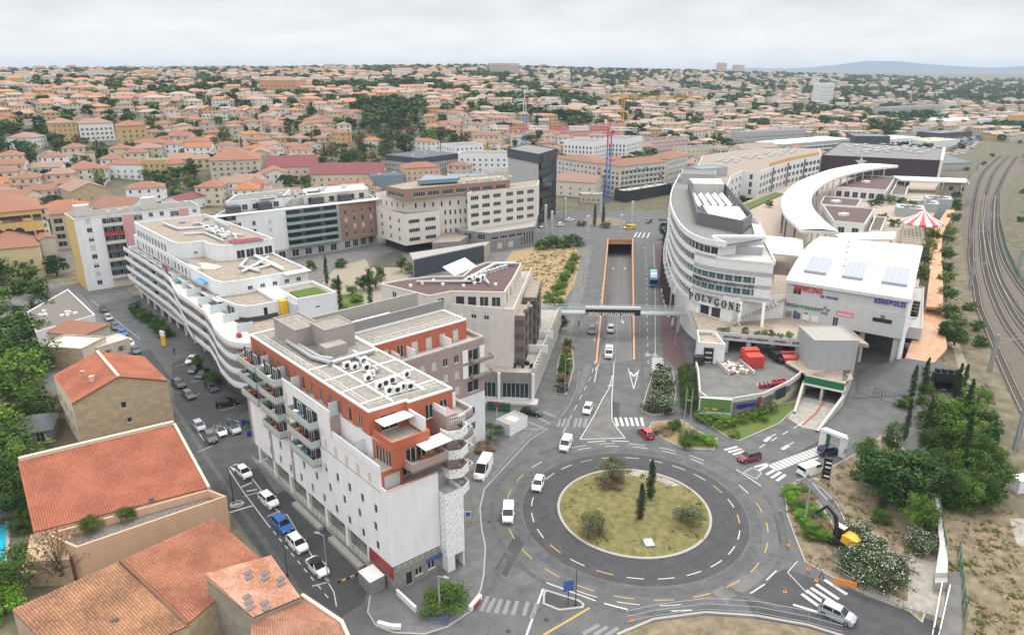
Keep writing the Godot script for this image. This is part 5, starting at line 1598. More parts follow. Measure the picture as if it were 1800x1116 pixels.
func cream_office() -> void:
	var t:=thing("office_building","cream office building with a brown top storey and grey plinth beside the dry field","office building",V(-15,0,-280))
	var C: Material=M.r_cream_white
	var fl:=U(-40.1,-261.3)
	var bl:=U(-53.5,-277.8)
	# left block, hanging over
	var lb:=ccw([bl,fl,fl+(U(-27.9,-268.8)-fl),U(-36.8,-291.8)])
	block(t,[bl,fl,U(-27.8,-269.8),U(-39.7,-296.3)],3.5,14.8,C,M.rtan,[[0,4.8,3.4,3,3,1.4,1.5,"dwd"],[1,4.8,3.4,3,2,4.6,1.5,"r",0.6,0.6]],0.5,C)
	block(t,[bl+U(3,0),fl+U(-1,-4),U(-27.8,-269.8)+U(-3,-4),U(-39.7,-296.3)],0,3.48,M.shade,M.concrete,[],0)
	# middle wing with small windows
	var m0:=U(-49.5,-264.8)
	var mA:=fl+U(0.5,-6.5)
	var mB:=U(-9,-282)
	var mC:=U(-14,-296)
	block(t,[bl+U(0,-2),mA,mB,mC,bl+U(12,-24)],3.5,20.4,C,M.rtan,[[0,16.2,3,1,5,0.7,1.8,"d",1.0,1.0],[1,5.2,3.7,3,9,0.8,2.0,"d",14.0,1.0],[1,16.2,3.7,1,9,0.8,2.0,"d",1.5,1.0]],0)
	# brown top storey
	var tb:=[U(-47.9,-270.9),U(-39.9,-262.8),U(-0.9,-287.2),U(-3.9,-303.7),U(-37.7,-287.2)]
	block(t,tb,20.42,24.2,M.brick_brown,M.rtan,[[0,21.2,3,1,2,5.0,1.7,"r",1.2,0.5],[1,21.2,3,1,7,4.8,1.7,"r",3.2,1.2]],0.25,M.brick_brown)
	# white right block
	var ra:=U(-17.2,-272)
	var rb:=U(10.2,-291.8)
	var rc:=rb+U(1.5,-14)
	var rd:=ra+U(3,-14)
	block(t,[ra,ra.lerp(rb,0.5),rb,rc,rd],7.2,21.0,C,M.rtan,[[0,8.6,3.3,4,3,3.6,1.6,"r",0.8,0.3],[1,8.6,3.3,4,3,3.4,1.6,"r",0.6,0.6],[2,8.6,3.3,4,3,1.2,1.6,"d"]],0.5,C)
	# grey plinth
	var ga:=U(-34,-263)
	var gp:=[U(-8.5,-265.7),U(9.1,-277.9),U(9.1,-277.9)+U(1.5,-16),U(-8.5,-265.7)+U(-16,-16),U(-20.5,-271.2)]
	block(t,gp,0,7.18,M.gpan,M.concrete,[[0,4.4,3,1,4,3.0,1.4,"r",0.5,5],[0,0.8,3,1,2,2.2,2.2,"f",2,9],[0,0.6,3,1,5,0.7,5.0,"g",14.5,0.4],[4,4.4,3,1,2,3.2,2.2,"r"]],0.25)
	block(t,[U(-29.5,-256.2),U(-19.5,-258.9),U(-13.7,-280),U(-25.4,-283.1)],0,5.6,M.gpan,M.rtan,[[0,1.2,3,1,2,3.4,2.6,"r"]],0.2)
	for k in 3: cuboid(t,"white_column",v3(ra.lerp(rb,0.12+0.16*k)+U(0,0.2),5.0),V(0.4,2.2,0.4),0,M.white)
	slab(t,"solar_canopy",[tb[1].lerp(tb[4],0.45)+U(3,2),tb[1].lerp(tb[2],0.5)+U(-1,-3),tb[1].lerp(tb[2],0.5)+U(0,-7),tb[4]+U(3,-1)],24.9,26.4,M.blue_grey)
	for k in 14: cuboid(t,"roof_machine",v3(tb[1].lerp(tb[2],0.5+0.035*k)+U(sin(k*4.0)*2,-5+cos(k*2.2)*2),24.3),V(1.5,1.0,1.0),k*0.7,M.steel_lt)
	# dark blue-grey retaining wall and podium in front
	var w:=thing("retaining_wall","long dark slate blue retaining wall in front of the cream office","wall",V(-22.7,0,-249.5))
	slab(w,"wall",ccw([U(-32.9,-230.1),U(-10.2,-251.1),U(-10.2,-252.7),U(-33.1,-231.5)]),0,6.0,M.slate_blue)
	slab(w,"podium_deck",ccw([U(-33.1,-231.5),U(-10.2,-252.7),U(-10.2,-252.7)+U(2,-9),U(-33.1,-231.5)+U(-3,-12)]),0,5.2,M.concrete)

func simple(called: String,label: String,cat: String,poly: Array,y0: float,y1: float,wm,rm: Material,specs:=[],par:=0.5,fm: Material=null,gm: Material=null) -> Node3D:
	poly=ccw(poly)
	var m:=mid(poly)
	var base:=minf(y0,terr(m.x,m.y))
	var t:=thing(called,label,cat,v3(m,base))
	block(t,poly,base,y1,wm,rm,specs,par,null,fm,gm)
	return t

func auto_specs(poly: Array,y0: float,y1: float,kinds: String,w:=1.2,h:=1.4,pitch:=3.0,fh:=3.0) -> Array:
	var out:=[]
	var n:=int((y1-y0-0.6)/fh)
	for i in poly.size():
		var L: float=poly[i].distance_to(poly[(i+1) % poly.size()])
		if L>3.0 and n>0: out.append([i,y0+1.1,fh,n,maxi(1,int((L-1.0)/pitch)),minf(w,L-1.2),h,kinds,0.5,0.5])
	return out

func box_building(label: String,cat: String,px: Array,y1: float,base: float,wm: Material,rm: Material,kinds:="wdf",w:=1.2,h:=1.4,pitch:=3.0,par:=0.5,called:="building",gm: Material=null) -> Node3D:
	var poly:=ccw(px)
	return simple(called,label,cat,poly,base,y1,wm,rm,auto_specs(poly,base,y1,kinds,w,h,pitch) if kinds else [],par,null,gm)

func deep(a: Vector2,b: Vector2,d: float) -> Array:
	var x:=(b-a).normalized()
	var n:=U(x.y,-x.x)*d
	return [a,b,b+n,a+n]

# ---- the shopping centre
func tsign(t: Node3D,called: String,text: String,a: Vector3,b: Vector3,m: Material,font:="Droid Sans",bold:=true,depth:=0.15,k:=1.0) -> void:
	var d:=b-a
	var yaw:=atan2(-d.z,d.x)
	var L:=U(d.x,d.z).length()
	var n:=V(-d.z,0,d.x).normalized()*0.1
	var h:=L/text.length()*1.35*k
	lettering(t,called,text,(a+b)/2+n,yaw,h,m,font,depth,L,0.0,bold)

func curve_sign(t: Node3D,called: String,text: String,c: Curve2D,k0: float,k1: float,y: float,h: float,m: Material) -> void:
	var L:=c.get_baked_length()
	var wide:=0.0
	for ch in text: wide += 0.5 if ch in "'il t" else 1.0
	var at:=0.0
	for ch in text:
		var w:=0.5 if ch in "'il t" else 1.0
		var d:=L*lerpf(k0,k1,(at+w/2)/wide)
		at += w
		if ch == " ": continue
		var p:=c.sample_baked(d)
		var v:=(c.sample_baked(d+0.4)-p).normalized()
		lettering(t,called,ch,v3(p+U(-v.y,v.x)*0.12,y),atan2(-v.y,v.x),h,m,"Droid Sans",0.1,0.0,0.0,text.find(ch)<7)

func curved_office() -> void:
	var t:=thing("office_building","curved white office building with ribbon balconies above the shopping centre corner","office building",V(56,0,-190))
	var W: Material=M.pan_w
	var c:=Curve2D.new()
	var pts:=[U(66,-283),U(58.5,-258),U(52.5,-236),U(48.2,-216),U(45.4,-196),U(44.4,-182),U(45.2,-172.6),U(48.0,-167.4),U(53.4,-163.7),U(61.2,-160.5)]
	for i in pts.size():
		var tn: Vector2=(pts[mini(i+1,pts.size()-1)]-pts[maxi(i-1,0)])*0.17
		c.add_point(pts[i],-tn,tn)
	var arcp:=[]
	for k in 61: arcp.append(c.sample_baked(c.get_baked_length()*k/60.0))
	var back:=[U(66.8,-186),U(75,-246),U(80,-280)]
	# inner core with a window in every bay
	var inn:=MB.offs(arcp,1.0,false)
	for f in 5:
		var y:=11.4+f*3.0
		var end:=inn.size() if f in [1,2,3] else inn.size()-4
		var poly: Array=inn.slice(0,end)
		if f == 4: poly=inn.slice(0,inn.size()-6)
		var specs:=[]
		for i in poly.size()-1: specs.append([i,y+(0.45 if f in [1,2] else 0.35),3,1,1,1.85,1.45 if f in [1,2] else 1.75,"d" if f in [1,2] and i>poly.size()-9 else "d",0.1,0.1])
		var g: Material=M.glass_green if f in [1,2] else M.glass
		var w:=MB.new()
		var pp: Array=poly+(back if f in [1,2,3] else [U(62,-172) if f == 0 else U(62,-172.5),U(70,-215),U(80,-280)])
		var sk:=[]
		facade(t,w,pp,y,y+2.98,W,specs,M.steel,g)
		put(w,"storey_wall",t)
		var dk:=mk(M.pale_conc)
		dk.cap(ccw(pp),y+2.99)
		put(dk,"storey_deck",t)

		var bd:=mk(W)
		var ol: Array=arcp.slice(0,arcp.size() if f in [1,2,3] else arcp.size()-4)
		var e:=1.05 if f>0 else 0.6
		if f<4: bd.band(ol,0.3,y-0.55,y+e-0.5,false)
		if f == 4: bd.band(ol.slice(0,ol.size()-2),0.3,y-0.55,y+0.65,false)
		put(bd,"white_band",t)
	var bulk:=mk(W)
	var tip: Array=arcp.slice(arcp.size()-10,arcp.size())
	bulk.band(tip,0.5,13.6,14.8,false)
	bulk.band(tip,0.5,16.6,17.8,false)
	bulk.band(tip,0.5,19.6,23.6,false)
	bulk.m(W).quad(v3(tip[-1],13.6),v3(back[0],13.6),v3(back[0],23.6),v3(tip[-1],23.6))
	put(bulk,"nose_wall",t)
	var endw: Array=arcp.slice(arcp.size()-3,arcp.size())
	var bl:=mk(W)
	bl.band([endw[0].lerp(endw[2],0.15),endw[2]],0.4,13.6,23.4,false)
	put(bl,"nose_panel",t)
	var un:=mk(M.pan_w)
	un.cap(ccw(arcp.slice(arcp.size()-12,arcp.size())+[back[0]]),13.6,false)
	put(un,"soffit",t)
	slab(t,"roof_terrace",arcp.slice(arcp.size()-9,arcp.size())+[U(66.6,-185),U(58,-176)],22.9,23.0,M.tan)
	slab(t,"terrace_wall",[tip[-1],tip[-1]+U(0.4,-0.2),back[0]+U(0.4,0),back[0]],23.0,24.0,W)
	# roof level
	var rl: Array=MB.offs(arcp.slice(0,arcp.size()-5),0.4,false)+[U(62.4,-171.6),U(66.5,-188),U(75,-246),U(80,-280)]
	slab(t,"roof",rl,26.4,26.8,M.rgrey)
	var pa:=mk(W)
	pa.band(MB.offs(arcp.slice(0,arcp.size()-5),0.2,false)+[U(49.6,-171.3),U(62.4,-171.3),U(66.6,-188)],0.35,26.0,27.4,false)
	put(pa,"roof_parapet",t)
	slab(t,"canopy_edge",[U(50,-171.6),U(62.6,-171.2),U(66,-186),U(64,-187),U(60.5,-173.4),U(50,-173.6)],26.0,27.3,W)
	slab(t,"louvre_wall",[U(52.5,-169.7),U(61,-168.2),U(61.1,-168.7),U(52.6,-170.2)],23.0,25.4,M.louv)
	for k in 4: cuboid(t,"terrace_sail",V(54+k*2.2,25.2,-171+k*0.3),V(1.4,0.15,2.4),0.5,M.white)
	# grey plant enclosure on the roof
	var pe:=[U(49.6,-188.6),U(58.2,-176.2),U(63.6,-186),U(72.5,-246),U(61,-247)]
	var pw:=mk(M.grey_metal)
	pw.band(pe,0.3,26.8,30.2)
	put(pw,"plant_screen",t)
	slab(t,"plant_floor",MB.offs(pe,0.3),26.8,27.1,M.rgrey)
	slab(t,"plant_house",[U(53,-189),U(58.5,-180.5),U(62.5,-187),U(65,-202),U(55,-204)],26.9,29.2,M.pale_conc)
	slab(t,"plant_house",[U(60,-236),U(70,-235),U(72,-247),U(61.5,-248)],26.9,30.6,M.r_pale)
	for r in 6:
		for q in 5:
			var b:=V(55.6+q*2.2+r*0.5,28.4,-207.5-r*3.6)
			var mb:=mk(M.white)
			mb.quad(b+V(-1,0,1.3),b+V(0,0.7,1.3),b+V(0,0.7,-1.3),b+V(-1,0,-1.3))
			mb.quad(b+V(0,0.7,1.3),b+V(1,0,1.3),b+V(1,0,-1.3),b+V(0,0.7,-1.3))
			put(mb,"roof_vault",t)
	for k in 8: cuboid(t,"plant_post",V(55+(k % 2)*11+k*0.4,27,-206.5-k*2.6),V(0.3,1.5,0.3),0,M.white)
	block(t,[U(62,-262),U(74,-260),U(77,-272),U(65,-275)],26.8,30,M.louv,M.rgrey,[],0.3)
	# columns to the terrace and black vertical banners along the street
	for p in [U(59.7,-159.3),U(54.6,-160.6),U(47.0,-170)]:
		var col:=mk(M.white)
		col.tube([v3(p,8),v3(p+U(0.3,-1.2),13.7)],0.38,10)
		put(col,"column",t)
	curve_sign(t,"office_name","L'AGGLO Béziers méditerranée",c,0.85,0.972,17.3,0.95,M.letter_dark)
	var sw:=mk(M.pan_w)
	sw.sides(MB.offs(arcp.slice(0,arcp.size()-5),2.0,false),0.0,11.4,false)
	put(sw,"street_wall",t)
	for k in 15:
		var p: Vector2=arcp[14+int(k*2.3)]+U(-0.4,0)
		if k<20:
			cuboid(t,"street_pillar",v3(p,0),V(0.5,11,0.6),0.2,W)
			cuboid(t,"banner",v3(p+U(-0.6,0.5),2.6),V(0.25,6.5,1.3),0.2,M.black_panel)

func podium() -> void:
	var t:=thing("shopping_centre_podium","pale concrete shopping centre podium with a terrace, stairs and a service bay below","shopping centre",V(58,0,-158))
	var W: Material=M.pan_w
	# terrace slab and back walls
	slab(t,"terrace",[U(44.0,-155.6),U(47.6,-155.2),U(67.7,-149.4),U(74.5,-152),U(80,-148),U(80.5,-160),U(66,-168),U(56,-170),U(46,-174)],7.2,8.0,M.tan)
	var pw:=MB.new()
	facade(t,pw,[U(45.3,-172.2),U(53.4,-162.6),U(67.2,-166.4)],8.0,14.3,W,[[0,8.1,3,1,2,2.6,3.2,"h",3.0,3.0]],null,null,[2])
	put(pw,"name_wall",t)
	tsign(t,"centre_name","P O L Y G O N E",V(44.9,12.2,-171.4),V(54.6,12.2,-160.9) ,M.letter_black,"Droid Serif",true,0.2,1.5)
	# stairs to the upper level
	var st:=mk(M.concrete)
	for k in 14: st.par(V(52.2+k*0.85,8.0+k*0.36,-161.8-k*0.1),V(0.86,0,0),V(0,0.36,0),V(0,0,2.0))
	put(st,"staircase",t)
	rail(t,[V(52.2,8.4,-159.8),V(64.2,13.2,-161.2)],1.0,M.steel,0.8,"stair_railing")
	slab(t,"upper_walkway",[U(63.5,-163.4),U(67.5,-166.2),U(78,-186),U(72,-188)],12.6,13.0,M.tan)
	# bay front: beam, pillars, dark inside
	var beam:=mk(M.pan_p)
	beam.band([U(47.65,-154.8),U(67.7,-149.0)],0.38,6.7,8.6,false)
	put(beam,"beam",t)
	tsign(t,"beam_lettering","BOUTIQUES  |  RESTAURANTS  |  CINEMA  |  BOWLING",V(49.3,7.6,-154.3),V(66.8,7.6,-149.25),M.letter_dark,"Droid Sans",true,0.06,1.0)
	for k in [0.12,0.36,0.62,0.88,0.93]: cuboid(t,"pillar",v3(U(47.8,-155.6).lerp(U(67.6,-149.9),k),3.5),V(0.8,3.5,0.8),0.2,M.pan_p)
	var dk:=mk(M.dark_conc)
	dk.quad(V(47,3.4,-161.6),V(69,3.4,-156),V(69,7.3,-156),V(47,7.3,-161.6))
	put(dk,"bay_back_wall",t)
	slab(t,"bay_door",[U(58,-157.5),U(64,-155.9),U(64,-156.3),U(58,-157.9)],3.5,6.3,M.louv)
	slab(t,"bay_door",[U(65.5,-155.4),U(68,-154.8),U(68,-155.2),U(65.5,-155.8)],3.5,6.4,M.blue_grey)
	# corner block with the terrace stair and the dark sign
	block(t,[U(42.0,-148.6),U(47.6,-147.2),U(47.6,-155.3),U(43.6,-156.6)],0,7.4,W,M.tan,[],1.0)
	slab(t,"directory_sign",[U(43.2,-148.4),U(45.2,-147.9),U(45.2,-147.55),U(43.2,-148.05)],3.2,7.2,M.black_panel)
	for k in 3: tsign(t,"sign_lettering",["SHOP","CINEMA","PARKING"][k],V(43.5,6.1-k*1.15,-148.02),V(44.9,6.1-k*1.15,-147.67),M.letter_white,"Droid Sans",true,0.04)
	rail(t,up3([U(48,-155),U(67.6,-149.3)],8.5),0.5,M.steel,1.5)
	for k in 9: tree(["bush","lime","bush"][k % 3],v3(U(48.5,-155.6).lerp(U(67,-150.3),[0.03,0.08,0.3,0.45,0.52,0.6,0.7,0.8,0.95][k]),7.9),1.6+0.3*(k % 3),2.0,["leafy planting over the left end of the service bay beam","second clump from the left on the service bay beam","low plants above the word between the beam's first pillars","leafy clump over the middle of the service bay beam","plants right of the beam's middle clump","trailing green clump above the beam's third pillar","leafy clump left of the beam's two right clumps","second plant clump from the beam's right end","plant clump at the right end of the beam"][k],"plants along the terrace beam","terrace_plant","plant",700)
	# service yard raised over the road
	var yl:=[U(41.4,-149),U(40.4,-142),U(38.0,-131),U(38.9,-128.2),U(44.1,-127.8),U(51.1,-130.2),U(58.6,-136.3),U(62.4,-140.5),U(64.6,-146)]
	slab(t,"service_yard",yl+[U(68,-150),U(69,-157),U(47,-162),U(43,-153)],0.0,3.5,M.tar_yard)
	var rw:=mk(M.pale_conc)
	rw.band(yl,0.35,0.0,4.5,false)
	put(rw,"yard_wall",t)
	var cw:=mk(M.earth_wall)
	cw.band([yl[5].lerp(yl[6],0.2),yl[6],yl[7]],-0.05,0.0,1.9,false)
	put(cw,"low_wall_facing",t)
	tsign(t,"yard_wall_name","KINEPOLIS",V(44.9,2.55,-127.85),V(49.2,2.55,-129.3),M.letter_blue,"Droid Sans",true,0.15,1.25)
	for k in 5:
		var p: Vector2=U(49.6,-129.55).lerp(U(57.4,-135.2),k/5.0)
		var q: Vector2=U(49.6,-129.55).lerp(U(57.4,-135.2),(k+0.9)/5.0)
		var nn:=U(-(q-p).y,(q-p).x).normalized()*0.16
		slab(t,"film_poster",[p+nn,q+nn,q+nn*0.2,p+nn*0.2],1.5,3.9,[M.poster_red,M.poster_blue,M.poster_blue,M.poster_dark,M.poster_dark][k])
	# billboard
	var bb:=thing("billboard","green and orange advertising billboard on the curved yard wall","billboard",V(40,0,-127.5))
	slab(bb,"frame",[U(37.4,-128.0),U(43.6,-126.9),U(43.6,-127.15),U(37.4,-128.25)],0.9,4.6,M.white)
	slab(bb,"poster",[U(37.55,-127.9),U(43.45,-126.82),U(43.45,-126.9),U(37.55,-127.98)],1.7,4.45,M.poster_green)
	slab(bb,"poster_footer",[U(37.55,-127.9),U(43.45,-126.82),U(43.45,-126.9),U(37.55,-127.98)],1.0,1.7,M.poster_pale)
	for k in 9: slab(bb,"poster_patch",[U(38.4+(k % 3)*1.5+0.3*(k/3),-127.72+(k % 3)*0.27),U(39.3+(k % 3)*1.5+0.3*(k/3),-127.56+(k % 3)*0.27),U(39.3+(k % 3)*1.5,-127.66+(k % 3)*0.27),U(38.4+(k % 3)*1.5,-127.82+(k % 3)*0.27)],2.1+(k/3)*0.75,2.5+(k/3)*0.75,[M.cl_orange,M.yellow,M.turf][k % 3])
	for k in 2: cuboid(bb,"post",V(39+k*3,0,-127.6+k*0.5),V(0.3,1.2,0.3),0,M.concrete)
	# things in the yard
	var y:=3.52
	var sk:=thing("skip","large open red waste container standing in the service yard","skip",V(53.9,3.5,-147.4))
	var sb:=mk(M.skip_red)
	sb.box(V(0,0.15,0),V(3.6,2.6,5.0),0.1); sb.box(V(0,2.75,-1.4),V(3.5,0.5,2.0),0.1)
	put(sb,"container",sk,false)
	for k in 5:
		var rb:=mk(M.skip_red)
		rb.box(V(-1.4+k*0.7,0.2,2.55-k*0.07),V(0.12,2.5,0.16),0.1)
		put(rb,"rib",sk,false)
	sk=thing("skip","smaller red waste skip beside the black compactor in the service yard","skip",V(62.6,3.5,-148.4))
	sb=mk(M.skip_red)
	loft(sb,[[1.3,0.1,1.6,1.2,1.6],[-1.3,0.1,2.3,1.2,1.6]])
	put(sb,"container",sk,false)
	var lid:=mk(M.plastic)
	lid.box(V(0,2.0,-0.6),V(2.6,0.12,1.0))
	put(lid,"lid",sk,false)
	sk=thing("compactor","black waste compactor between the two red skips","compactor",V(60.5,3.5,-150.1))
	sb=mk(M.plastic)
	sb.box(V(0,0.2,0),V(2.4,1.9,3.2),0.2); sb.box(V(0.3,0.2,2.2),V(1.4,1.0,1.6),0.2); sb.box(V(0,2.1,-1),V(2.2,0.7,1.0),0.2)
	put(sb,"body",sk,false)
	sk=thing("waste_bin","dark square waste bin at the left end of the service yard","bin",V(41.9,3.5,-147.4))
	sb=mk(M.plastic)
	sb.box(O3,V(1.9,1.9,1.6)); sb.box(V(0,1.9,0),V(2.0,0.15,1.7))
	put(sb,"body",sk,false)
	var rub:=thing("rubble_bay","open bay heaped with white rubble left of the large red container","rubble bay",V(49.4,3.5,-144.8))
	for s in [-1,1]:
		var wl:=mk(M.pale_conc)
		wl.box(V(s*2.7,0,0),V(0.35,0.9,7.0),0.15)
		put(wl,"side_wall",rub,false)
	rng.seed=44
	for k in 60:
		var q:=mk([M.white,M.pale_conc,M.wood][k % 3])
		q.box(V(rng.randf_range(-2.2,2.2),rng.randf_range(0,0.3),rng.randf_range(-3,3)),V(rng.randf_range(0.3,1.3),rng.randf_range(0.15,0.5),rng.randf_range(0.3,0.9)),rng.randf()*3)
		put(q,"rubble_piece",rub,false)
	for k in 14:
		var p:=V(53.4,3.5,-134.4)+V((k % 7)*0.95-1.5,0,(k/7)*1.3-1.5-(k % 7)*0.28)
		var cr:=thing("trolley_crate" if k>3 else "bag_pile",["white sacks at the left end of the crate row by the yard wall","white sack pile second from the left by the yard wall","white sacks just left of the dark red crates","pale sacks behind the dark red crates' left end"][k] if k<4 else "dark red crate by the curved yard wall, %s from the left" % ORD[k-4],"crate" if k>3 else "sacks",p,"dark red crates along the yard wall" if k>3 else "sacks along the yard wall")
		var cm:=mk(M.maroon if k>3 else M.white)
		cm.box(O3,V(0.75,0.8,0.8) if k>3 else V(0.8,0.45,0.7),k*0.5)
		put(cm,"box",cr,false)
		var ct:=mk(M.cl_red if k>3 else M.plastic)
		ct.box(V(0,0.8 if k>3 else 0.45,0),V(0.6,0.12,0.5),k*0.9)
		put(ct,"top",cr,false)
	# green portal of the underground car park
	var po:=thing("car_park_portal","double car park entrance with green fascia below the grey block","car park entrance",V(65.5,0,-137))
	var pa:=U(62.2,-138.2)
	var pb:=U(68.8,-134.0)
	var pn:=(pb-pa).normalized()
	var pi:=U(pn.y,-pn.x)
	slab(po,"fascia",[pa,pb,pb+pi*0.4,pa+pi*0.4],3.1,4.7,M.green_panel)
	slab(po,"white_lintel",[pa-pi*0.15,pb-pi*0.15,pb,pa],2.75,3.15,M.pan_w)
	slab(po,"roof_slab",[pa+pi*0.4,pb+pi*0.4,pb+pi*14,pa+pi*14],3.2,4.55,M.tan)
	for k in [0.0,0.48,1.0]:
		var q: Vector2=pa.lerp(pb,k)
		slab(po,"pier",[q-pn*0.25,q+pn*0.25,q+pn*0.25+pi*12,q-pn*0.25+pi*12],0,3.2,M.pale_conc)
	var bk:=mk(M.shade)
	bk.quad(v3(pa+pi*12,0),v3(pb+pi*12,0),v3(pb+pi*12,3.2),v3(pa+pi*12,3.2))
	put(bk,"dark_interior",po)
	for s in [[pa+pn*-0.1,U(57.5,-129.9),3.0],[pb+pn*0.2,U(58.9,-122),2.2]]:
		var w:=mk(M.pale_conc)
		var d: Vector2=(s[1]-s[0]).normalized()
		var nn:=U(d.y,-d.x)*0.25
		w.quad(v3(s[0]+nn,0),v3(s[1]+nn,0),v3(s[1]+nn,0.4),v3(s[0]+nn,s[2])); w.quad(v3(s[1]-nn,0),v3(s[0]-nn,0),v3(s[0]-nn,s[2]),v3(s[1]-nn,0.4)); w.quad(v3(s[0]+nn,s[2]),v3(s[1]+nn,0.4),v3(s[1]-nn,0.4),v3(s[0]-nn,s[2]))
		put(w,"ramp_wall",po)
	line(L([61.9,-137.1,55.5,-128.4]),0.3,M.red_kerb,0.05,"red_kerb")
	line(L([65.8,-135.4,61.7,-129.7,57.2,-125]),0.45,M.red_kerb,0.05,"red_kerb")
	sheet("portal_apron",L([62.5,-137.9,68.4,-133.8,59.5,-122.7,56.9,-123.9,55.4,-127.9]),M.conc_floor,0.012)
	# grey ramp housing
	var gb:=box_building("plain light grey metal block between the service bay and the car park entrance","building",[U(64.9,-141.9),U(74.3,-141.7),U(74.5,-151),U(65.0,-151)],11.2,4.4,M.louv,M.concrete,"",1,1,3,0.2,"ramp_block")
	slab(gb,"forecourt",[U(61,-146),U(63,-139.5),U(69,-135.5),U(72,-137),U(76,-150),U(64,-150)],4.2,4.55,M.tan)

func cinema() -> void:
	var t:=thing("cinema_building","big grey cinema hall with a curved white metal roof and three skylights","cinema",V(93,0,-180))
	var a:=U(67.5,-166.8)
	var b:=U(89.2,-151.6)
	var c:=U(116.6,-197.2)
	var d:=U(93.0,-209.5)
	var fa:=MB.new()
	facade(t,fa,[a,b,c,d],8.0,17.6,[M.pan_p,M.pan_w,M.pan_p,M.pan_p],[[0,14.3,3,1,1,1.9,1.7,"d",1.0,22.5]])
	fa.m(M.pan_p).cap([a,b,c,d],8.0,false)
	put(fa,"wall",t)
	var n:=U(-(b-a).y,(b-a).x).normalized()
	# the lower wall stands a little proud
	var la:=a.lerp(b,-0.03)+n*0.45
	var lb:=a.lerp(b,1.0)+n*0.45
	var lw:=MB.new()
	facade(t,lw,[la,lb,b,a],8.0,14.0,M.pan_p,[[0,8.1,3,1,2,1.0,2.2,"d",2.4,20.0],[0,8.1,3,1,1,1.2,2.4,"w",11.0,12.5]])
	lw.m(M.pan_p).cap([la,lb,b,a],14.0)
	put(lw,"lower_wall",t)
	tsign(t,"bowling_sign","BOWLING",v3(a.lerp(b,0.07),15.95),v3(a.lerp(b,0.31),15.95),M.letter_red,"Droid Sans",true,0.2,1.0)
	tsign(t,"lanes_sign","20 PISTES",v3(a.lerp(b,0.30),14.85),v3(a.lerp(b,0.45),14.85),M.letter_blue,"Droid Sans",true,0.15,0.9)
	tsign(t,"cinema_sign","KINEPOLIS",v3(a.lerp(b,0.74),15.95),v3(a.lerp(b,0.98),15.95),M.letter_blue,"Droid Sans",true,0.2,1.1)
	tsign(t,"terrace_sign","les",v3(la.lerp(lb,0.04),11.7),v3(la.lerp(lb,0.105),11.7),M.letter_dark,"Droid Sans",false,0.15,1.25)
	tsign(t,"terrace_sign","terrasses",v3(la.lerp(lb,0.11),11.7),v3(la.lerp(lb,0.335),11.7),M.letter_green,"Droid Sans",true,0.15,1.1)
	# star outline, the pink shop sign and the dark restaurant sign
	var sc:=v3(la.lerp(lb,0.375),11.6)+v3(n*0.12,0)
	var dx:=v3((lb-la).normalized(),0)
	var sm:=mk(M.steel_dark)
	for k in 10:
		var r0:=1.15 if k % 2 == 0 else 0.5
		var r1:=0.5 if k % 2 == 0 else 1.15
		var p:=sc+dx*sin(TAU*k/10)*r0+V(0,cos(TAU*k/10)*r0,0)
		var q:=sc+dx*sin(TAU*(k+1)/10)*r1+V(0,cos(TAU*(k+1)/10)*r1,0)
		sm.bar(p,q,0.14,0.14)
	put(sm,"star_emblem",t)
	slab(t,"pink_sign",[la.lerp(lb,0.47)+n*0.14,la.lerp(lb,0.61)+n*0.14,la.lerp(lb,0.61)+n*0.02,la.lerp(lb,0.47)+n*0.02],11.1,12.2,M.pink_sign)
	tsign(t,"pink_sign_word","Restaurant",v3(la.lerp(lb,0.485)+n*0.1,11.45),v3(la.lerp(lb,0.6)+n*0.1,11.45),M.letter_white,"Droid Sans",true,0.05,1.0)
	slab(t,"dark_sign",[la.lerp(lb,0.76)+n*0.14,la.lerp(lb,0.905)+n*0.14,la.lerp(lb,0.905)+n*0.02,la.lerp(lb,0.76)+n*0.02],11.2,12.1,M.black_panel)
	slab(t,"dark_sign",[la.lerp(lb,0.815)+n*0.14,la.lerp(lb,0.85)+n*0.14,la.lerp(lb,0.85)+n*0.02,la.lerp(lb,0.815)+n*0.02],12.1,12.9,M.brown_b)
	for k in 4: slab(t,"terrace_poster",[la.lerp(lb,0.05+0.075*k)+n*0.1,la.lerp(lb,0.105+0.075*k)+n*0.1,la.lerp(lb,0.105+0.075*k)+n*0.02,la.lerp(lb,0.05+0.075*k)+n*0.02],8.4,9.9,[M.gpan,M.poster_blue,M.pan_w,M.pan_w][k])
	# the vaulted roof: an arc from front to back, with standing seams
	var prof:=[]
	for i in 15:
		var u:=i/14.0
		prof.append([lerpf(-0.012,1.02,u),17.5+2.9*sin(PI*pow(u,0.8)*0.86+0.06)])
	var rf:=mk(M.roof_white)
	var x0:=a.lerp(b,-0.012)
	var x1:=a.lerp(b,1.012)
	var at:=func(u: float,v: float,y: float) -> Vector3: return v3(a.lerp(b,u).lerp(d.lerp(c,u),v),y)
	for i in 14:
		rf.quad(at.call(-0.015,prof[i][0],prof[i][1]),at.call(1.015,prof[i][0],prof[i][1]),at.call(1.015,prof[i+1][0],prof[i+1][1]),at.call(-0.015,prof[i+1][0],prof[i+1][1]))
		for u in [-0.015,1.015]: rf.quad(at.call(u,prof[i][0],prof[i][1]-0.7),at.call(u,prof[i+1][0],prof[i+1][1]-0.7),at.call(u,prof[i+1][0],prof[i+1][1]),at.call(u,prof[i][0],prof[i][1]))
	rf.quad(at.call(-0.015,prof[0][0],16.9),at.call(1.015,prof[0][0],16.9),at.call(1.015,prof[0][0],prof[0][1]),at.call(-0.015,prof[0][0],prof[0][1]))
	put(rf,"vaulted_roof",t)
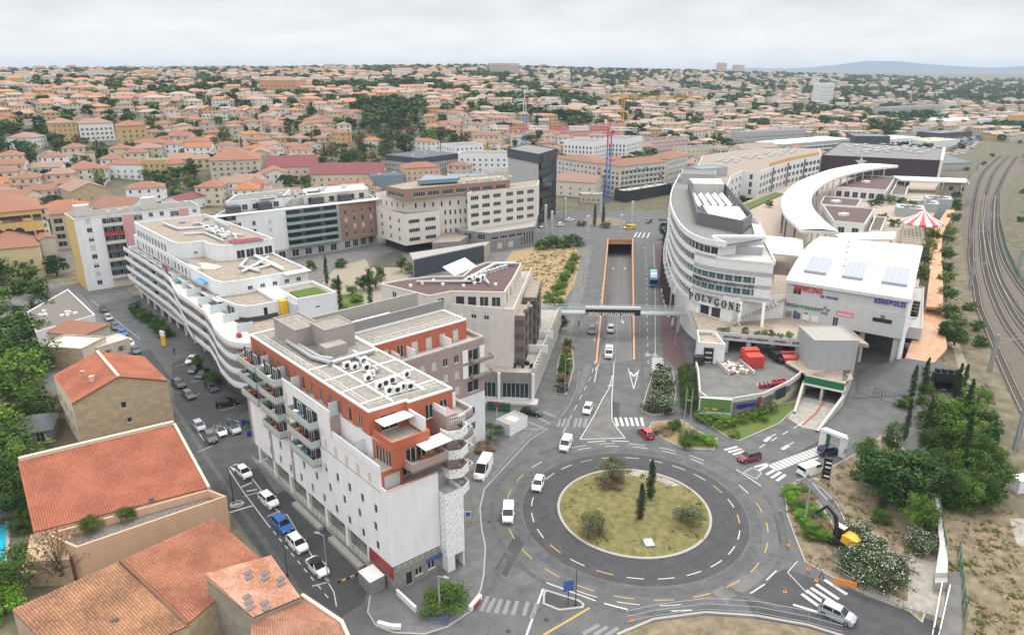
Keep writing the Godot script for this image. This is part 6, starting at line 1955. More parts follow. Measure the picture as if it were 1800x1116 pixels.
	for s in 62:
		var u:=s/61.0
		var sm2:=mk(M.roof_white)
		for i in range(0,14,2): sm2.bar(at.call(u,prof[i][0],prof[i][1]+0.04),at.call(u,prof[i+2][0],prof[i+2][1]+0.04),0.07,0.14)
		put(sm2,"roof_seam",t)
	for k in 3:
		var u: float=[0.2,0.52,0.86][k]
		var w: float=[0.095,0.085,0.1][k]
		var sl:=mk(M.skylight)
		var p0: Vector3=at.call(u-w,0.10,18.9)
		sl.quad(at.call(u-w,0.09,19.5),at.call(u+w,0.09,19.5),at.call(u+w,0.30,20.75),at.call(u-w,0.30,20.75))
		for e in [[u-w,u-w],[u+w,u+w]]: sl.quad(at.call(e[0],0.09,18.2),at.call(e[0],0.27,19.2),at.call(e[0],0.27,20.5),at.call(e[0],0.09,19.5))
		sl.quad(at.call(u-w,0.09,18.2),at.call(u+w,0.09,18.2),at.call(u+w,0.09,19.5),at.call(u-w,0.09,19.5))
		put(sl,"skylight",t)
		for q in 5:
			var br:=mk(M.steel_lt)
			br.bar(at.call(u-w+2*w*q/4.0,0.09,19.55),at.call(u-w+2*w*q/4.0,0.27,20.55),0.08,0.08)
			put(br,"skylight_bar",t)
	for k in 5: cuboid(t,"roof_hatch",at.call(0.42-0.02*k,0.2+0.13*k,prof[4][1]+0.2+0.25*minf(k,2.0)),V(0.4,0.5,0.4),0.5,M.steel_lt)
	# right side: white end frame, annexes with dark hatches, brace, legs
	slab(t,"white_edge",[b+U(-0.2,0.3),b+U(0.9,-0.2),b+U(0.9,-0.9),b+U(-0.2,-0.4)],3.0,17.6,M.white)
	cuboid(t,"corner_leg",v3(b+U(-0.6,-1.0),0),V(0.9,8.2,0.9),0.4,M.pan_p)
	cuboid(t,"corner_leg",v3(a.lerp(b,0.7)+U(0.3,-1.2),0),V(0.9,8.2,0.9),0.4,M.pan_p)
	var ub:=mk(M.dark_conc)
	ub.quad(v3(a.lerp(b,0.6).lerp(d,0.22),0),v3(b.lerp(c,0.2),0),v3(b.lerp(c,0.2),8),v3(a.lerp(b,0.6).lerp(d,0.22),8))
	put(ub,"underpass_wall",t)
	block(t,[b.lerp(c,0.25),b.lerp(c,0.25)+U(3.4,1.6),c+U(2.4,1.0),c],4.0,6.5,M.pan_p,M.pale_conc,[[1,4.6,3,1,3,1.4,1.2,"h"]],0.4)
	for k in 4: cuboid(t,"vent_box",v3(b.lerp(c,0.45+0.06*k)+U(1.4,0.6),6.6),V(1.2,1.3,1.2),0.4,M.plastic)
	var br:=mk(M.steel_lt)
	br.bar(v3(b+U(1.4,-3),3.4),v3(b+U(6.5,-9),9.5),0.5,0.5); br.bar(v3(b+U(1,-9),9.6),v3(b+U(8,-9.6),9.6),0.5,0.5)
	put(br,"brace",t)

func mall_roofs() -> void:
	# white crescent canopy
	var t:=thing("crescent_canopy","huge white crescent canopy sweeping over the shopping centre","canopy",V(115,0,-300))
	var outer:=[U(211.5,-394.2),U(202.2,-406.7),U(175.4,-387.1),U(154.1,-362.9),U(131.1,-330.7),U(113.8,-297.8),U(105.0,-275.4),U(98.7,-253.8),U(95.1,-230.4)]
	var inner:=[U(211.6,-394.1),U(197,-386.5),U(180.2,-372.4),U(154.2,-343.9),U(133.4,-311.7),U(121.5,-287.4),U(114.2,-266.4),U(109.2,-244.7),U(106.5,-227.3)]
	var sm:=func(pts: Array) -> Array:
		var c:=Curve2D.new()
		for i in pts.size():
			var tn: Vector2=(pts[mini(i+1,pts.size()-1)]-pts[maxi(i-1,0)])*0.17
			c.add_point(pts[i],-tn,tn)
		var L:=c.get_baked_length()
		var out:=[]
		for k in 41: out.append(c.sample_baked(L*k/40.0))
		return out
	var o2: Array=sm.call(outer)
	var i2: Array=sm.call(inner)
	var mb:=mk(M.roof_white)
	for k in 40:
		for e in 4:
			var f:=func(kk: int,u: float) -> Vector3: return v3(o2[kk].lerp(i2[kk],u),16.0+0.9*sin(PI*(0.15+u*0.7)))
			mb.quad(f.call(k,e/4.0),f.call(k+1,e/4.0),f.call(k+1,(e+1)/4.0),f.call(k,(e+1)/4.0))
		mb.quad(v3(o2[k],15.4),v3(o2[k+1],15.4),v3(i2[k+1],15.4),v3(i2[k],15.4))
		mb.quad(v3(o2[k],15.4),v3(o2[k+1],15.4),v3(o2[k+1],16.42),v3(o2[k],16.42))
		mb.quad(v3(i2[k+1],15.4),v3(i2[k],15.4),v3(i2[k],16.42),v3(i2[k+1],16.42))
	mb.quad(v3(o2[40],15.4),v3(i2[40],15.4),v3(i2[40],16.42),v3(o2[40],16.42))
	put(mb,"canopy_shell",t)
	for k in range(2,40,2): cuboid(t,"column",v3(o2[k].lerp(i2[k],0.92),5),V(0.5,10.5,0.5),0,M.steel_lt)
	for k in range(2,40,3): cuboid(t,"column",v3(o2[k].lerp(i2[k],0.1),5),V(0.5,10.5,0.5),0,M.steel_dark)
	# the centre's deck
	var dk:=thing("shopping_deck","tan terrace deck of the open air shopping centre under the pavilions","terrace deck",V(140,0,-300))
	slab(dk,"deck",[U(66,-172),U(93,-211),U(108,-197),U(110,-184),U(128,-214),U(146,-247),U(163,-276),U(183,-306),U(197,-326),U(229,-385),U(255,-424),U(190,-445),U(110,-340),U(92,-304),U(78,-260),U(70,-215)],0,5.5,M.tan)
	# brown pavilions
	var pv:=[["large maroon roofed pavilion farthest along the inside of the crescent canopy",[U(160.6,-354.5),U(180.6,-343.1),U(208.0,-388.1),U(193,-396)],11.0],["small brown roofed pavilion between the two larger ones",[U(133.4,-305.6),U(146.7,-300.2),U(156.7,-317.6),U(143.4,-326.0)],11.0],["brown roofed pavilion with a white edge nearest the crescent's open end",[U(123.5,-269.1),U(132.9,-263.8),U(151.8,-295.4),U(133.3,-302.9)],11.0],["narrow brown roofed strip beside the nearest pavilion",[U(133.5,-261.0),U(137.9,-261.0),U(153.0,-287.0),U(148.9,-288.2)],9.0],["narrow grey roofed strip beside the farthest pavilion",[U(182.5,-342.6),U(189,-341),U(214,-384),U(209,-387)],9.0]]
	for p in pv:
		var q:=box_building(p[0],"pavilion",p[1],p[2],5.5,M.pan_w,M.roof_maroon if p[2]>10 else M.roof_brown,"d",2.4,2.8,3.4,0.5,"pavilion")
		q.set_meta("group","pavilions inside the crescent")
		if p[2]>10: cuboid(q,"roof_unit",v3(mid(p[1])+U(-3,2),p[2]+0.1),V(3.6,1.1,2.6),0.5,M.pan_w)
	for c in [["flat white canopy across the open end of the crescent",[U(113.0,-239.6),U(131.8,-239.6),U(138.8,-251.9),U(114.9,-249.0)],10.6],["flat white canopy before the dark purple store wall",[U(203,-372),U(232,-364),U(240,-378),U(206,-388)],11.5],["square white canopy beside the curved office",[U(74,-214),U(88,-208),U(97,-232),U(82,-238)],12.5]]:
		var q:=thing("canopy",c[0],"canopy",v3(mid(c[1]),5.5),"flat canopies of the shopping centre")
		slab(q,"roof_plate",c[1],c[2],c[2]+0.5,M.roof_white)
		for e in c[1]: cuboid(q,"post",v3(e.lerp(mid(c[1]),0.12),5.5),V(0.4,c[2]-5.5,0.4),0,M.steel_lt)
	# dark sunken court with beams beside the cinema
	var pg:=thing("pergola","steel beam pergola between the curved office and the cinema roof","pergola",V(82,5.5,-200))
	for k in 11:
		var b:=mk(M.steel_dark if k % 2 else M.wood)
		b.bar(V(75.5+k*0.7,9.8+0.1*(k % 2),-186-k*1.9),V(86.5+k*0.6,9.8,-192-k*1.9),0.3,0.4)
		put(b,"beam",pg)
	for k in 4: cuboid(pg,"post",V(76+(k % 2)*10,5.5,-189-(k/2)*16),V(0.4,4.2,0.4),0,M.steel_dark)
	var cg:=thing("pergola","pale timber trellis pergola in front of the carousel","pergola",V(146,5.5,-256))
	for k in 7:
		var b:=mk(M.wood_pale)
		b.bar(V(134.9+k*1.3,9.2,-243.4+k*0.6),V(153+k*1.0,9.2,-275+k*0.4),0.25,0.35)
		put(b,"beam",cg)
	for k in 12:
		var b:=mk(M.wood_pale)
		b.bar(V(134.6+k*1.6,9.55,-243.6-k*2.7),V(143+k*1.45,9.55,-239.8-k*2.75),0.2,0.3)
		put(b,"rafter",cg)
	for k in 8: cuboid(cg,"post",V(135.5+(k % 2)*7.5+(k/2)*5,5.5,-243-(k/2)*8.5),V(0.35,3.7,0.35),0,M.wood_pale)
	box_building("tan restaurant pavilion with a red sign at the purple store's corner","restaurant",[U(226,-372),U(236,-368),U(246,-386),U(236,-391)],10.0,5.5,M.r_beige,M.roof_brown,"d",2.0,2.2,4.0,0.4,"restaurant")
	for k in 3:
		var gk:=box_building(["glass roofed kiosk left of two behind the carousel","glass roofed kiosk right of two behind the carousel","low grey kiosk with dark panels beyond the carousel"][k],"kiosk",rect(U(176+k*13,-312-k*12),11,12,-0.45),9.0,5.5,M.louv,M.pale_conc,"r",3.0,2.0,4.0,0.3,"kiosk")
		for q in 6: cuboid(gk,"roof_pane",v3(U(176+k*13,-312-k*12)+U((q % 3)*2.6-2.6,(q/3)*3.4-1.5),9.1),V(2.0,0.2,2.6),-0.45,M.slate)
	for k in 6: tree(["dark","bush"][k % 2],V([150,158,168,186,120,112][k],5.4,[-292,-300,-330,-338,-330,-345][k]),3.6,5.0,["dark shrub left of the carousel","second shrub behind the carousel","shrub at the farthest pavilion's corner","shrub before the dark purple wall","shrub inside the crescent's upper bend","shrub below the white apartments"][k],"shrubs on the deck","deck_shrub","bush")
	# carousel
	var ca:=thing("carousel","carousel under a striped red and white tent roof","carousel",V(160.1,5.5,-273.7))
	for k in 20:
		var mb2:=mk(M.stripe_red if k % 2 else M.white)
		var a0:=TAU*k/20
		var a1:=TAU*(k+1)/20
		for s in [[7.4,4.6,2.6,7.2],[2.6,7.2,0.01,9.6]]: mb2.quad(V(cos(a0)*s[0],s[1],-sin(a0)*s[0]),V(cos(a1)*s[0],s[1],-sin(a1)*s[0]),V(cos(a1)*s[2],s[3],-sin(a1)*s[2]),V(cos(a0)*s[2],s[3],-sin(a0)*s[2]))
		mb2.quad(V(cos(a0)*7.4,3.9,-sin(a0)*7.4),V(cos(a1)*7.4,3.9,-sin(a1)*7.4),V(cos(a1)*7.4,4.6,-sin(a1)*7.4),V(cos(a0)*7.4,4.6,-sin(a0)*7.4))
		put(mb2,"tent_stripe",ca,false)
	var pm:=mk(M.wood)
	pm.lathe(O3,[U(7,0),U(7,0.4),U(0.01,0.4)],20)
	put(pm,"platform",ca,false)
	var dr:=mk(M.wood_pale)
	dr.lathe(O3,[U(2,0.4),U(2,4.6)],12)
	put(dr,"centre_drum",ca,false)
	for k in 8:
		var q:=mk(M.yellow)
		q.tube([V(cos(k*0.785)*6.5,0.4,sin(k*0.785)*6.5),V(cos(k*0.785)*6.5,4.5,sin(k*0.785)*6.5)],0.12,6)
		put(q,"pole",ca,false)
	# dark purple store with a star
	var st:=box_building("large store with a dark purple wall behind the crescent canopy","store",[U(187.3,-437.1),U(243.0,-410.0),U(286,-478),U(237.0,-522.9)],17,5,M.purple_dark,M.rgrey,"",1,1,3,0.6,"store")
	slab(st,"white_corner",[U(243.2,-409.6),U(245.4,-410.6),U(286,-478),U(284,-478)],5,17.9,M.pan_w)
	slab(st,"purple_wing",[U(186,-441),U(192.5,-434),U(193.2,-434.8),U(187,-442)],5,17.2,M.purple)
	var s2:=mk(M.steel_lt)
	var cc:=V(206.6,14.5,-426.6)
	var ux:=V(0.899,0,0.437)
	for k in 10:
		var r0:=3.6 if k % 2 == 0 else 1.5
		var r1:=1.5 if k % 2 == 0 else 3.6
		s2.tri(cc,cc+ux*sin(-TAU*k/10)*r0+V(0,cos(TAU*k/10)*r0,0),cc+ux*sin(-TAU*(k+1)/10)*r1+V(0,cos(TAU*(k+1)/10)*r1,0))
	put(s2,"star_emblem",st)
	for k in 40: cuboid(st,"roof_machine",V(210+(k*37 % 52)+(k % 8)*2.0,17.1,-440-(k*23 % 38)-(k % 8)*3.5),V(3.0,1.2,2.0),k,M.steel_lt)
	# curved white apartments beside it
	var W: Material=M.pan_w
	var fl:=[U(123.4,-356.5),U(137,-376.5),U(152,-396),U(168,-413.5),U(183.5,-428.2)]
	var ap:=thing("apartment_building","row of white apartments with gallery windows facing the crescent canopy","apartment building",V(150,0,-395))
	var apoly:=[U(93.3,-362.8),U(90,-332),U(92.1,-305.2),U(97,-320),U(104,-340),U(116.2,-360.7)]+fl+[U(197.5,-466.6),U(157.3,-466.6),U(112.0,-425.3)]
	var spp:=[]
	for i in [6,7,8,9]: spp.append([i,6.4,3.7,3,4,3.6,2.2,"rdr",0.8,0.8])
	for i in [2,3,4]: spp.append([i,6.8,3.7,3,3,3.2,1.8,"r",0.8,0.8])
	spp.append([5,6.8,3.7,3,1,1.6,2.6,"d"])
	block(ap,apoly,5.0,18.0,W,M.rtan,spp,0.5,W)
	for i in 4: slab(ap,"stair_slot",[fl[i+1]+U(-0.7,0.6),fl[i+1]+U(0.1,1.2),fl[i+1]+U(0.3,0.5),fl[i+1]+U(-0.5,0)],5.4,17.9,M.steel_dark)
	var og:=mk(M.r_apricot)
	og.band([fl[1]+U(-1.5,-1),fl[2]+U(-1.5,-1),fl[3]+U(-1.5,-1),fl[4]+U(-1.5,-1)],0.3,18.05,20.2,false)
	put(og,"set_back_storey",ap)
	for k in 26: cuboid(ap,"roof_machine",V(110+(k*17 % 70),18.1,-380-(k*17 % 70)-(k*7 % 20)),V(2.4,1.0,1.6),k,M.steel_lt)
	block(ap,rect(U(94,-345),16,10,0.5),18.1,22,M.louv,M.blue_grey,[],0.3)
	sheet("roof_garden",[U(106,-330),U(108,-322),U(140,-366),U(137,-370)],M.lawn,6.0).set_meta("kind","structure")
	# promenade: the orange path and its ramp
	var pth:=mk(M.orange_paving)
	pth.prism(ccw(L([90.5,-151.1,95.7,-148.4,103.7,-157.1,109.6,-168.4,120.6,-188,115.2,-188])),2.9,3.5,true)
	pth.prism(ccw(L([112.2,-182.5,116,-181,132.6,-210,151,-243,169,-273.6,188.6,-302,202.4,-322,199.8,-324,185.8,-304,166.2,-275.4,148,-245,129.6,-212])),4.9,5.6,true)
	var pg2:=ground_piece(pth,"promenade")
	for k in 26:
		var sp:=mk(M.paving_joint)
		var u:=k/25.0
		var l:=V(90.5,3.5,-151.1).lerp(V(108.7,3.5,-178.4),u)
		var r:=V(95.7,3.5,-148.4).lerp(V(108.3,3.5,-165.5),u)
		sp.bar(l+V(0.4,0.0,0),l.lerp(r,0.55 if k % 2 else 0.9)+V(0,0,0),0.28,0.05)
		put(sp,"paving_band",pg2)
	var rp:=mk(M.asphalt)
	var r0:=[V(90.5,3.5,-151.1),V(95.7,3.5,-148.4),V(90.8,0.1,-139.1),V(72.6,0.1,-136.9),V(80.8,0.1,-152)]
	rp.quad(r0[3],r0[2],r0[1],r0[0]); rp.tri(r0[3],r0[0],r0[4])
	ground_piece(rp,"access_ramp")
	var pm2:=thing("car_tunnel","dark car tunnel under the end of the orange promenade","tunnel",V(93.7,0,-139.9))
	var ta:=U(91.2,-139.9)
	var tb:=U(95.6,-138.6)
	slab(pm2,"black_lintel",[ta+U(-0.4,0),tb+U(0.6,0),tb+U(0.8,-1.2),ta+U(-0.2,-1.2)],2.6,4.6,M.black_panel)
	slab(pm2,"sign_strip",[ta+U(0.6,0.12),tb+U(-0.4,0.12),tb+U(-0.4,0.02),ta+U(0.6,0.02)],3.4,4.2,M.poster_dark)
	for s in [ta+U(-0.4,0),tb+U(0.3,0)]: slab(pm2,"side_wall",[s,s+U(0.35,0),s+U(5,-22),s+U(4.6,-22)],0,3.0,M.dark_conc)
	slab(pm2,"tunnel_roof",[ta+U(-0.3,-1.2),tb+U(0.6,-1.2),tb+U(5.5,-22),ta+U(4.5,-22)],2.7,3.2,M.dark_conc)
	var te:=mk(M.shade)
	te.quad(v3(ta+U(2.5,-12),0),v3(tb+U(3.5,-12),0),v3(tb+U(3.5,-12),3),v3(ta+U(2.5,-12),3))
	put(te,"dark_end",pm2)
	for k in 4: cuboid(pm2,"roof_box",v3(ta.lerp(tb,0.1+0.28*k)+U(0.2,-0.9),4.6),V(0.8,0.8,0.8),0.2,M.plastic)

func footbridge() -> void:
	var t:=thing("footbridge","glass sided footbridge across the road carrying a black and white banner","footbridge",V(24,5,-178))
	var a:=U(6.5,-177.8)
	var b:=U(45.5,-176.2)
	slab(t,"deck",deep(a,b,2.6),5.0,5.45,M.steel_lt)
	for k in 2:
		var off:=U(0,-2.6*k)
		for j in 13:
			var p:=(a+off).lerp(b+off,j/13.0)
			var q:=(a+off).lerp(b+off,(j+0.96)/13.0)
			var mb:=mk(M.clear_pane)
			mb.quad(v3(p,5.5),v3(q,5.5),v3(q,6.9),v3(p,6.9))
			put(mb,"glass_panel",t)
		rail(t,[v3(a+off,5.45),v3(b+off,5.45)],1.5,M.steel_lt,3.0)
	var n:=V(0,0,0.25)
	var l:=a.lerp(b,0.33)
	var r:=a.lerp(b,0.70)
	slab(t,"banner",[l+U(0,0.3),r+U(0,0.3),r+U(0,0.18),l+U(0,0.18)],5.0,6.6,M.black_panel)
	slab(t,"banner_frame",[l+U(0,0.16),r+U(0,0.16),r+U(0,-0.3),l+U(0,-0.3)],6.6,7.3,M.pan_w)
	tsign(t,"banner_lettering","LIBÉREZ BOUALEM SANSAL",v3(l.lerp(r,0.02)+U(0,0.26),5.35),v3(l.lerp(r,0.90)+U(0,0.26),5.35),M.letter_white,"Droid Sans",true,0.05,1.05)
	for k in [0.02,0.31,0.97]: cuboid(t,"support",v3(a.lerp(b,k)+U(0,-1.3),0),V(0.5,5.0,0.5),0,M.steel_lt)

# ---- blocks further out, placed by the foot of their front
func along(label: String,cat: String,a: Vector3,b: Vector3,depth: float,h: float,wm,rm: Material,kinds:="wdf",roof:="flat",called:="building",w:=1.3,wh:=1.5,pitch:=3.0,fh:=3.0,gm: Material=null) -> Node3D:
	var y:=minf(a.y,b.y)
	var poly:=deep(U(a.x,a.z),U(b.x,b.z),depth)
	var t:=thing(called,label,cat,v3(mid(poly),y))
	block(t,poly,y-1.0,y+h,wm,rm,auto_specs(poly,y,y+h,kinds,w,wh,pitch,fh) if kinds else [],0.5 if roof == "flat" else 0.0,null,null,gm)
	var L:=poly[0].distance_to(poly[1]) as float
	if roof == "hip": hip(t,poly,y+h+0.02,minf(L,depth)*0.2,rm)
	if roof == "gable": gable(t,poly if L >= depth else [poly[1],poly[2],poly[3],poly[0]],y+h+0.02,minf(L,depth)*0.2,rm,wm[0] if wm is Array else wm)
	if roof == "flat":
		for k in int(L/6.0): cuboid(t,"roof_machine",v3(poly[0].lerp(poly[1],(k+0.5)/int(L/6.0)).lerp(poly[3].lerp(poly[2],(k+0.5)/int(L/6.0)),0.3+0.4*fmod(k*0.618,1.0)),y+h+0.05),V(1.6,0.9,1.2),k,M.steel_lt)
	return t

func town_blocks() -> void:
	var W: Material=M.r_white
	# glass tower
	var tw:=[U(-1.9,-340.2),U(11.7,-316.6),U(21.1,-340.2),U(7.1,-361.7)]
	var t:=thing("office_tower","black glass office tower with a pale grey side wall behind the cream office","office tower",v3(mid(tw),0))
	block(t,tw,0,27.2,[M.r_grey,M.black_metal,M.black_metal,M.r_grey],M.rgrey,[[1,0.6,3.3,8,6,2.6,2.6,"d",0.4,0.4],[2,0.6,3.3,8,6,2.6,2.6,"d",0.4,0.4]],0,null,M.black_metal)
	block(t,MB.offs(tw,-0.3),27.25,31,[M.slate_blue,M.black_metal,M.black_metal,M.slate_blue],M.rgrey,[],0.4)
	for k in 9:
		var y:=2.0+k*3.2
		var o:=1.2 if k % 3 else 2.2
		slab(t,"glass_bay",ccw([tw[1].lerp(tw[2],0.08*(k % 3))+U(0.4,0.5),tw[1].lerp(tw[2],0.5+0.16*(k % 3))+U(0.3,0.8)*o,tw[1].lerp(tw[2],0.5+0.16*(k % 3)),tw[1].lerp(tw[2],0.08*(k % 3))]),y,y+2.9,M.glass)
	t=along("long orange roofed apartment block with blue awnings above the upper roundabout","apartment building",V(58.1,0.5,-385.3),V(87.2,0.4,-407),14,17,[M.r_pale,M.r_pale,M.r_pale,M.r_cream],M.terra_b,"wsdw","hip","apartment_building",1.8,1.7,3.2,2.8)
	for k in 14:
		var a:=V(58.1,0.5,-385.3)
		var b:=V(87.2,0.4,-407)
		var p:=a.lerp(b,0.06+0.065*k)
		for f in 5: balcony(t,U(a.x,a.z).lerp(U(b.x,b.z),0.04+0.066*k),U(a.x,a.z).lerp(U(b.x,b.z),0.095+0.066*k),1.0,a.y+3.2+f*2.8,M.cl_blue if f == 4 and k in [4,7] else M.cl_red if f == 2 and k == 12 else M.r_pale,0.9)
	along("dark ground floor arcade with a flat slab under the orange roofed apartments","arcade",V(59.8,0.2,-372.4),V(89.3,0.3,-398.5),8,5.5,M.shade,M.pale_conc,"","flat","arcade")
	along("second orange roofed apartment block behind the blue crane's mast","apartment building",V(47.3,0.9,-402.1),V(58.4,0.9,-410.6),40,16,M.r_pale,M.terra_b,"wsd","hip","apartment_building",1.5,1.6,3.0,2.8)
	along("pale apartment end block with an orange roof right of the blue awnings","apartment building",V(90.6,0.4,-417.5),V(106.6,0.4,-439.1),14,17,M.r_pale,M.terra_b,"ws","hip","apartment_building",1.5,1.6)
	along("cream rendered house with a faded orange gable roof left of the crane's foot","house",V(23.9,0.9,-392.1),V(44.7,0.5,-382.1),16,8.5,M.r_cream_white,M.terra_c,"w","gable","house",1.0,1.2,4.5)
	along("low beige annex beside the cream house and the crane's foot","annex",V(35.8,0.3,-370.9),V(46.9,0.2,-369.3),6,4.5,M.r_beige,M.r_beige,"h","flat","annex",0.8,1.2,2.4)
	along("white concrete apartment building under construction beside the yellow crane","apartment building",V(36.2,6,-510.2),V(55.7,4.2,-497.1),24,15,W,M.rgrey,"hhd","flat","apartment_building",1.2,2.0,2.6)
	along("white finished wing of the construction site right of the yellow crane","apartment building",V(81.7,3.6,-518),V(98.5,3.8,-549.1),20,15,W,M.rgrey,"hdw","flat","apartment_building",1.2,2.0,2.6)
	along("long pink rendered building behind the construction site","apartment building",V(43.7,10.9,-589.3),V(101.7,9.9,-652.8),18,11,M.r_pink,M.roof_maroon,"w","flat","apartment_building",1.3,1.4,3.2)
	along("pale pink school building right of the construction site","school",V(104.7,4.7,-572.7),V(147,2.7,-608.6),16,10,M.r_rose,M.roof_maroon,"w","flat","school",1.3,1.4,3.2)
	t=along("grey striped office with a slate blue roof band left of the black tower","office building",V(-56.2,4.2,-436.7),V(-34.5,6,-463.7),30,11,[M.r_grey,M.r_grey,M.r_grey,M.r_grey],M.rgrey,"d","flat","office_building",0.8,2.4,2.0,3.2)
	var ga:=V(-56.2,4.2,-436.7)
	var gb:=V(-34.5,6,-463.7)
	var sp:=deep(U(ga.x,ga.z),U(gb.x,gb.z),30)
	slab(t,"roof_band",MB.offs(sp,-0.2),ga.y+8.3,ga.y+11.6,M.slate_blue)
	along("pinkish old house with orange roof in front of the grey striped office","house",V(-60.5,2.5,-407.8),V(-41.5,2.7,-416.5),12,11,M.r_apricot_pale,M.terra_a,"w","hip","house",1.0,1.4)
	along("white cubic apartment building left of the black tower's grey wall","apartment building",V(-33,4.2,-442.2),V(-2.4,3.3,-440),20,14,W,M.rgrey,"hdw","flat","apartment_building",1.2,1.5,3.4)
	along("lower white apartment building behind the grey striped office","apartment building",V(-38.2,7.8,-484.1),V(-19.5,8.2,-496.4),20,10,W,M.rgrey,"hd","flat","apartment_building",1.2,1.5,3.4)
	along("white house with dark windows right behind the cream office roof","house",V(-11.1,2,-411.1),V(11.7,1.9,-419.8),14,9,M.r_pale,M.rgrey,"d","flat","house",2.0,1.4,4.0)
	along("pale flat roofed workshop behind the cream office's blue canopy","workshop",V(-35.2,1.9,-400.7),V(-12.9,1.8,-404.1),16,7,M.pale_conc,M.blue_grey,"","flat","workshop")
	along("wide hall under a maroon gable roof left of the cream office","hall",V(-114.1,3.3,-402.9),V(-72.9,2.7,-407.8),24,8,M.r_cream,M.maroon_roof,"w","gable","hall",1.2,1.4,4.0)
	along("second maroon roofed hall set further left behind the long residence","hall",V(-142.7,5.1,-417.3),V(-114.7,4.7,-424.3),26,8,M.r_rose,M.maroon_roof,"w","gable","hall",1.2,1.4,4.0)
	along("blue sports hall beside the maroon roofed hall","hall",V(-77.2,2.1,-394.2),V(-60,2.1,-399.1),18,8.5,M.blue_grey,M.slate_blue,"","flat","hall")
	along("small gabled house with maroon roof behind the pale block's right end","house",V(-168.4,1.3,-341),V(-158.8,0.9,-338),18,6,M.r_white,M.maroon_roof,"w","gable","house",0.9,1.2)
	# the yellow arcade house and its neighbours on the left edge
	t=along("big yellow apartment building with tall arched loggias at the left edge","apartment building",V(-179.3,0,-231.8),V(-162.8,0,-243.3),26,21,M.r_yellow,M.terra_a,"","hip","apartment_building")
	var ya:=V(-179.3,0,-231.8)
	var yb:=V(-162.8,0,-243.3)
	var y0:=minf(ya.y,yb.y)
	var yw:=atan2(-(yb.z-ya.z),yb.x-ya.x)
	for k in 7:
		var p:=ya.lerp(yb,0.06+0.145*k)
		for f in 3:
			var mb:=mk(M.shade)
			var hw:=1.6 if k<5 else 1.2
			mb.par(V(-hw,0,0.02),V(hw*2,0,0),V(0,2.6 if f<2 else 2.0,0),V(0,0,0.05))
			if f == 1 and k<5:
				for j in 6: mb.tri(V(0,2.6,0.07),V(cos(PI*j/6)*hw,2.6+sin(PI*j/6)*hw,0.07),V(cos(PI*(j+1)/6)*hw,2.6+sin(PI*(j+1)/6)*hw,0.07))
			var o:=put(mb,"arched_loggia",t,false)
			o.position=V(p.x,y0+[7.0,11.0,17.2][f],p.z)-t.position
			o.rotation.y=yw
			var bl:=mk([M.maroon,M.r_yellow,M.steel_dark][(k+f) % 3])
			bl.par(V(-hw,0,0.1),V(hw*2,0,0),V(0,0.9,0),V(0,0,0.12))
			var q:=put(bl,"balcony_front",t,false)
			q.position=o.position
			q.rotation.y=yw
	along("cream villa with an orange hip roof in front of the yellow arched building","villa",V(-174.9,0,-222.8),V(-157.9,0,-230.8),20,11,M.r_yellow_pale,M.terra_a,"bwb","hip","villa",1.0,1.8,4.0,3.6)
	along("beige stone church-like gable with a tall arched doorway beside the cream villa","house",V(-159.6,0,-234.9),V(-156.4,0,-238),16,12,M.r_beige,M.terra_a,"h","gable","house",2.6,5.0,4.0,6.0)
	along("beige building with an orange roof and a striped awning behind the pale block","house",V(-177.1,0,-268.9),V(-165.6,0,-276),16,14,M.r_beige,M.terra_a,"d","hip","house",3.0,2.0,4.0)
	along("old grey house with a pink gable roof above the pale block's left end","house",V(-209.3,2.6,-337.2),V(-197.6,2.8,-348.8),22,9,M.old_ochre,M.terra_c,"d","gable","house",0.8,1.2,5.0)
	along("white gabled house with a brown roof behind the pale block","house",V(-192.5,1,-321.1),V(-172.8,0,-315.4),20,7,M.r_white,M.terra_b,"d","gable","house",0.9,1.2,4.0)
	along("ochre townhouse with rows of balconies facing the garden trees","townhouse",V(-208.8,7.3,-406),V(-195.7,6.7,-407.5),12,11,M.r_ochre,M.rgrey,"b","flat","townhouse",1.0,2.0,3.0)
	along("pale corner townhouse with an orange roof left of the ochre townhouse","townhouse",V(-229.1,8.4,-406.5),V(-208.3,7.1,-404.2),12,9,M.r_white,M.terra_a,"bw","hip","townhouse",1.0,1.6,3.4)
	along("greenish rendered house between the ochre townhouse and the garden trees","townhouse",V(-195.4,6.7,-407.5),V(-185.9,7.1,-418),12,9,M.r_yellow_pale,M.terra_a,"wb","hip","townhouse",1.0,1.4)
	along("large apartment house with a red hip roof above the maroon halls","apartment building",V(-171.1,5.5,-407),V(-145.5,4.9,-413.8),30,13,[M.r_beige,M.r_cream,M.r_cream,M.r_beige],M.terra_a,"wsb","hip","apartment_building",1.3,1.6,3.2)
	along("yellow ochre corner block with balconies on the left hillside","apartment building",V(-259.4,16.3,-483.1),V(-246.4,16.4,-493.1),16,15,M.r_ochre,M.terra_a,"bd","hip","apartment_building",1.2,1.8,3.2)
	along("long white terrace with rows of shuttered windows on the left hillside","apartment building",V(-293.9,19.9,-496.3),V(-276.8,19.9,-508.7),14,12,M.r_white,M.terra_c,"b","hip","apartment_building",0.9,1.6,2.6)
	along("ochre apartment house left of the long white terrace","apartment building",V(-306,19.8,-486.3),V(-294.7,19.9,-496.3),14,13,M.r_ochre,M.terra_c,"db","hip","apartment_building",1.0,1.6,2.8)
	along("white house with a wide orange roof at the far left of the hillside","house",V(-322,18.7,-464.2),V(-305.6,17.6,-463.9),14,8,M.r_white,M.terra_c,"w","hip","house")
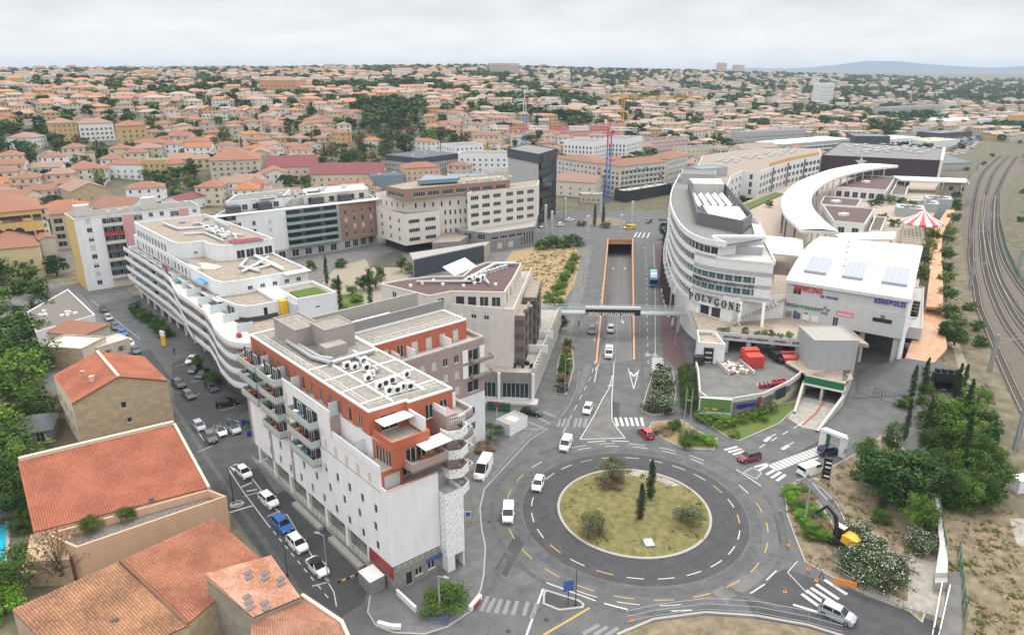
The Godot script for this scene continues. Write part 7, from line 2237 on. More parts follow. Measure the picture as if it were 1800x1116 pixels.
	along("terracotta coloured mansion with two square towers near the left skyline","mansion",V(-283,40.2,-835.1),V(-239.5,39.1,-828.1),22,16,M.terra_wall,M.terra_c,"d","hip","mansion",1.4,2.2,5.0,4.0)
	# right of the mall and beyond
	along("grey apartment slab at the foot of the right hillside","apartment building",V(205.7,1.5,-647.2),V(275.4,2,-683.1),16,12,M.r_grey,M.rgrey,"ws","flat","apartment_building",1.4,1.3,3.0)
	t=along("layered office building with white curved roof bands behind the shopping centre","office building",V(213.9,0.6,-576),V(290.5,0.8,-625.9),26,9,M.r_grey,M.rgrey,"r","flat","office_building",5.0,1.6,6.0,3.2)
	for k in 3:
		var ca:=V(213.9,0.6,-576)
		var cb:=V(290.5,0.8,-625.9)
		slab(t,"white_roof_band",MB.offs(deep(U(ca.x,ca.z),U(cb.x,cb.z),26),-0.8+k*0.5),ca.y+3.1*(k+1),ca.y+3.1*(k+1)+0.7,M.pan_w)
	along("cream nineteenth century house with a row of gables behind the white apartments","house",V(166.8,0,-525.4),V(199.7,0.3,-543.3),14,12,M.r_cream,M.rtan,"d","gable","house",1.0,2.0,3.4)
	along("dark balconied house left of the cream gabled house","house",V(156.8,0.2,-543.3),V(174.3,0.3,-550.2),14,10,M.r_beige,M.rgrey,"h","flat","house",2.0,1.6,3.0)
	along("cream building with a slate blue top floor behind the curved office","building",V(130.6,1.2,-541.4),V(160.6,0.4,-557.1),16,10,M.r_cream,M.slate_blue,"w","flat","building",1.2,1.2,4.0)
	along("dark grey showroom with a blue window band behind the purple store","showroom",V(298,0.8,-633.7),V(326.2,0.6,-628.4),30,11,M.slate_blue,M.rgrey,"r","flat","showroom",5.0,1.6,7.0,4.0)
	along("white showroom right of the dark grey showroom","showroom",V(331.1,0.8,-636.3),V(367.2,0.9,-655),26,8,W,M.roof_white,"r","flat","showroom",4.0,1.6,6.0)
	along("shed with a pale yellow flat roof beside the far car park","shed",V(365,0.6,-636.3),V(404.7,0.6,-657.6),24,6,M.pan_w,M.roof_yellow,"","flat","shed")
	along("low hall with a grey metal hip roof right of the purple store","hall",V(299.1,0,-499.8),V(322.7,0,-506.1),30,5,M.r_grey,M.grey_metal,"","hip","hall")
	along("blue grey car showroom at the edge of the far car park","showroom",V(419.4,1.4,-714.4),V(467.1,1.2,-741.3),24,6,M.slate_blue,M.rgrey,"r","flat","showroom",5,2,7)
	along("long white warehouse on the plain behind the far car park","warehouse",V(499.8,2.6,-842.5),V(578.7,2.5,-877.7),50,8,W,M.roof_white,"","flat","warehouse")
	along("grey and white apartment row on the right plain","apartment building",V(504.5,6.8,-989.7),V(629.2,6,-1073.3),20,12,M.r_grey,M.rgrey,"ws","flat","apartment_building",1.6,1.4,3.2)
	along("white residential tower standing alone on the right hillside","tower block",V(487.2,14,-1176.6),V(513,13.5,-1186),16,33,M.r_white,M.rgrey,"ws","flat","tower_block",1.5,1.4,2.8)
	along("left of the two tower blocks on the skyline","tower block",V(637.7,53,-2285.6),V(682.6,52.4,-2388.2),16,34,M.r_rose,M.rgrey,"d","flat","tower_block",2.0,1.6,4.0)
	along("right and wider of the two tower blocks on the skyline","tower block",V(771.5,51.3,-2576.3),V(832.7,50.6,-2692),16,32,M.r_rose,M.rgrey,"d","flat","tower_block",2.0,1.6,4.0)
	along("castle-like stepped apartment block on the ridge in the middle","apartment building",V(-22,54.7,-1448.8),V(14.9,54.2,-1513.9),26,24,M.r_beige,M.rgrey,"d","flat","apartment_building",2.0,1.8,4.0)
	along("low row of pale flats beside the castle-like block on the ridge","apartment building",V(17.3,54.2,-1519.9),V(70.6,51.6,-1549.8),20,10,M.r_beige,M.terra_c,"d","flat","apartment_building",2.0,1.8,4.0)
	along("white modern villa on the left hillside behind the terracotta mansion","villa",V(-439.4,51.6,-1180.2),V(-414.2,51.6,-1184.9),16,8,W,M.roof_white,"d","flat","villa",2.4,1.6,4.0)

func lattice(mb: MB,a: Vector3,b: Vector3,w: float,n: int,up:=Vector3.UP) -> void:
	var d:=(b-a).normalized()
	var x:=d.cross(up).normalized()*w/2
	var y:=x.cross(d).normalized()*w/2
	var cs:=[x+y,x-y,-x-y,-x+y]
	for c in cs: mb.bar(a+c,b+c,0.3,0.3)
	for i in n:
		var p:=a.lerp(b,float(i)/n)
		var q:=a.lerp(b,float(i+1)/n)
		for k in 4: mb.bar(p+cs[k],q+cs[(k+1) % 4],0.17,0.17)

func crane(label: String,base: Vector3,h: float,jib: Vector3,counter: float,mast: Material,top: Material,jm: Material) -> void:
	var t:=thing("tower_crane",label,"crane",base,"tower cranes over the construction sites")
	var n:=int(h/3.0)
	for k in 4:
		var mb:=mk(mast if k<3 else top)
		lattice(mb,V(0,h*k/4.0,0),V(0,h*(k+1)/4.0,0),2.0,n/4+1,Vector3.RIGHT)
		put(mb,"mast_section",t,false)
	var jd:=jib.normalized()
	var jl:=jib.length()
	for k in 6:
		var mb:=mk(jm if k % 2 else M.crane_red if jm == M.white else jm)
		lattice(mb,V(0,h+0.8,0)+jd*jl*k/6.0,V(0,h+0.8,0)+jd*jl*(k+1)/6.0,1.5,int(jl/12.0)+1)
		put(mb,"jib_section",t,false)
	var cj:=mk(jm)
	lattice(cj,V(0,h+0.8,0),V(0,h+0.8,0)-jd*counter,1.3,4)
	put(cj,"counter_jib",t,false)
	var cw:=mk(M.concrete)
	cw.box(V(0,h-1.0,0)-jd*counter*0.9,V(2.0,2.6,2.0),atan2(jd.x,jd.z))
	put(cw,"counterweight",t,false)
	var cab:=mk(M.crane_red)
	cab.box(V(1.6,h-1.6,0),V(1.6,2.2,1.8))
	put(cab,"cab",t,false)
	var ap:=mk(top)
	ap.bar(V(0,h+1.4,0),V(0,h+6.5,0),0.5,0.5)
	ap.bar(V(0,h+6.5,0),V(0,h+1.6,0)+jd*jl*0.6,0.12,0.12)
	ap.bar(V(0,h+6.5,0),V(0,h+1.6,0)-jd*counter*0.8,0.12,0.12)
	put(ap,"apex",t,false)
	var hk:=mk(M.steel_dark)
	hk.bar(V(0,h,0)+jd*jl*0.5,V(0,h-9,0)+jd*jl*0.5,0.12,0.12)
	hk.box(V(0,h-10,0)+jd*jl*0.5,V(0.8,1.0,0.5))
	put(hk,"hook",t,false)

# ---- the hillside: houses and trees in the hundreds
var pending:=[]
const ORD=["first","second","third","fourth","fifth","sixth","seventh","eighth","ninth","tenth","eleventh","twelfth","thirteenth","fourteenth","fifteenth","sixteenth","seventeenth","eighteenth","nineteenth","twentieth"]
func settle_labels() -> void:
	var marks:=[["behind the pale slab",-31.0,300.0],["on the far left hillside",-33.0,560.0],["near the ochre corner block",-27.0,520.0],["above the ochre townhouse",-27.0,430.0],["above the red-roofed apartments",-21.0,430.0],["below the terracotta mansion",-19.0,700.0],["behind the maroon halls",-15.0,480.0],["behind the grey striped office",-5.0,520.0],["behind the black tower",1.0,600.0],["behind the construction site",6.5,700.0],["behind the pink school",12.0,720.0],["above the cream gabled house",17.0,800.0],["near the lone white tower",24.0,1100.0],["above the grey apartment slab",22.0,850.0],["behind the purple store",28.0,1000.0],["on the right plain",33.0,1200.0],["below the middle ridge",-8.0,720.0],["on the upper left slope",-28.0,720.0]]
	var groups:={}
	for p in pending:
		var best:=1e9
		var mk:=""
		for m in marks:
			var d:=pow((p[2]-m[1])*9.0,2)+pow((p[3]-m[2])*0.55,2)
			if d<best:
				best=d
				mk=m[0]
		var key: String=p[1]+" "+mk
		if not groups.has(key): groups[key]=[]
		groups[key].append(p)
	for key in groups:
		var g: Array=groups[key]
		g.sort_custom(func(a,b): return a[2]<b[2])
		for i in g.size():
			var l: String=key
			if g.size()>1: l += ", "+(ORD[i] if i<ORD.size() else "%dth" % (i+1))+" such from left"
			g[i][0].set_meta("label",l)

func house(at: Vector3,w: float,d: float,yaw: float,st: int,wi: int,ri: int,shape: int) -> Node3D:
	var walls:=[M.r_white,M.r_cream,M.r_yellow_pale,M.r_beige,M.r_rose,M.r_ochre,M.r_cream_white]
	var wn:=["white","cream","pale yellow","beige","pinkish","ochre","off-white"]
	var roofs:=[M.terra_a,M.terra_b,M.terra_c,M.terra_d]
	var rn:=["orange","brownish","pinkish","bright orange"]
	var t:=thing("house","","house",at,"tiled houses on the hillside")
	var h:=st*2.9+0.4
	var c:=U(at.x,at.z)
	var r:=rect(c,w,d,yaw)
	var bodies:=[[r,h]]
	if shape >= 2:
		var o:=U(cos(yaw),-sin(yaw))*(w*0.5+2.2)*(1 if shape == 2 else -1)+U(sin(yaw),cos(yaw))*d*0.12
		bodies.append([rect(c+o,5.0,d*0.72,yaw),maxf(2.9,h-2.9)])
	for bi in bodies.size():
		var b: Array=bodies[bi]
		var mb:=mk(walls[wi])
		mb.sides(b[0],at.y-2.5,at.y+b[1])
		put(mb,"wall",t)
		if shape % 2 == 0 and w >= d: gable(t,b[0] if bi == 0 else [b[0][1],b[0][2],b[0][3],b[0][0]],at.y+b[1],minf(b[0][0].distance_to(b[0][1]),d)*0.19,roofs[ri],walls[wi])
		else: hip(t,b[0],at.y+b[1],minf(b[0][0].distance_to(b[0][1]),d)*0.19,roofs[ri])
		for i in 4:
			var p: Vector2=b[0][i]
			var q: Vector2=b[0][(i+1) % 4]
			var dd:=(q-p).normalized()
			var n:=U(-dd.y,dd.x)
			if n.dot(-c.normalized())<0.15: continue
			var L:=p.distance_to(q)
			var nc:=maxi(1,int(L/3.6))
			var key:="hw%d" % ((wi+i) % 3)
			if not cache.has(key):
				var f:=mk(M.frame)
				f.par(V(-0.55,0,0.0),V(1.1,0,0),V(0,1.5,0),V(0,0,0.05))
				f.m(M.glass).par(V(-0.46,0.08,0.02),V(0.92,0,0),V(0,1.34,0),V(0,0,0.06))
				if key != "hw0":
					f.m(M.shutter if key == "hw1" else M.shutter_blue)
					for sg in [-1.1,0.58]: f.par(V(sg,0,0.0),V(0.5,0,0),V(0,1.5,0),V(0,0,0.07))
				cache[key]=f.mesh()
			for f in maxi(1,int(b[1]/2.9)):
				for k in nc:
					if (k*3+f*5+i+wi) % 6 == 0: continue
					inst(cache[key],"window",t,v3(p.lerp(q,(k+0.5)/nc),at.y+0.9+f*2.9),atan2(-dd.y,dd.x))
	chimney(t,c+U(cos(yaw),-sin(yaw))*w*0.22,at.y+h+0.4,1.5,walls[wi])
	pending.append([t,"%s %s house, %s %s roof," % [wn[wi],["one-storey","two-storey","three-storey","four-storey"][st-1],rn[ri],"gable" if shape % 2 == 0 else "hip"],rad_to_deg(atan2(at.x,-at.z)),c.length()])
	return t

func hillside() -> void:
	var AZ:=[-42.0,-30.0,-25.0,-22.0,-18.0,-11.0,-5.0,0.0,5.0,9.0,13.5,25.0,30.0,33.0,39.0]
	var DM:=[345.0,350.0,390.0,380.0,380.0,400.0,430.0,440.0,460.0,470.0,480.0,600.0,700.0,800.0,500.0]
	var r:=RandomNumberGenerator.new()
	r.seed=20
	var fn:=FastNoiseLite.new()
	fn.seed=8
	fn.frequency=0.0045
	var f2:=FastNoiseLite.new()
	f2.seed=3
	f2.frequency=0.002
	var taken:=[]
	for n in get_children():
		if n is Node3D and n.has_meta("category") and not n.get_meta("category") in ["tree","bush","railway track","plant"]: 
			var rad:=15.0
			var wl=n.get_node_or_null("wall")
			if wl: rad=maxf(wl.get_aabb().size.x,wl.get_aabb().size.z)*0.5+7.0
			taken.append(V(n.position.x,rad*rad,n.position.z))
	var gc:=V(412.7,0.6,-665.9)
	taken.append(V(gc.x,5200.0,gc.z))
	gc=V(-185.3,4.5,-386.7)
	taken.append(V(gc.x,900.0,gc.z))
	var far:=mk(M.far_stuff)
	far.colored=true
	var n_house:=0
	var n_trees:=0
	var tree_xf:=[]
	var tree_xf2:=[]
	var d:=345.0
	while d<3400:
		var step:=12.6+(d-345)*0.0085
		if d>1200: step=22+(d-1200)*0.013
		var a:=-43.0
		while a<40.0:
			a += rad_to_deg(step*1.05/d)
			var aa:=a+r.randf_range(-0.3,0.3)*rad_to_deg(step/d)
			var rr:=d+r.randf_range(-0.35,0.35)*step
			var x:=sin(deg_to_rad(aa))*rr
			var z:=-cos(deg_to_rad(aa))*rr
			var u1:=r.randf()
			var u2:=r.randf()
			var u3:=r.randf()
			var u4:=r.randf()
			if rr<knot(AZ,DM,aa): continue
			var c:=U(x,z)
			var free:=true
			if rr<900:
				for q in taken:
					if U(q.x,q.z).distance_squared_to(c)<q.y:
						free=false
						break
			if not free: continue
			var y:=terr(x,z)
			var wood:=fn.get_noise_2d(x,z)+(0.05 if aa>-12 and aa<9 else -0.06)+(0.08 if rr>900 and rr<1300 else 0.0)+(0.07 if rr>1500 else 0.0)+(0.2 if aa>24 and rr>1500 else 0.0)
			if wood>0.22 or u1<0.24:
				var k:=1 if u1<0.24 and wood <= 0.22 else 2
				for j in k:
					var px:=x+r.randf_range(-0.4,0.4)*step
					var pz:=z+r.randf_range(-0.4,0.4)*step
					var kinds:=["broad","dark","broad","pine","cypress","bright","dark","autumn"]
					var kd: String=kinds[int(u2*7.99+j*3) % 8]
					if n_trees<250 and rr<760:
						var hh:=r.randf_range(6,11)*(1.2 if kd in ["pine","cypress"] else 1.0)
						n_trees += 1
						var t:=tree(kd,V(px,terr(px,pz)-0.3,pz),hh,hh*r.randf_range(0.85,1.15)*(0.9 if kd != "cypress" else 0.8),"","trees among the hillside houses")
						pending.append([t,{"broad": "mid green broadleaf tree","dark": "dark green spreading tree","pine": "umbrella pine","cypress": "slender dark cypress","bright": "bright green tree","autumn": "brownish autumn tree"}[kd],aa,rr])
					else:
						var s:=r.randf_range(6,11)*(1.0+maxf(0,rr-1200)*0.0002)
						(tree_xf if u3<0.6 else tree_xf2).append(Transform3D(Basis(Vector3.UP,r.randf()*TAU).scaled(V(s*1.25,s,s*1.25)),V(px,terr(px,pz)-0.4,pz)))
				continue
			if u4<0.85:
				var sm:=r.randf_range(3.5,7.5)
				var q:=c+U(r.randf_range(-1,1),r.randf_range(-1,1)).normalized()*step*0.55
				(tree_xf if u2<0.5 else tree_xf2).append(Transform3D(Basis(Vector3.UP,u3*TAU).scaled(V(sm*1.2,sm,sm*1.2)),V(q.x,terr(q.x,q.y)-0.3,q.y)))
			var yaw:=f2.get_noise_2d(x,z)*2.6+(PI/2 if u2<0.35 else 0.0)
			var big:=1.0 if aa>-18 or rr>560 else 1.25
			var w:=lerpf(8.5,14.5,u3)*big*(1.5 if u2>0.9 else 1.0)
			var dp:=lerpf(8,10.5,u4)*big
			var st:=1 if u2<0.3 else 2 if u2<0.85 else 3
			if big>1.1 and rr<520: st=2+int(u4*1.9)
			var wi: int=[0,1,2,3,4,0,6,5,1,6,3,0][int(u1*997) % 12]
			var ri: int=([0,0,1,2,3,0,2,0] if aa<-4 else [1,2,2,1,0,2,1,2])[int(u3*613) % 8]
			if n_house<290 and rr<800:
				n_house += 1
				house(V(x,y,z),w,dp,yaw,st,wi,ri,int(u2*400) % 4)
			else:
				var wc: Color=[Color(0.62,0.6,0.56),Color(0.55,0.48,0.38),Color(0.55,0.48,0.33),Color(0.45,0.39,0.31),Color(0.52,0.4,0.34),Color(0.5,0.36,0.18),Color(0.6,0.56,0.5)][wi]
				var rc: Color=[Color(0.36,0.185,0.125),Color(0.30,0.205,0.15),Color(0.36,0.27,0.215),Color(0.42,0.19,0.105)][ri]
				var flat:=u4<0.16
				var h:=st*2.9+(5.0 if u4>0.96 and rr>1000 else 0.0)
				var rp:=rect(c,w*(1.5 if u4>0.94 else 1.0),dp,yaw)
				far.tint=wc
				far.sides(rp,y-3,y+h)
				if flat:
					far.tint=Color(0.42,0.4,0.37)
					far.cap(rp,y+h)
				else:
					far.tint=rc*lerpf(0.85,1.15,u3)
					var o:=MB.offs(rp,-0.4)
					var e0:=v3((o[0]+o[3])/2,y+h+dp*0.2)
					var e1:=v3((o[1]+o[2])/2,y+h+dp*0.2)
					if u1>0.6:
						e0=e0.lerp(e1,0.3)
						e1=e0.lerp(e1,0.57)
					far.quad(v3(o[0],y+h),v3(o[1],y+h),e1,e0)
					far.quad(v3(o[2],y+h),v3(o[3],y+h),e0,e1)
					far.tri(v3(o[1],y+h),v3(o[2],y+h),e1)
					far.tri(v3(o[3],y+h),v3(o[0],y+h),e0)
				if rr<1500:
					far.tint=Color(0.05,0.055,0.06)
					for i in 4:
						var p: Vector2=rp[i]
						var q: Vector2=rp[(i+1) % 4]
						var dd:=(q-p).normalized()
						var n:=U(-dd.y,dd.x)
						if n.dot(-c.normalized())<0.1: continue
						for k in 3:
							for f in st:
								var m:=p.lerp(q,(k+0.5)/3.0)+n*0.05
								far.quad(v3(m-dd*0.5,y+1+f*2.9),v3(m+dd*0.5,y+1+f*2.9),v3(m+dd*0.5,y+2.4+f*2.9),v3(m-dd*0.5,y+2.4+f*2.9))
		d += step
	var o:=put(far,"distant_houses")
	tag(o,"mass of small tiled houses covering the far hillsides","houses","","stuff")
	for s in [[tree_xf,"broad","distant_trees","mass of far broadleaf trees between the distant houses"],[tree_xf2,"dark","distant_dark_trees","mass of far dark trees on the wooded ridges"]]:
		var mm:=MultiMesh.new()
		mm.transform_format=MultiMesh.TRANSFORM_3D
		mm.mesh=crown_mesh(s[1],1,150,0.13)[0]
		mm.instance_count=s[0].size()
		for k in s[0].size(): mm.set_instance_transform(k,s[0][k])
		var mi:=MultiMeshInstance3D.new()
		mi.multimesh=mm
		mi.name=s[2]
		add_child(mi,true)
		tag(mi,s[3],"trees","","stuff")

# ---- people: joints with radii, joined by a smooth minimum and meshed as surface nets, one continuous body
func person(label: String,at: Vector3,yaw: float,walking: bool,top: Color,trousers: Color,hair: Color) -> void:
	var s:=1.0 if walking else 0.0
	var B:=[[0,0.95,0,0,1.36,0.01,0.125,0.145,0],[-0.15,1.40,0,0.15,1.40,0,0.075,0.075,0],[-0.07,0.94,0,0.07,0.94,0,0.115,0.115,1],[0,1.42,0,0,1.54,0.02,0.055,0.052,2],[0,1.60,0.015,0,1.665,0.0,0.082,0.092,2],[0,1.61,0.10,0,1.58,0.115,0.014,0.018,2]]
	for k in [1.0,-1.0]:
		var w: float=s*k
		B.append_array([[0.09*k,0.9,0,0.09*k,0.5,0.09+0.11*w-0.08*(1-s),0.088,0.06,1],[0.09*k,0.5,0.09+0.11*w-0.08*(1-s),0.09*k,0.1+0.03*(s-w)*0.8,0.27*w,0.058,0.04,1],[0.09*k,0.06+0.02*(s-w),0.27*w-0.02,0.1*k,0.04,0.27*w+0.16,0.042,0.036,3],[0.19*k,1.39,0,0.25*k,1.12,-0.02-0.09*w,0.055,0.043,0],[0.25*k,1.12,-0.02-0.09*w,0.25*k,0.9+0.02*s,0.08-0.14*w,0.041,0.03,0],[0.25*k,0.88+0.02*s,0.085-0.14*w,0.245*k,0.82+0.02*s,0.11-0.15*w,0.03,0.026,2]])
	var h:=0.02
	var o:=V(-0.36,-0.02,-0.42)
	var n:=Vector3i(36,91,46)
	var cols:=[top,trousers,Color(0.45,0.27,0.19),Color(0.03,0.03,0.035)]
	var P3:=[]
	for b in B: P3.append([V(b[0],b[1],b[2]),V(b[3],b[4],b[5])-V(b[0],b[1],b[2])])
	var f:=PackedFloat32Array()
	f.resize(n.x*n.y*n.z)
	f.fill(1.0)
	for i in B.size():
		var a: Vector3=P3[i][0]
		var d: Vector3=P3[i][1]
		var dd:=maxf(d.length_squared(),1e-6)
		var r:=maxf(B[i][6],B[i][7])+0.06
		var lo:=Vector3i(((a.min(a+d)-Vector3.ONE*r-o)/h).floor()).clamp(Vector3i.ZERO,n-Vector3i.ONE)
		var hi:=Vector3i(((a.max(a+d)+Vector3.ONE*r-o)/h).ceil()).clamp(Vector3i.ZERO,n-Vector3i.ONE)
		for z in range(lo.z,hi.z+1):
			for y in range(lo.y,hi.y+1):
				for x in range(lo.x,hi.x+1):
					var p:=o+V(x,y,z)*h
					var t:=clampf((p-a).dot(d)/dd,0,1)
					var v:=(p-a-d*t).length()-lerpf(B[i][6],B[i][7],t)
					var q:=x+n.x*(y+n.y*z)
					var g:=f[q]
					var k:=maxf(0.035-absf(v-g),0)/0.035
					f[q]=minf(v,g)-k*k*0.035/4
	var vert:={}
	var st:=SurfaceTool.new()
	st.begin(Mesh.PRIMITIVE_TRIANGLES)
	st.set_smooth_group(0)
	var co:=[0,1,n.x,n.x+1,n.x*n.y,n.x*n.y+1,n.x*n.y+n.x,n.x*n.y+n.x+1]
	var off:=[V(0,0,0),V(1,0,0),V(0,1,0),V(1,1,0),V(0,0,1),V(1,0,1),V(0,1,1),V(1,1,1)]
	for z in n.z-1:
		for y in n.y-1:
			for x in n.x-1:
				var q:=x+n.x*(y+n.y*z)
				var inside:=0
				for c in co: inside += 1 if f[q+c]<0 else 0
				if inside == 0 or inside == 8: continue
				var sum:=O3
				var m:=0
				for e in 8:
					for b in [1,2,4]:
						if e & b == 0 and (f[q+co[e]]<0) != (f[q+co[e | b]]<0):
							sum += off[e].lerp(off[e | b],f[q+co[e]]/(f[q+co[e]]-f[q+co[e | b]]))
							m += 1
				vert[q]=o+(V(x,y,z)+sum/m)*h
	var emit:=func(p: Vector3) -> void:
		var best:=1e9
		var kind:=0
		for i in B.size():
			var a: Vector3=P3[i][0]
			var d: Vector3=P3[i][1]
			var t:=clampf((p-a).dot(d)/maxf(d.length_squared(),1e-6),0,1)
			var v:=(p-a-d*t).length()-lerpf(B[i][6],B[i][7],t)
			if v<best:
				best=v
				kind=B[i][8]
		var c: Color=cols[kind]
		if kind == 2 and p.y>1.56 and (p.y>1.685 or p.z<0.02): c=hair
		if kind == 2 and p.z>0.07 and (absf(p.y-1.635)<0.012 and absf(absf(p.x)-0.035)<0.018 or absf(p.y-1.555)<0.01 and absf(p.x)<0.025): c=Color(0.06,0.03,0.03)
		st.set_color(c)
		st.add_vertex(p)
	for q in vert:
		for ax in [[1,n.x,n.x*n.y],[n.x,n.x*n.y,1],[n.x*n.y,1,n.x]]:
			var u: bool=f[q]<0
			if u == (f[q+ax[0]]<0) or not (vert.has(q-ax[1]) and vert.has(q-ax[2]) and vert.has(q-ax[1]-ax[2])): continue
			var a: Vector3=vert[q]
			var b: Vector3=vert[q-ax[1]]
			var c: Vector3=vert[q-ax[1]-ax[2]]
			var d: Vector3=vert[q-ax[2]]
			for v in ([a,b,c,a,c,d] if u else [a,c,b,a,d,c]): emit.call(v)
	# five fingers on each hand, curled a little, and the ears
	var fin:=mk(M.leaf)
	fin.colored=true
	fin.tint=cols[2]
	for k in [1.0,-1.0]:
		var w: float=s*k
		var pm:=V(0.245*k,0.81+0.02*s,0.115-0.15*w)
		for i in 4: fin.tube([pm+V(0,0,0.03-i*0.02),pm+V(-0.006*k,-0.045+0.006*absf(i-1.4),0.035-i*0.022),pm+V(-0.03*k,-0.075+0.01*absf(i-1.4),0.035-i*0.022)],0.009,5,0.007)
		fin.tube([pm+V(-0.01*k,0.04,0.025),pm+V(-0.03*k,0.0,0.055),pm+V(-0.035*k,-0.02,0.055)],0.011,5,0.008)
		fin.tube([V(0.085*k,1.60,0.0),V(0.095*k,1.65,-0.01)],0.016,5,0.014)
	st.generate_normals()
	var am:=st.commit()
	am.surface_set_material(0,M.cloth)
	st.clear()
	st.begin(Mesh.PRIMITIVE_TRIANGLES)
	st.append_from(am,0,Transform3D())
	st.append_from(fin.mesh(),0,Transform3D())
	am=st.commit()
	am.surface_set_material(0,M.cloth)
	var t:=thing("person",label,"person",at,"",yaw)
	inst(am,"body",t,O3,0,false)

func people() -> void:
	person("person in a pale green top and black trousers walking by the zebra crossing",V(42.7,0,-80.5),-2.2,true,Color(0.35,0.55,0.42),Color(0.02,0.02,0.025),Color(0.05,0.03,0.02))
	person("person in an orange vest standing at the kerb left of the zebra crossing",V(41.2,0,-81.5),1.2,false,Color(0.75,0.2,0.08),Color(0.25,0.4,0.38),Color(0.06,0.04,0.03))
	person("person in blue with white walking on the lane below the footbridge",V(18.2,0,-182.2),0.3,true,Color(0.06,0.06,0.35),Color(0.04,0.04,0.2),Color(0.6,0.6,0.58))
	person("person in white walking on the bike path beside the clipped bushes",V(38,0,-128.4),0.9,true,Color(0.72,0.72,0.7),Color(0.55,0.55,0.54),Color(0.2,0.15,0.1))
	person("person in black standing on the forecourt of the wavy white building",V(-83.2,0,-162.1),0.4,false,Color(0.02,0.02,0.025),Color(0.02,0.02,0.025),Color(0.03,0.02,0.02))

func tufts() -> void:
	var r:=RandomNumberGenerator.new()
	r.seed=9
	var mb:=mk(M.leaf)
	mb.colored=true
	for i in 26:
		mb.tint=Color(0.26,0.21,0.09)*r.randf_range(0.7,1.25)
		var a:=r.randf()*TAU
		var b:=V(cos(a),0,sin(a))*r.randf_range(0.0,0.3)
		mb.tri(b,b+V(0.07,0,0.03),b*1.5+V(0,r.randf_range(0.12,0.4),0))
	var areas:=[[[L([66.1,-95.1,73.9,-100.7,77.6,-99,80.1,-95.9,72.5,-82.3,64.1,-70,56.3,-70,57.9,-77.7])],420,0.0],[[L([45.3,-102,43.2,-95.1,42.3,-89.4,41.6,-83.8,43.4,-81.4,45.9,-78.2,51.3,-73.9,59,-82.3,66.6,-95.9,68.1,-113.4,61,-111.5,54.1,-106.6])],380,0.14],[[L([123.5,-188.4,108.2,-155.7,95.5,-131.7,85.5,-113.4,80.1,-102.3,85.4,-102.3,95.5,-122,110.1,-152.3,128,-188.4,159.1,-243.2,157.1,-243.2])],900,0.0],[[L([0,-247.1,13.5,-274,24.7,-274,25.5,-257.8,20,-222,14.4,-201.2,8.4,-198.5,6.5,-222])],700,0.0],[[arc(RC,11.2,0,350,20)],160,0.3],[[L([312,-498.9,188.3,-288,154.7,-235.7,182.6,-288,262.7,-423.3])],500,0.0],[[L([297.1,-423.3,238,-336.4,195.1,-268.4,169.6,-222,156.7,-188.4,330.9,-423.3])],500,0.03]]
	var xf:=[]
	var cl:=[]
	for a in areas:
		var poly:=PackedVector2Array(a[0][0])
		var bb:=Rect2(poly[0],Vector2.ZERO)
		for p in poly: bb=bb.expand(p)
		for i in a[1]:
			var p:=U(r.randf_range(bb.position.x,bb.end.x),r.randf_range(bb.position.y,bb.end.y))
			if not Geometry2D.is_point_in_polygon(p,poly): continue
			xf.append(Transform3D(Basis(Vector3.UP,r.randf()*TAU).scaled(Vector3.ONE*r.randf_range(0.7,1.9)*V(1.5,0.8,1.5)),v3(p,a[2])))
			cl.append(Color(1,1,1).lerp(Color(0.55,0.95,0.45),maxf(0,r.randf_range(-0.8,1))))
	var mm:=MultiMesh.new()
	mm.transform_format=MultiMesh.TRANSFORM_3D
	mm.use_colors=true
	mm.mesh=mb.mesh()
	mm.instance_count=xf.size()
	for k in xf.size():
		mm.set_instance_transform(k,xf[k])
		mm.set_instance_color(k,cl[k])
	var o:=MultiMeshInstance3D.new()
	o.multimesh=mm
	o.name="dry_grass"
	add_child(o,true)
	tag(o,"dry grass tufts on the banks, verges and the roundabout island","grass","","stuff")

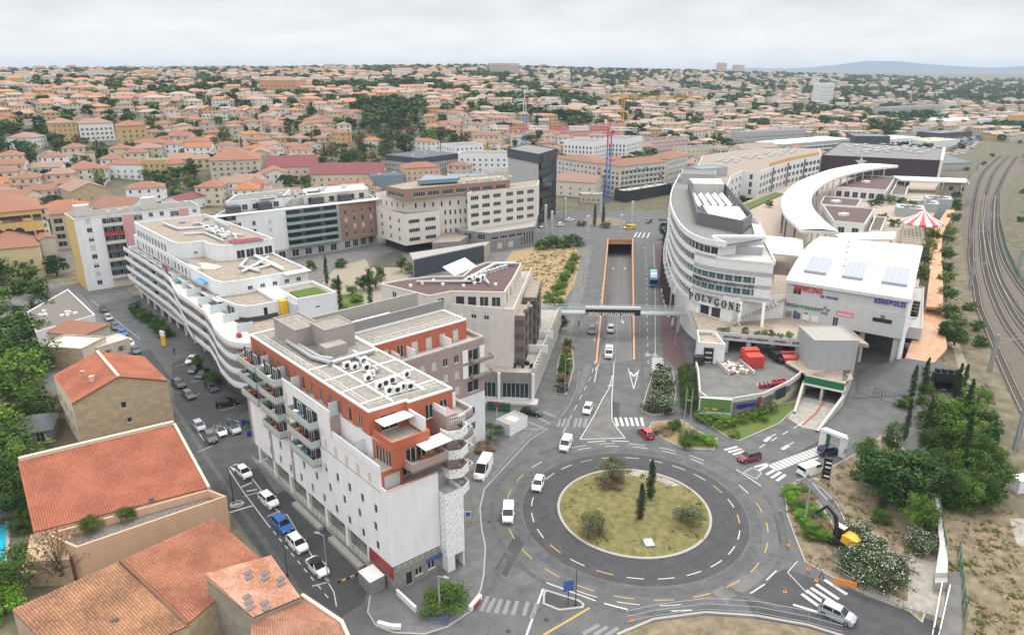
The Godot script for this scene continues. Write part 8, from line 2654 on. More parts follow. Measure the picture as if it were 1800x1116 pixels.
# ---- vehicles, street furniture, planting
func cars() -> void:
	var wt: Material=M.car_white
	var bk: Material=M.car_black
	var gy: Material=M.car_grey
	var sv: Material=M.car_silver
	var G1:="cars parked along the left street"
	for c in [["hatch",bk,U(-121,-198.5),U(-116.1,-191.8),"black hatchback at the far end of the parked row on the left street"],["hatch",sv,U(-116,-191.3),U(-110.3,-184.1),"silver hatchback second from the far end of the parked row"],["suv",gy,U(-109.9,-183.7),U(-104.7,-176.9),"dark grey car between the silver and the blue parked cars"],["suv",M.car_blue,U(-105.6,-178.7),U(-99.8,-171.5),"bright blue car in the far parked row on the left street"],["hatch",wt,U(-99.7,-171.1),U(-94.8,-165.1),"white hatchback in front of the blue car in the far row"],["hatch",gy,U(-95.5,-165.9),U(-91.2,-160.6),"dark grey hatchback at the near end of the far parked row"],
			["sedan",wt,U(-76.8,-159.9),U(-76.7,-154.6),"white car parked on the forecourt of the wavy white building"],["hatch",gy,U(-73.5,-153.3),U(-73.8,-149.7),"dark hatchback beside the white forecourt car"],["hatch",bk,U(-70.4,-150.6),U(-70.8,-146.5),"black small car beside the round forecourt bush"],["suv",bk,U(-75.9,-145.3),U(-71.6,-141.1),"black car with a red sign beside it on the left street"],["hatch",gy,U(-71.3,-139.9),U(-67,-135.4),"charcoal hatchback behind the black car on the left street"],["sedan",gy,U(-67.9,-143.7),U(-63.8,-139.3),"dark green grey sedan in the bay under the wavy building"],["suv",bk,U(-61.5,-132.8),U(-57.5,-134.6),"long black estate parked crosswise near the blue barrier"],
			["hatch",sv,U(-63.1,-126.2),U(-59.1,-121.3),"silver hatchback parked at the kerb near the blue barrier"],["hatch",wt,U(-57.9,-123.9),U(-54.3,-119.3),"white car with a black roof between two silver ones"],["suv",sv,U(-55.8,-124.8),U(-52.1,-120.4),"silver car right of the black roofed white car"],["suv",gy,U(-58.8,-121.6),U(-55.2,-116.7),"dark grey car sticking out by the parking strip"],
			["hatch",wt,U(-48.3,-109),U(-44.3,-104.6),"white hatchback on the hatched tip of the parking strip"],["suv",wt,U(-41.2,-100.3),U(-37.3,-96.3),"white car alone in the bay below the speed table"],["suv",M.car_blue,U(-37.2,-94.1),U(-33,-89.5),"metallic blue hatchback at the head of three parked cars"],["suv",wt,U(-33.5,-89.5),U(-29.4,-84.9),"white car in the middle of the three parked cars"],["sedan",wt,U(-28.9,-84),U(-25.5,-80.2),"white car with a black glass roof at the strip's near end"]]:
		vehicle(c[0],c[1],c[2],c[3],c[4],G1,bk if "black roof" in c[4] or "black glass" in c[4] or "black roofed" in c[4] else null)
	var G2:="vehicles on the roundabout and its roads"
	vehicle("bigvan",wt,U(-4,-111.1),U(-5.9,-103.7),"tall white delivery van stopped at the kerb beside the residence",G2)
	vehicle("hatch",wt,U(5,-105.7),U(3.8,-100.8),"white hatchback driving on the dark ring of the roundabout",G2)
	vehicle("kangoo",wt,U(-0.5,-97.3),U(-0.7,-92),"white small van on the outer lane of the roundabout",G2)
	vehicle("kangoo",wt,U(10.9,-119.3),U(9.1,-113.4),"white small van entering the roundabout below the splitter island",G2)
	vehicle("hatch",wt,U(16.3,-133.8),U(14.8,-128.4),"white hatchback on the crossing beside the painted splitter",G2)
	vehicle("hatch",M.car_red,U(26.3,-118.9),U(24.9,-122.7),"red hatchback leaving the roundabout northwards",G2)
	vehicle("suv",M.car_maroon,U(44.6,-112.6),U(40.4,-110.9),"dark red car with black roof waiting at the eastern crossing",G2,bk)
	vehicle("van",wt,U(49.4,-106.2),U(54.4,-108.8),"white panel van turning into the car park road",G2)
	vehicle("suv",M.car_navy,U(56.3,-113.6),U(59.6,-114.3),"navy car under the white entrance arch",G2)
	vehicle("suv",sv,U(40.2,-74.2),U(42.8,-71.9),"silver grey car leaving at the lower right",G2)
	var am:=vehicle("van",wt,U(24.5,-165.5),U(23,-156.7),"white ambulance with a red front edge coming out of the underpass",G2)
	var st:=mk(M.car_red)
	st.box(V(0,1.98,0.2),V(1.6,0.12,0.5)); st.box(V(0,0.75,2.55),V(1.5,0.14,0.16))
	put(st,"red_marking",am,false)
	vehicle("suv",gy,U(22.1,-181.4),U(20.5,-173.5),"grey car on the side lane left of the orange parapet",G2)
	vehicle("suv",sv,U(27.5,-184.6),U(26.2,-177.4),"silver car climbing the underpass ramp above the ambulance",G2,null,-1.0)
	vehicle("sedan",bk,U(2.1,-130.4),U(5.9,-128.9),"black sedan crossing the hatched exit beside the white kiosk",G2)
	vehicle("hatch",bk,U(10.7,-174),U(10.2,-169.4),"dark car half hidden on the lane behind the shop terrace",G2)
	vehicle("hatch",bk,U(10.9,-312.9),U(13.3,-308.1),"black car left of the steel columns at the upper roundabout",G2)
	vehicle("hatch",wt,U(20.1,-312.9),U(23.9,-316.6),"white hatchback nearest the steel columns at the upper roundabout",G2)
	vehicle("sedan",wt,U(24.4,-324.3),U(29.1,-326.9),"white saloon farther back at the upper roundabout",G2)
	vehicle("van",M.car_yellow,U(54.1,-308.1),U(49.4,-306.9),"yellow van rounding the upper roundabout",G2)
	vehicle("suv",gy,U(65.4,-325.6),U(59.9,-316.6),"dark grey car right of the yellow van",G2)
	vehicle("hatch",M.car_blue,U(97.5,-146.5),U(99.7,-150.3),"blue hatchback entering the car tunnel",G2)
	vehicle("hatch",M.car_red,U(100.2,-151.6),U(101.9,-154.6),"red hatchback inside the mouth of the car tunnel",G2)
	# the bus
	var a:=U(48.6,-235.7)
	var b:=U(44.5,-213.2)
	var d:=b-a
	var bus:=thing("bus","turquoise and white city bus driving down the bus lane","bus",v3((a+b)/2,0.01),"",atan2(d.x,d.y))
	var bb:=mk(M.bus_blue)
	loft(bb,[[5.9,0.35,2.7,1.15,1.05],[5.7,0.3,2.9,1.25,1.15],[-5.7,0.3,2.9,1.25,1.15],[-5.9,0.35,2.8,1.2,1.1]])
	put(bb,"body",bus,false)
	for k in 3:
		var rp:=mk(M.white if k == 1 else M.bus_teal)
		rp.box(V(0,2.91,3.6-k*3.3),V(1.9,0.22+0.05*k,2.6))
		put(rp,"roof_pod",bus,false)
	var gl:=mk(M.car_glass)
	gl.par(V(-1.1,1.1,5.86),V(2.2,0,0),V(0,1.35,-0.02),V(0,0,0.06))
	put(gl,"windscreen",bus,false)
	for sg in [-1,1]:
		for k in 5:
			var sw:=mk(M.car_glass)
			sw.box(V(sg*1.215,1.25,4.4-k*2.15),V(0.06,1.1,1.9))
			put(sw,"side_window",bus,false)
		for z in [3.6,-3.2]:
			var wh:=inst(wheel_mesh()[0],"wheel",bus,V(sg*1.12,0.45,z),0,false)
			wh.scale=V(1.5,1.45,1.45)
		var hl:=mk(M.headlight)
		hl.box(V(sg*0.9,0.6,5.88),V(0.3,0.2,0.08))
		put(hl,"headlight",bus,false)
	# cars in the far car park
	var k:=0
	for row in 5:
		for i in 11:
			var q0: Vector3=[V(347.6,0.1,-588),V(353.2,0.1,-588),V(366.4,0.1,-597.7),V(377.4,0.1,-605.3),V(403.5,0.4,-638.8)][row]
			var q1: Vector3=[V(469.6,1.5,-763.1),V(478.6,1.4,-766.2),V(487,1.4,-766.2),V(502.1,1.5,-778.9),V(516.4,1.6,-791.9)][row]
			var at:=q0.lerp(q1,i/11.0)
			var pm: Material=[wt,sv,bk,wt,gy,M.car_blue,wt,M.car_red,sv,wt][(i*7+row*3) % 10]
			var key:="F"+pm.resource_name
			if not cache.has(key):
				var m:=mk(pm)
				loft(m,[[2.1,0.3,0.75,0.85,0.8],[1.0,0.2,0.95,0.9,0.85],[-1.7,0.2,1.0,0.9,0.85],[-2.1,0.3,0.8,0.85,0.8]])
				loft(m,[[0.3,1.35,1.45,0.65,0.6],[-1.2,1.35,1.45,0.65,0.6]])
				m.m(M.car_glass)
				loft(m,[[0.95,0.95,0.97,0.82,0.8],[0.3,0.95,1.4,0.84,0.66],[-1.2,0.95,1.4,0.84,0.66],[-1.8,0.98,1.0,0.82,0.8]])
				cache[key]=m.mesh()
			var o:=MeshInstance3D.new()
			o.mesh=cache[key]
			o.name="car"
			add_child(o,true)
			o.position=V(at.x,terr(at.x,at.z)+0.02,at.z)
			o.rotation.y=1.2+(PI if i % 2 else 0.0)
			tag(o,"%s car in %s of the far car park, %s from near end" % [{"car_white": "white","car_silver": "silver","car_black": "black","car_grey": "dark grey","car_blue": "blue","car_red": "red"}[pm.resource_name],["the leftmost row","the second row","the middle row","the fourth row","the rightmost row"][row],ORD[i]],"car","cars in the far car park")
			k += 1

func pole(called: String,label: String,at: Vector3,h: float,arm: Vector3,m: Material,group:="",r:=0.09,cat:="street lamp") -> Node3D:
	var t:=thing(called,label,cat,at,group)
	var p:=mk(m)
	p.tube([O3,V(0,h,0)],r,8,r*0.6)
	p.lathe(O3,[U(r*2.4,0),U(r*2.2,0.25),U(r,0.35)],8)
	put(p,"pole",t,false)
	if arm.length()>0.01:
		var a:=mk(m)
		a.bar(V(0,h-0.05,0),V(0,h+0.15,0)+arm,0.08,0.08)
		put(a,"arm",t,false)
		var hd:=mk(m)
		hd.box(V(0,h+0.08,0)+arm,V(0.3,0.14,0.75),atan2(arm.x,arm.z))
		put(hd,"lamp_head",t,false)
	return t

func fence(called: String,label: String,pts: Array,h: float,m: Material,step: float,cat:="fence",group:="",y:=0.0,bars:=0.35) -> Node3D:
	var c:=mid(pts)
	var t:=thing(called,label,cat,v3(c,y),group)
	for i in pts.size()-1:
		var a:=v3(pts[i],y)
		var b:=v3(pts[i+1],y)
		var n:=maxi(1,int(a.distance_to(b)/step))
		for j in n:
			var p:=a.lerp(b,float(j)/n)
			var q:=a.lerp(b,(j+1.0)/n)
			var mb:=mk(m)
			for yy in [h,h*0.55,0.15]: mb.bar(p+V(0,yy,0),q+V(0,yy,0),0.05,0.05)
			for e in maxi(2,int(step/bars)): mb.bar(p.lerp(q,e/(step/bars))+V(0,0.15,0),p.lerp(q,e/(step/bars))+V(0,h,0),0.025,0.025)
			put(mb,"fence_panel",t)
			var ps:=mk(m)
			ps.box(p,V(0.08,h+0.05,0.08))
			put(ps,"post",t)
	return t

func street_furniture() -> void:
	var S: Material=M.galv
	var GL:="lamp posts round the roundabout"
	pole("lamp_post","grey lamp post behind the tall white delivery van",V(-6.1,0.1,-93.2),8.2,V(0.6,0,0.3),S,GL)
	pole("lamp_post","thick grey lamp post beside the round bush at the street corner",V(-9.3,0.1,-73.8),5.6,V(1.0,0,0.4),S,GL,0.16)
	pole("lamp_post","grey lamp post at the arcade beside the parked white cars",V(-25.1,0.1,-79.6),7.5,V(-0.9,0,-0.3),S,GL)
	pole("lamp_post","stout leaning grey lighting mast in the green bed",V(45,0.1,-92.6),8.0,V(0.5,0,0.4),S,GL,0.2)
	pole("lamp_post","slim black lamp post on the lower splitter island",V(8.3,0.1,-75.1),5.6,O3,M.plastic,GL,0.07)
	pole("lamp_post","grey lamp post in the planting bed beside the side lane",V(11.4,0.1,-139.1),8.0,V(0.8,0,0),S,GL)
	pole("lamp_post","lamp post on the left pavement beside the speed table",V(-45.2,0.1,-98.9),6.0,V(0.9,0,-0.4),M.plastic,GL)
	pole("lamp_post","dark lamp post between the parking strip and the clay roofs",V(-31,0.1,-80.8),4.5,O3,M.plastic,GL,0.06)
	pole("lamp_post","lamp post on the bus lane pavement below the footbridge",V(41.1,0.1,-166.4),9.0,V(-0.9,0,0),S,GL)
	pole("lamp_post","lamp post beside the side lane above the footbridge",V(23.3,0.1,-221.7),8.0,V(0.8,0,0),S,GL)
	pole("lamp_post","lamp post in front of the grey entrance gate fence",V(80.4,0.1,-121.8),9.0,V(0.9,0,0.3),M.plastic,GL)
	pole("lamp_post","black post beside the dark totem sign",V(53,0.1,-102.9),7.0,O3,M.plastic,GL,0.06)
	var tp:=pole("twin_mast","pair of tall galv masts in the garden bed by the bike path",V(32.3,0.1,-119.1),10.5,O3,S,"",0.12,"mast")
	var m2:=mk(S)
	m2.tube([V(1.0,0,0.3),V(1.0,10.5,0.3)],0.12,8,0.08)
	put(m2,"mast",tp,false)
	var m3:=mk(S)
	m3.bar(V(0,8.2,0),V(1.0,8.2,0.3),0.1,0.1)
	put(m3,"crossbar",tp,false)
	# steel columns of the upper roundabout
	var i:=0
	for c in [V(15,0,-312.9),V(17,0,-297.7),V(24.9,0,-330.9),V(31.2,0,-287),V(43.2,0,-345),V(45.3,0,-290.1),V(55,0,-321.7)]:
		var t:=thing("steel_column",["first grey column from the left at the upper roundabout","second column from the left, beside the white hatchback","third column from the left, far side of the upper roundabout","grey column left of the underpass mouth","column behind the two cypresses of the upper roundabout","column right above the underpass lintel","rightmost column, left of the dark grey car"][i],"column",c,"light columns ringing the upper roundabout")
		var p:=mk(M.steel_lt)
		p.lathe(O3,[U(0.6,0),U(0.6,9.6),U(0.4,9.9),U(0.01,9.9)],12)
		put(p,"shaft",t,false)
		var q:=mk(S)
		q.lathe(O3,[U(0.8,0),U(0.8,0.3),U(0.6,0.4)],12)
		put(q,"base",t,false)
		i += 1
	var ur:=kerbed("upper_roundabout_island",arc(U(42.4,-323) ,9.5,0,350,24),M.earth,0.2,0.35)
	# direction sign on the splitter
	var ds:=thing("direction_sign","blue direction sign panels on a post on the lower splitter island","sign",V(7.3,0.1,-75))
	var dp:=mk(M.plastic)
	dp.tube([O3,V(0,4.0,0)],0.06,6)
	put(dp,"post",ds,false)
	for k in 4:
		var b:=mk(M.blue_sign)
		b.box(V(0,2.4+k*0.42,0.08),V(1.5-0.12*(k % 2),0.36,0.06),0.25)
		put(b,"panel",ds,false)
	var bs:=thing("no_entry_sign","red round sign on a white post beside the green bins","sign",V(-3,0.1,-128.2))
	var bp:=mk(M.white)
	bp.tube([O3,V(0,2.4,0)],0.06,6)
	put(bp,"post",bs,false)
	var rd:=mk(M.car_red)
	rd.box(V(0,2.2,0.08),V(0.7,0.7,0.05))
	put(rd,"disc",bs,false)
	var ps:=thing("parking_sign","small blue and white sign on the pavement beside the grey lamp post","sign",V(-6.7,0.1,-92))
	var pp:=mk(S)
	pp.tube([O3,V(0,2.6,0)],0.05,6)
	put(pp,"post",ps,false)
	var pb:=mk(M.blue_sign)
	pb.box(V(0,1.9,0.06),V(0.7,0.7,0.05))
	put(pb,"panel",ps,false)
	var pw:=mk(M.white)
	pw.box(V(0,1.85,0.03),V(0.85,0.85,0.04))
	put(pw,"border",ps,false)
	# yellow and white banner stand in front of the wavy building
	var yb:=thing("entrance_totem","tall orange and white totem at the entrance of the wavy building","totem",V(-88.4,0,-167.9))
	var y1:=mk(M.yellow)
	y1.box(O3,V(1.7,2.6,0.3),-0.5)
	put(y1,"orange_panel",yb,false)
	var y2:=mk(M.white)
	y2.box(V(0,2.6,0),V(1.7,1.3,0.3),-0.5)
	put(y2,"white_panel",yb,false)
	# white arch, totem and gate at the car park road
	var ga:=thing("entrance_arch","white entrance arch with a green inner panel over the car park road","arch",V(58.4,0,-114.3))
	var g0:=V(57.2,0,-115.7)
	var g1:=V(59.6,0,-112.8)
	var gd:=(g1-g0)
	for k in 2:
		var pr:=mk(M.pan_w)
		pr.box(g0 if k == 0 else g1,V(0.5,4.0,1.2),0.7)
		put(pr,"pier",ga)
	var gt:=mk(M.pan_w)
	gt.bar(g0+V(0,4.0,0)-gd*0.05,g1+V(0,4.0,0)+gd*0.05,1.2,0.5)
	put(gt,"lintel",ga)
	var gg:=mk(M.green_panel)
	gg.bar(g0+gd*0.12+V(0,1.8,0),g0+gd*0.32+V(0,1.8,0),0.3,3.5)
	put(gg,"green_panel",ga)
	lettering(ga,"arch_lettering","P",g1+V(0.1,1.5,0.75),0.5,1.0,M.letter_dark,"Droid Sans",0.06)
	var tt:=thing("totem_sign","dark totem sign with white lettering at the edge of the dry bank","sign",V(53.6,0.1,-105.4))
	var tb:=mk(M.black_panel)
	tb.box(O3,V(1.3,4.0,0.4),-0.5)
	put(tb,"panel",tt,false)
	for k in 4:
		var r:=mk(M.white if k != 1 else M.poster_blue)
		r.box(V(0.08,0.5+k*0.85,0.16),V(0.95,0.3,0.2),-0.5)
		put(r,"name_strip",tt,false)
	fence("gate_fence","dark mesh gate across the ramp below the grey access road",L([74.2,-138.8,76.5,-136.3,77.5,-134.9,80.1,-132.8]),2.4,M.dark_mesh,2.0,"gate","",0.5)
	# white kiosk with perforated sides and the green bins
	var kk:=[U(-0.4,-120),U(3,-124.1),U(0.5,-126.3),U(-3.1,-122.5)]
	var ks:=thing("kiosk","small white ventilation kiosk with a perforated side at the hatched exit","kiosk",v3(mid(kk),0.1))
	var kb:=MB.new()
	kb.m(M.pan_w).sides([kk[1],kk[2],kk[3],kk[0]],0.1,2.6,false)
	kb.m(M.perforated).quad(v3(kk[0],0.1),v3(kk[1],0.1),v3(kk[1],2.6),v3(kk[0],2.6))
	put(kb,"wall",ks)
	var kr:=mk(M.concrete)
	kr.cap(kk,2.2)
	put(kr,"roof",ks)
	cuboid(ks,"roof_hatch",v3(mid(kk),2.2),V(1.6,0.15,2.2),0.9,M.white)
	for k in 4:
		var bn:=thing("recycling_bin","green recycling bin, %s from the left under the shop terrace" % ORD[k],"bin",V(-4.5,0,-132).lerp(V(-0.9,0,-131.2),k/3.0),"green recycling bins")
		var b:=mk(M.green_panel)
		loft(b,[[0.55,0.1,1.3,0.55,0.62],[-0.55,0.1,1.35,0.55,0.62]])
		put(b,"body",bn,false)
		var l:=mk(M.plastic)
		l.box(V(0,1.35,0),V(1.25,0.12,1.2))
		put(l,"lid",bn,false)
	# railings and fences
	rail_thing("white kerb railing along the pavement beside the parked van",L([-3.3,-104.8,-1.6,-109.1,3.8,-119.8,7.3,-123.9]),1.0,M.galv)
	rail_thing("white railing on the kerb left of the northern crossing",L([9.6,-126.2,11.7,-131.2,13.7,-138.5,15.4,-149]),1.0,M.galv)
	rail_thing("grey railing along the pavement at the bottom right",L([49.3,-75.8,51.6,-73.5,54,-72.3]),1.1,M.galv)
	rail_thing("blue and white barrier round the corner lamp post",L([-10.4,-71.5,-8.2,-71.5,-8,-72.7]),1.1,M.blue_sign)
	rail_thing("works railing beside the oleander shrubs",L([44.8,-81.6,46.5,-79.5,47.8,-76.9]),1.1,M.galv)
	fence("works_fence","light mesh fence along the works area at the bottom edge",L([14.4,-72,18.2,-73.1,25,-74.3,31.5,-73.7,37.4,-72,41,-70.4]),1.9,M.galv,3.4,"fence","",0.0,1.1)
	fence("mesh_fence","green mesh fence on the concrete wall beside the dry bank",L([67.6,-97.1,63.6,-88.7,60.6,-82.3]),2.6,M.green_fence,2.2,"fence","",0.6)
	fence("mesh_fence","green mesh fence nearer the bottom right corner by the ramp",L([64.3,-85.4,60.2,-77.7,56.5,-70.6]),2.4,M.green_fence,2.2,"fence")
	fence("rail_fence","long dark green fence curving beside the far railway tracks",L([343.5,-498.9,276,-402.7,224.3,-323,191.4,-268.4,169.5,-228.7,150.3,-188.4]),2.0,M.green_fence,6.0,"fence")
	var cw:=thing("retaining_wall","pale concrete wall along the right end of the dry bank","wall",V(61.7,0,-86.1))
	slab(cw,"wall",L([67,-96.7,67.7,-96.7,60,-81.1,58.6,-78.8,57,-78.8,61,-84.8]),0,2.2,M.pale_conc)
	slab(cw,"wall_block",L([57.7,-80,59.4,-80,58.1,-77.7,56.3,-77.5]),0,1.6,M.concrete)
	var wk:=thing("metal_walkway","narrow metal walkway with white trusses at the lower right","walkway",V(55.9,0,-73.5))
	slab(wk,"deck",L([60.5,-81.1,62.3,-81.1,54.8,-68.7,52.1,-68.7]),0.0,0.5,M.tar_warm)
	for s in [[V(57.4,0.5,-77.7),V(51.7,0.5,-69.5)],[V(58.1,0.5,-77.1),V(52.2,0.5,-69.1)]]:
		var tr:=mk(M.pan_w)
		tr.bar(s[0],s[1],0.12,0.15); tr.bar(s[0]+V(0,1.2,0),s[1]+V(0,1.2,0),0.12,0.12)
		for k in 7: tr.bar(s[0].lerp(s[1],k/7.0),s[0].lerp(s[1],(k+1)/7.0)+V(0,1.2,0),0.08,0.08)
		put(tr,"truss",wk)
	var wb:=thing("relay_cabinet","white railway relay cabinet at the right edge","cabinet",V(84.4,0,-102))
	var wbm:=mk(M.pan_w)
	wbm.box(O3,V(2.4,2.4,1.8),0.2); wbm.box(V(0,2.4,0),V(2.6,0.12,2.0),0.2)
	put(wbm,"body",wb,false)
	var wbd:=mk(M.steel_lt)
	wbd.box(V(-0.2,0.3,0.92),V(0.9,1.8,0.06),0.2)
	put(wbd,"door",wb,false)
	sheet("concrete_pad",L([77.6,-94.1,82.4,-94.1,78.4,-86.1,74.3,-87.4]),M.conc_floor,0.03)
	# railway masts with wires
	var rm:=[[V(147.3,0,-218.8),9.0,"nearest mast between the dirt path and the tracks"],[V(111.1,0,-151.6),9.0,"lower mast beside the dirt path"],[V(92.8,0,-115.5),9.5,"mast at the right edge above the relay cabinet"],[V(177.1,0,-268.4),8.5,"middle mast in the railway cutting"],[V(205,0,-301.1),8.5,"mast standing between the middle tracks"],[V(270.1,0,-423.3),8.5,"far mast near the railway bend"],[V(326.7,0,-504.9),8.5,"farthest mast at the railway bend"],[V(174.2,0,-235.7),8.5,"mast beside the green trackside fence"]]
	for e in rm:
		var t:=thing("catenary_mast","grey railway "+e[2],"railway mast",e[0],"railway masts")
		var p:=mk(S)
		lattice(p,O3,V(0,e[1],0),0.45,9,Vector3.RIGHT)
		put(p,"mast",t,false)
		var arm:=mk(S)
		arm.bar(V(0,e[1]-1.0,0),V(4.5,e[1]-0.8,0.6),0.12,0.12); arm.bar(V(0,e[1]-2.4,0),V(3.6,e[1]-1.0,0.5),0.08,0.08)
		put(arm,"arm",t,false)
	# motorcycles by the curved office
	for k in 10:
		var mc:=thing("motorcycle","parked motorcycle, %s from the left in the row by the curved office" % ORD[k],"motorcycle",V(68.6,0,-325.6)+V(k*1.25,0,k*-0.25),"motorcycles by the curved office",0.4)
		var b:=mk([M.car_black,M.car_grey,M.car_red,M.car_white][k % 4])
		loft(b,[[0.7,0.55,0.85,0.12,0.1],[0.1,0.5,1.0,0.18,0.15],[-0.8,0.6,0.85,0.15,0.12]])
		put(b,"frame",mc,false)
		for z in [0.65,-0.6]:
			var w:=inst(wheel_mesh()[0],"wheel",mc,V(0,0.3,z),0,false)
			w.scale=V(0.6,0.95,0.95)
	# blue barrier by the parking lot, orange barrier
	for bl in [["blue hoarding panel upper of two beside the parking lot",V(-53.2,0,-124.8),V(-48.8,0,-126.2)],["blue hoarding panel lower of two beside the parking lot",V(-50.5,0,-120.2),V(-47.6,0,-122.7)]]:
		var bt:=thing("hoarding",bl[0],"hoarding",bl[1],"blue hoardings")
		var bm:=mk(M.car_hoarding)
		bm.bar(bl[1]+V(0,0.6,0),bl[2]+V(0,0.6,0),0.12,1.1)
		put(bm,"panel",bt)
	var ob:=thing("barrier","orange works barrier at the foot of the oleander shrubs","barrier",V(45,0.1,-78.7))
	var om:=mk(M.cl_orange)
	om.bar(V(-1.3,0.6,-0.4),V(1.3,0.6,0.6),0.08,0.9)
	put(om,"panel",ob,false)
	var of:=mk(M.cl_orange)
	for s in [-1.1,1.1]: of.box(V(s,0,s*0.35),V(0.08,0.4,0.7),0.3)
	put(of,"feet",ob,false)
	for k in 6:
		var cn:=thing("traffic_cone",["orange cone on the kerb above the dry bank's tip","orange cone at the zebra's upper corner","orange cone beside the construction rail","cone by the lower left corner pavement","cone near the works kerb","cone beside the oleander bed"][k],"traffic cone",[V(40.7,0,-87.6),V(41.6,0,-82.3),V(41.7,0,-79.9),V(-4.7,0,-76.2),V(15.2,0,-72.5),V(36.6,0,-77.7)][k],"traffic cones")
		var c:=mk(M.cl_orange)
		c.lathe(O3,[U(0.28,0),U(0.26,0.06),U(0.14,0.07),U(0.03,0.75),U(0.001,0.75)],10)
		put(c,"cone",cn,false)
	var cb:=thing("corner_barrier","white and red plastic barrier on the corner pavement","barrier",V(-4.8,0.1,-75.2))
	var cm:=mk(M.white)
	cm.box(V(0,0,0),V(0.5,0.7,2.6),-0.5)
	put(cm,"block",cb,false)
	var cr:=mk(M.car_red)
	cr.box(V(0.28,0.1,0.2),V(0.12,0.5,1.6),-0.5)
	put(cr,"red_band",cb,false)
	var bench:=thing("stone_bench","white curved stone bench on the corner pavement","bench",V(-15.5,0.1,-71.1))
	var bm2:=mk(M.white)
	bm2.bar(V(-1.4,0.3,-0.5),V(0.4,0.3,0.1),0.5,0.5); bm2.bar(V(0.4,0.3,0.1),V(1.6,0.3,0.15),0.5,0.5)
	put(bm2,"seat",bench,false)
	# striped height barrier across the ramp of the parking street
	var hb:=thing("height_barrier","yellow and black striped bar across the street below the red panel","barrier",V(-21.9,0,-80.6))
	for k in 8:
		var s:=mk(M.yellow if k % 2 else M.car_black)
		var a:=V(-23.5,1.1,-78.2)
		var b:=V(-19.4,1.1,-81)
		s.bar(a.lerp(b,k/8.0),a.lerp(b,(k+1)/8.0),0.12,0.25)
		put(s,"stripe",hb)
	var hp:=mk(M.cl_orange)
	hp.box(V(-19.8,0,-82.3),V(0.5,1.6,0.5))
	put(hp,"post",hb)
	# parasols, people-high things on the deck
	for k in 5:
		var cy:=thing("planter_pot","rust coloured planter with dry plants, %s from the left on the field terrace" % ORD[k],"planter",V(-30.8,0,-234.3).lerp(V(-20.6,0,-249.5),k/4.0),"rust planters")
		var c:=mk(M.rust)
		c.box(O3,V(1.6,1.3,1.6),0.4)
		put(c,"box",cy,false)
		var lf:=inst(crown_mesh("dry",k % 3,320,0.08)[0],"plant",cy,V(0,1.0,0),k,false)
		lf.scale=V(3.2,2.6,3.2)

func rail_thing(label: String,pts: Array,h: float,m: Material) -> void:
	var t:=thing("railing",label,"railing",v3(mid(pts),0.12))
	for i in pts.size()-1:
		var n:=maxi(1,int(pts[i].distance_to(pts[i+1])/2.2))
		for j in n: rail(t,[v3(pts[i].lerp(pts[i+1],(j+0.04)/n),0.12),v3(pts[i].lerp(pts[i+1],(j+0.96)/n),0.12)],h,m,0.5,"railing_section")

func excavator() -> void:
	var t:=thing("excavator","yellow and black wheeled excavator with its arm folded beside the bike path","excavator",V(48.5,0.1,-87.2),"",-2.56)
	var B: Material=M.plastic
	var u:=mk(B)
	u.box(V(0,0.7,0),V(2.1,0.5,3.6))
	put(u,"undercarriage",t,false)
	for sx in [-1,1]:
		for z in [1.2,-1.2]:
			var w:=inst(wheel_mesh()[0],"wheel",t,V(sx*1.0,0.5,z),0,false)
			w.scale=V(2.4,1.6,1.6)
	var e:=mk(M.machine_yellow)
	loft(e,[[-0.1,1.3,2.4,1.0,0.95],[-1.4,1.25,2.5,1.05,0.95],[-2.2,1.35,2.2,0.85,0.75]])
	put(e,"engine_cover",t,false)
	var c:=mk(M.car_glass)
	loft(c,[[1.5,1.3,2.9,0.5,0.45],[0.0,1.3,3.0,0.5,0.45]])
	put(c,"cab",t,false)
	var rf:=mk(M.steel_lt)
	rf.box(V(0,3.0,0.7),V(1.0,0.1,1.5))
	put(rf,"cab_roof",t,false)
	var bm:=mk(B)
	bm.bar(V(0.5,1.6,0.6),V(0.5,4.6,1.6),0.35,0.5); bm.bar(V(0.5,4.6,1.6),V(0.5,5.4,3.0),0.32,0.42)
	put(bm,"boom",t,false)
	var st:=mk(B)
	st.bar(V(0.5,5.4,3.0),V(0.5,3.1,4.6),0.28,0.36)
	put(st,"stick",t,false)
	var bk:=mk(M.steel_dark)
	bk.quad(V(0.1,3.1,4.4),V(0.9,3.1,4.4),V(0.9,2.4,4.9),V(0.1,2.4,4.9)); bk.quad(V(0.1,2.4,4.9),V(0.9,2.4,4.9),V(0.9,2.2,4.3),V(0.1,2.2,4.3)); bk.bar(V(0.5,3.1,4.5),V(0.5,2.3,4.5),0.7,0.3)
	put(bk,"bucket",t,false)

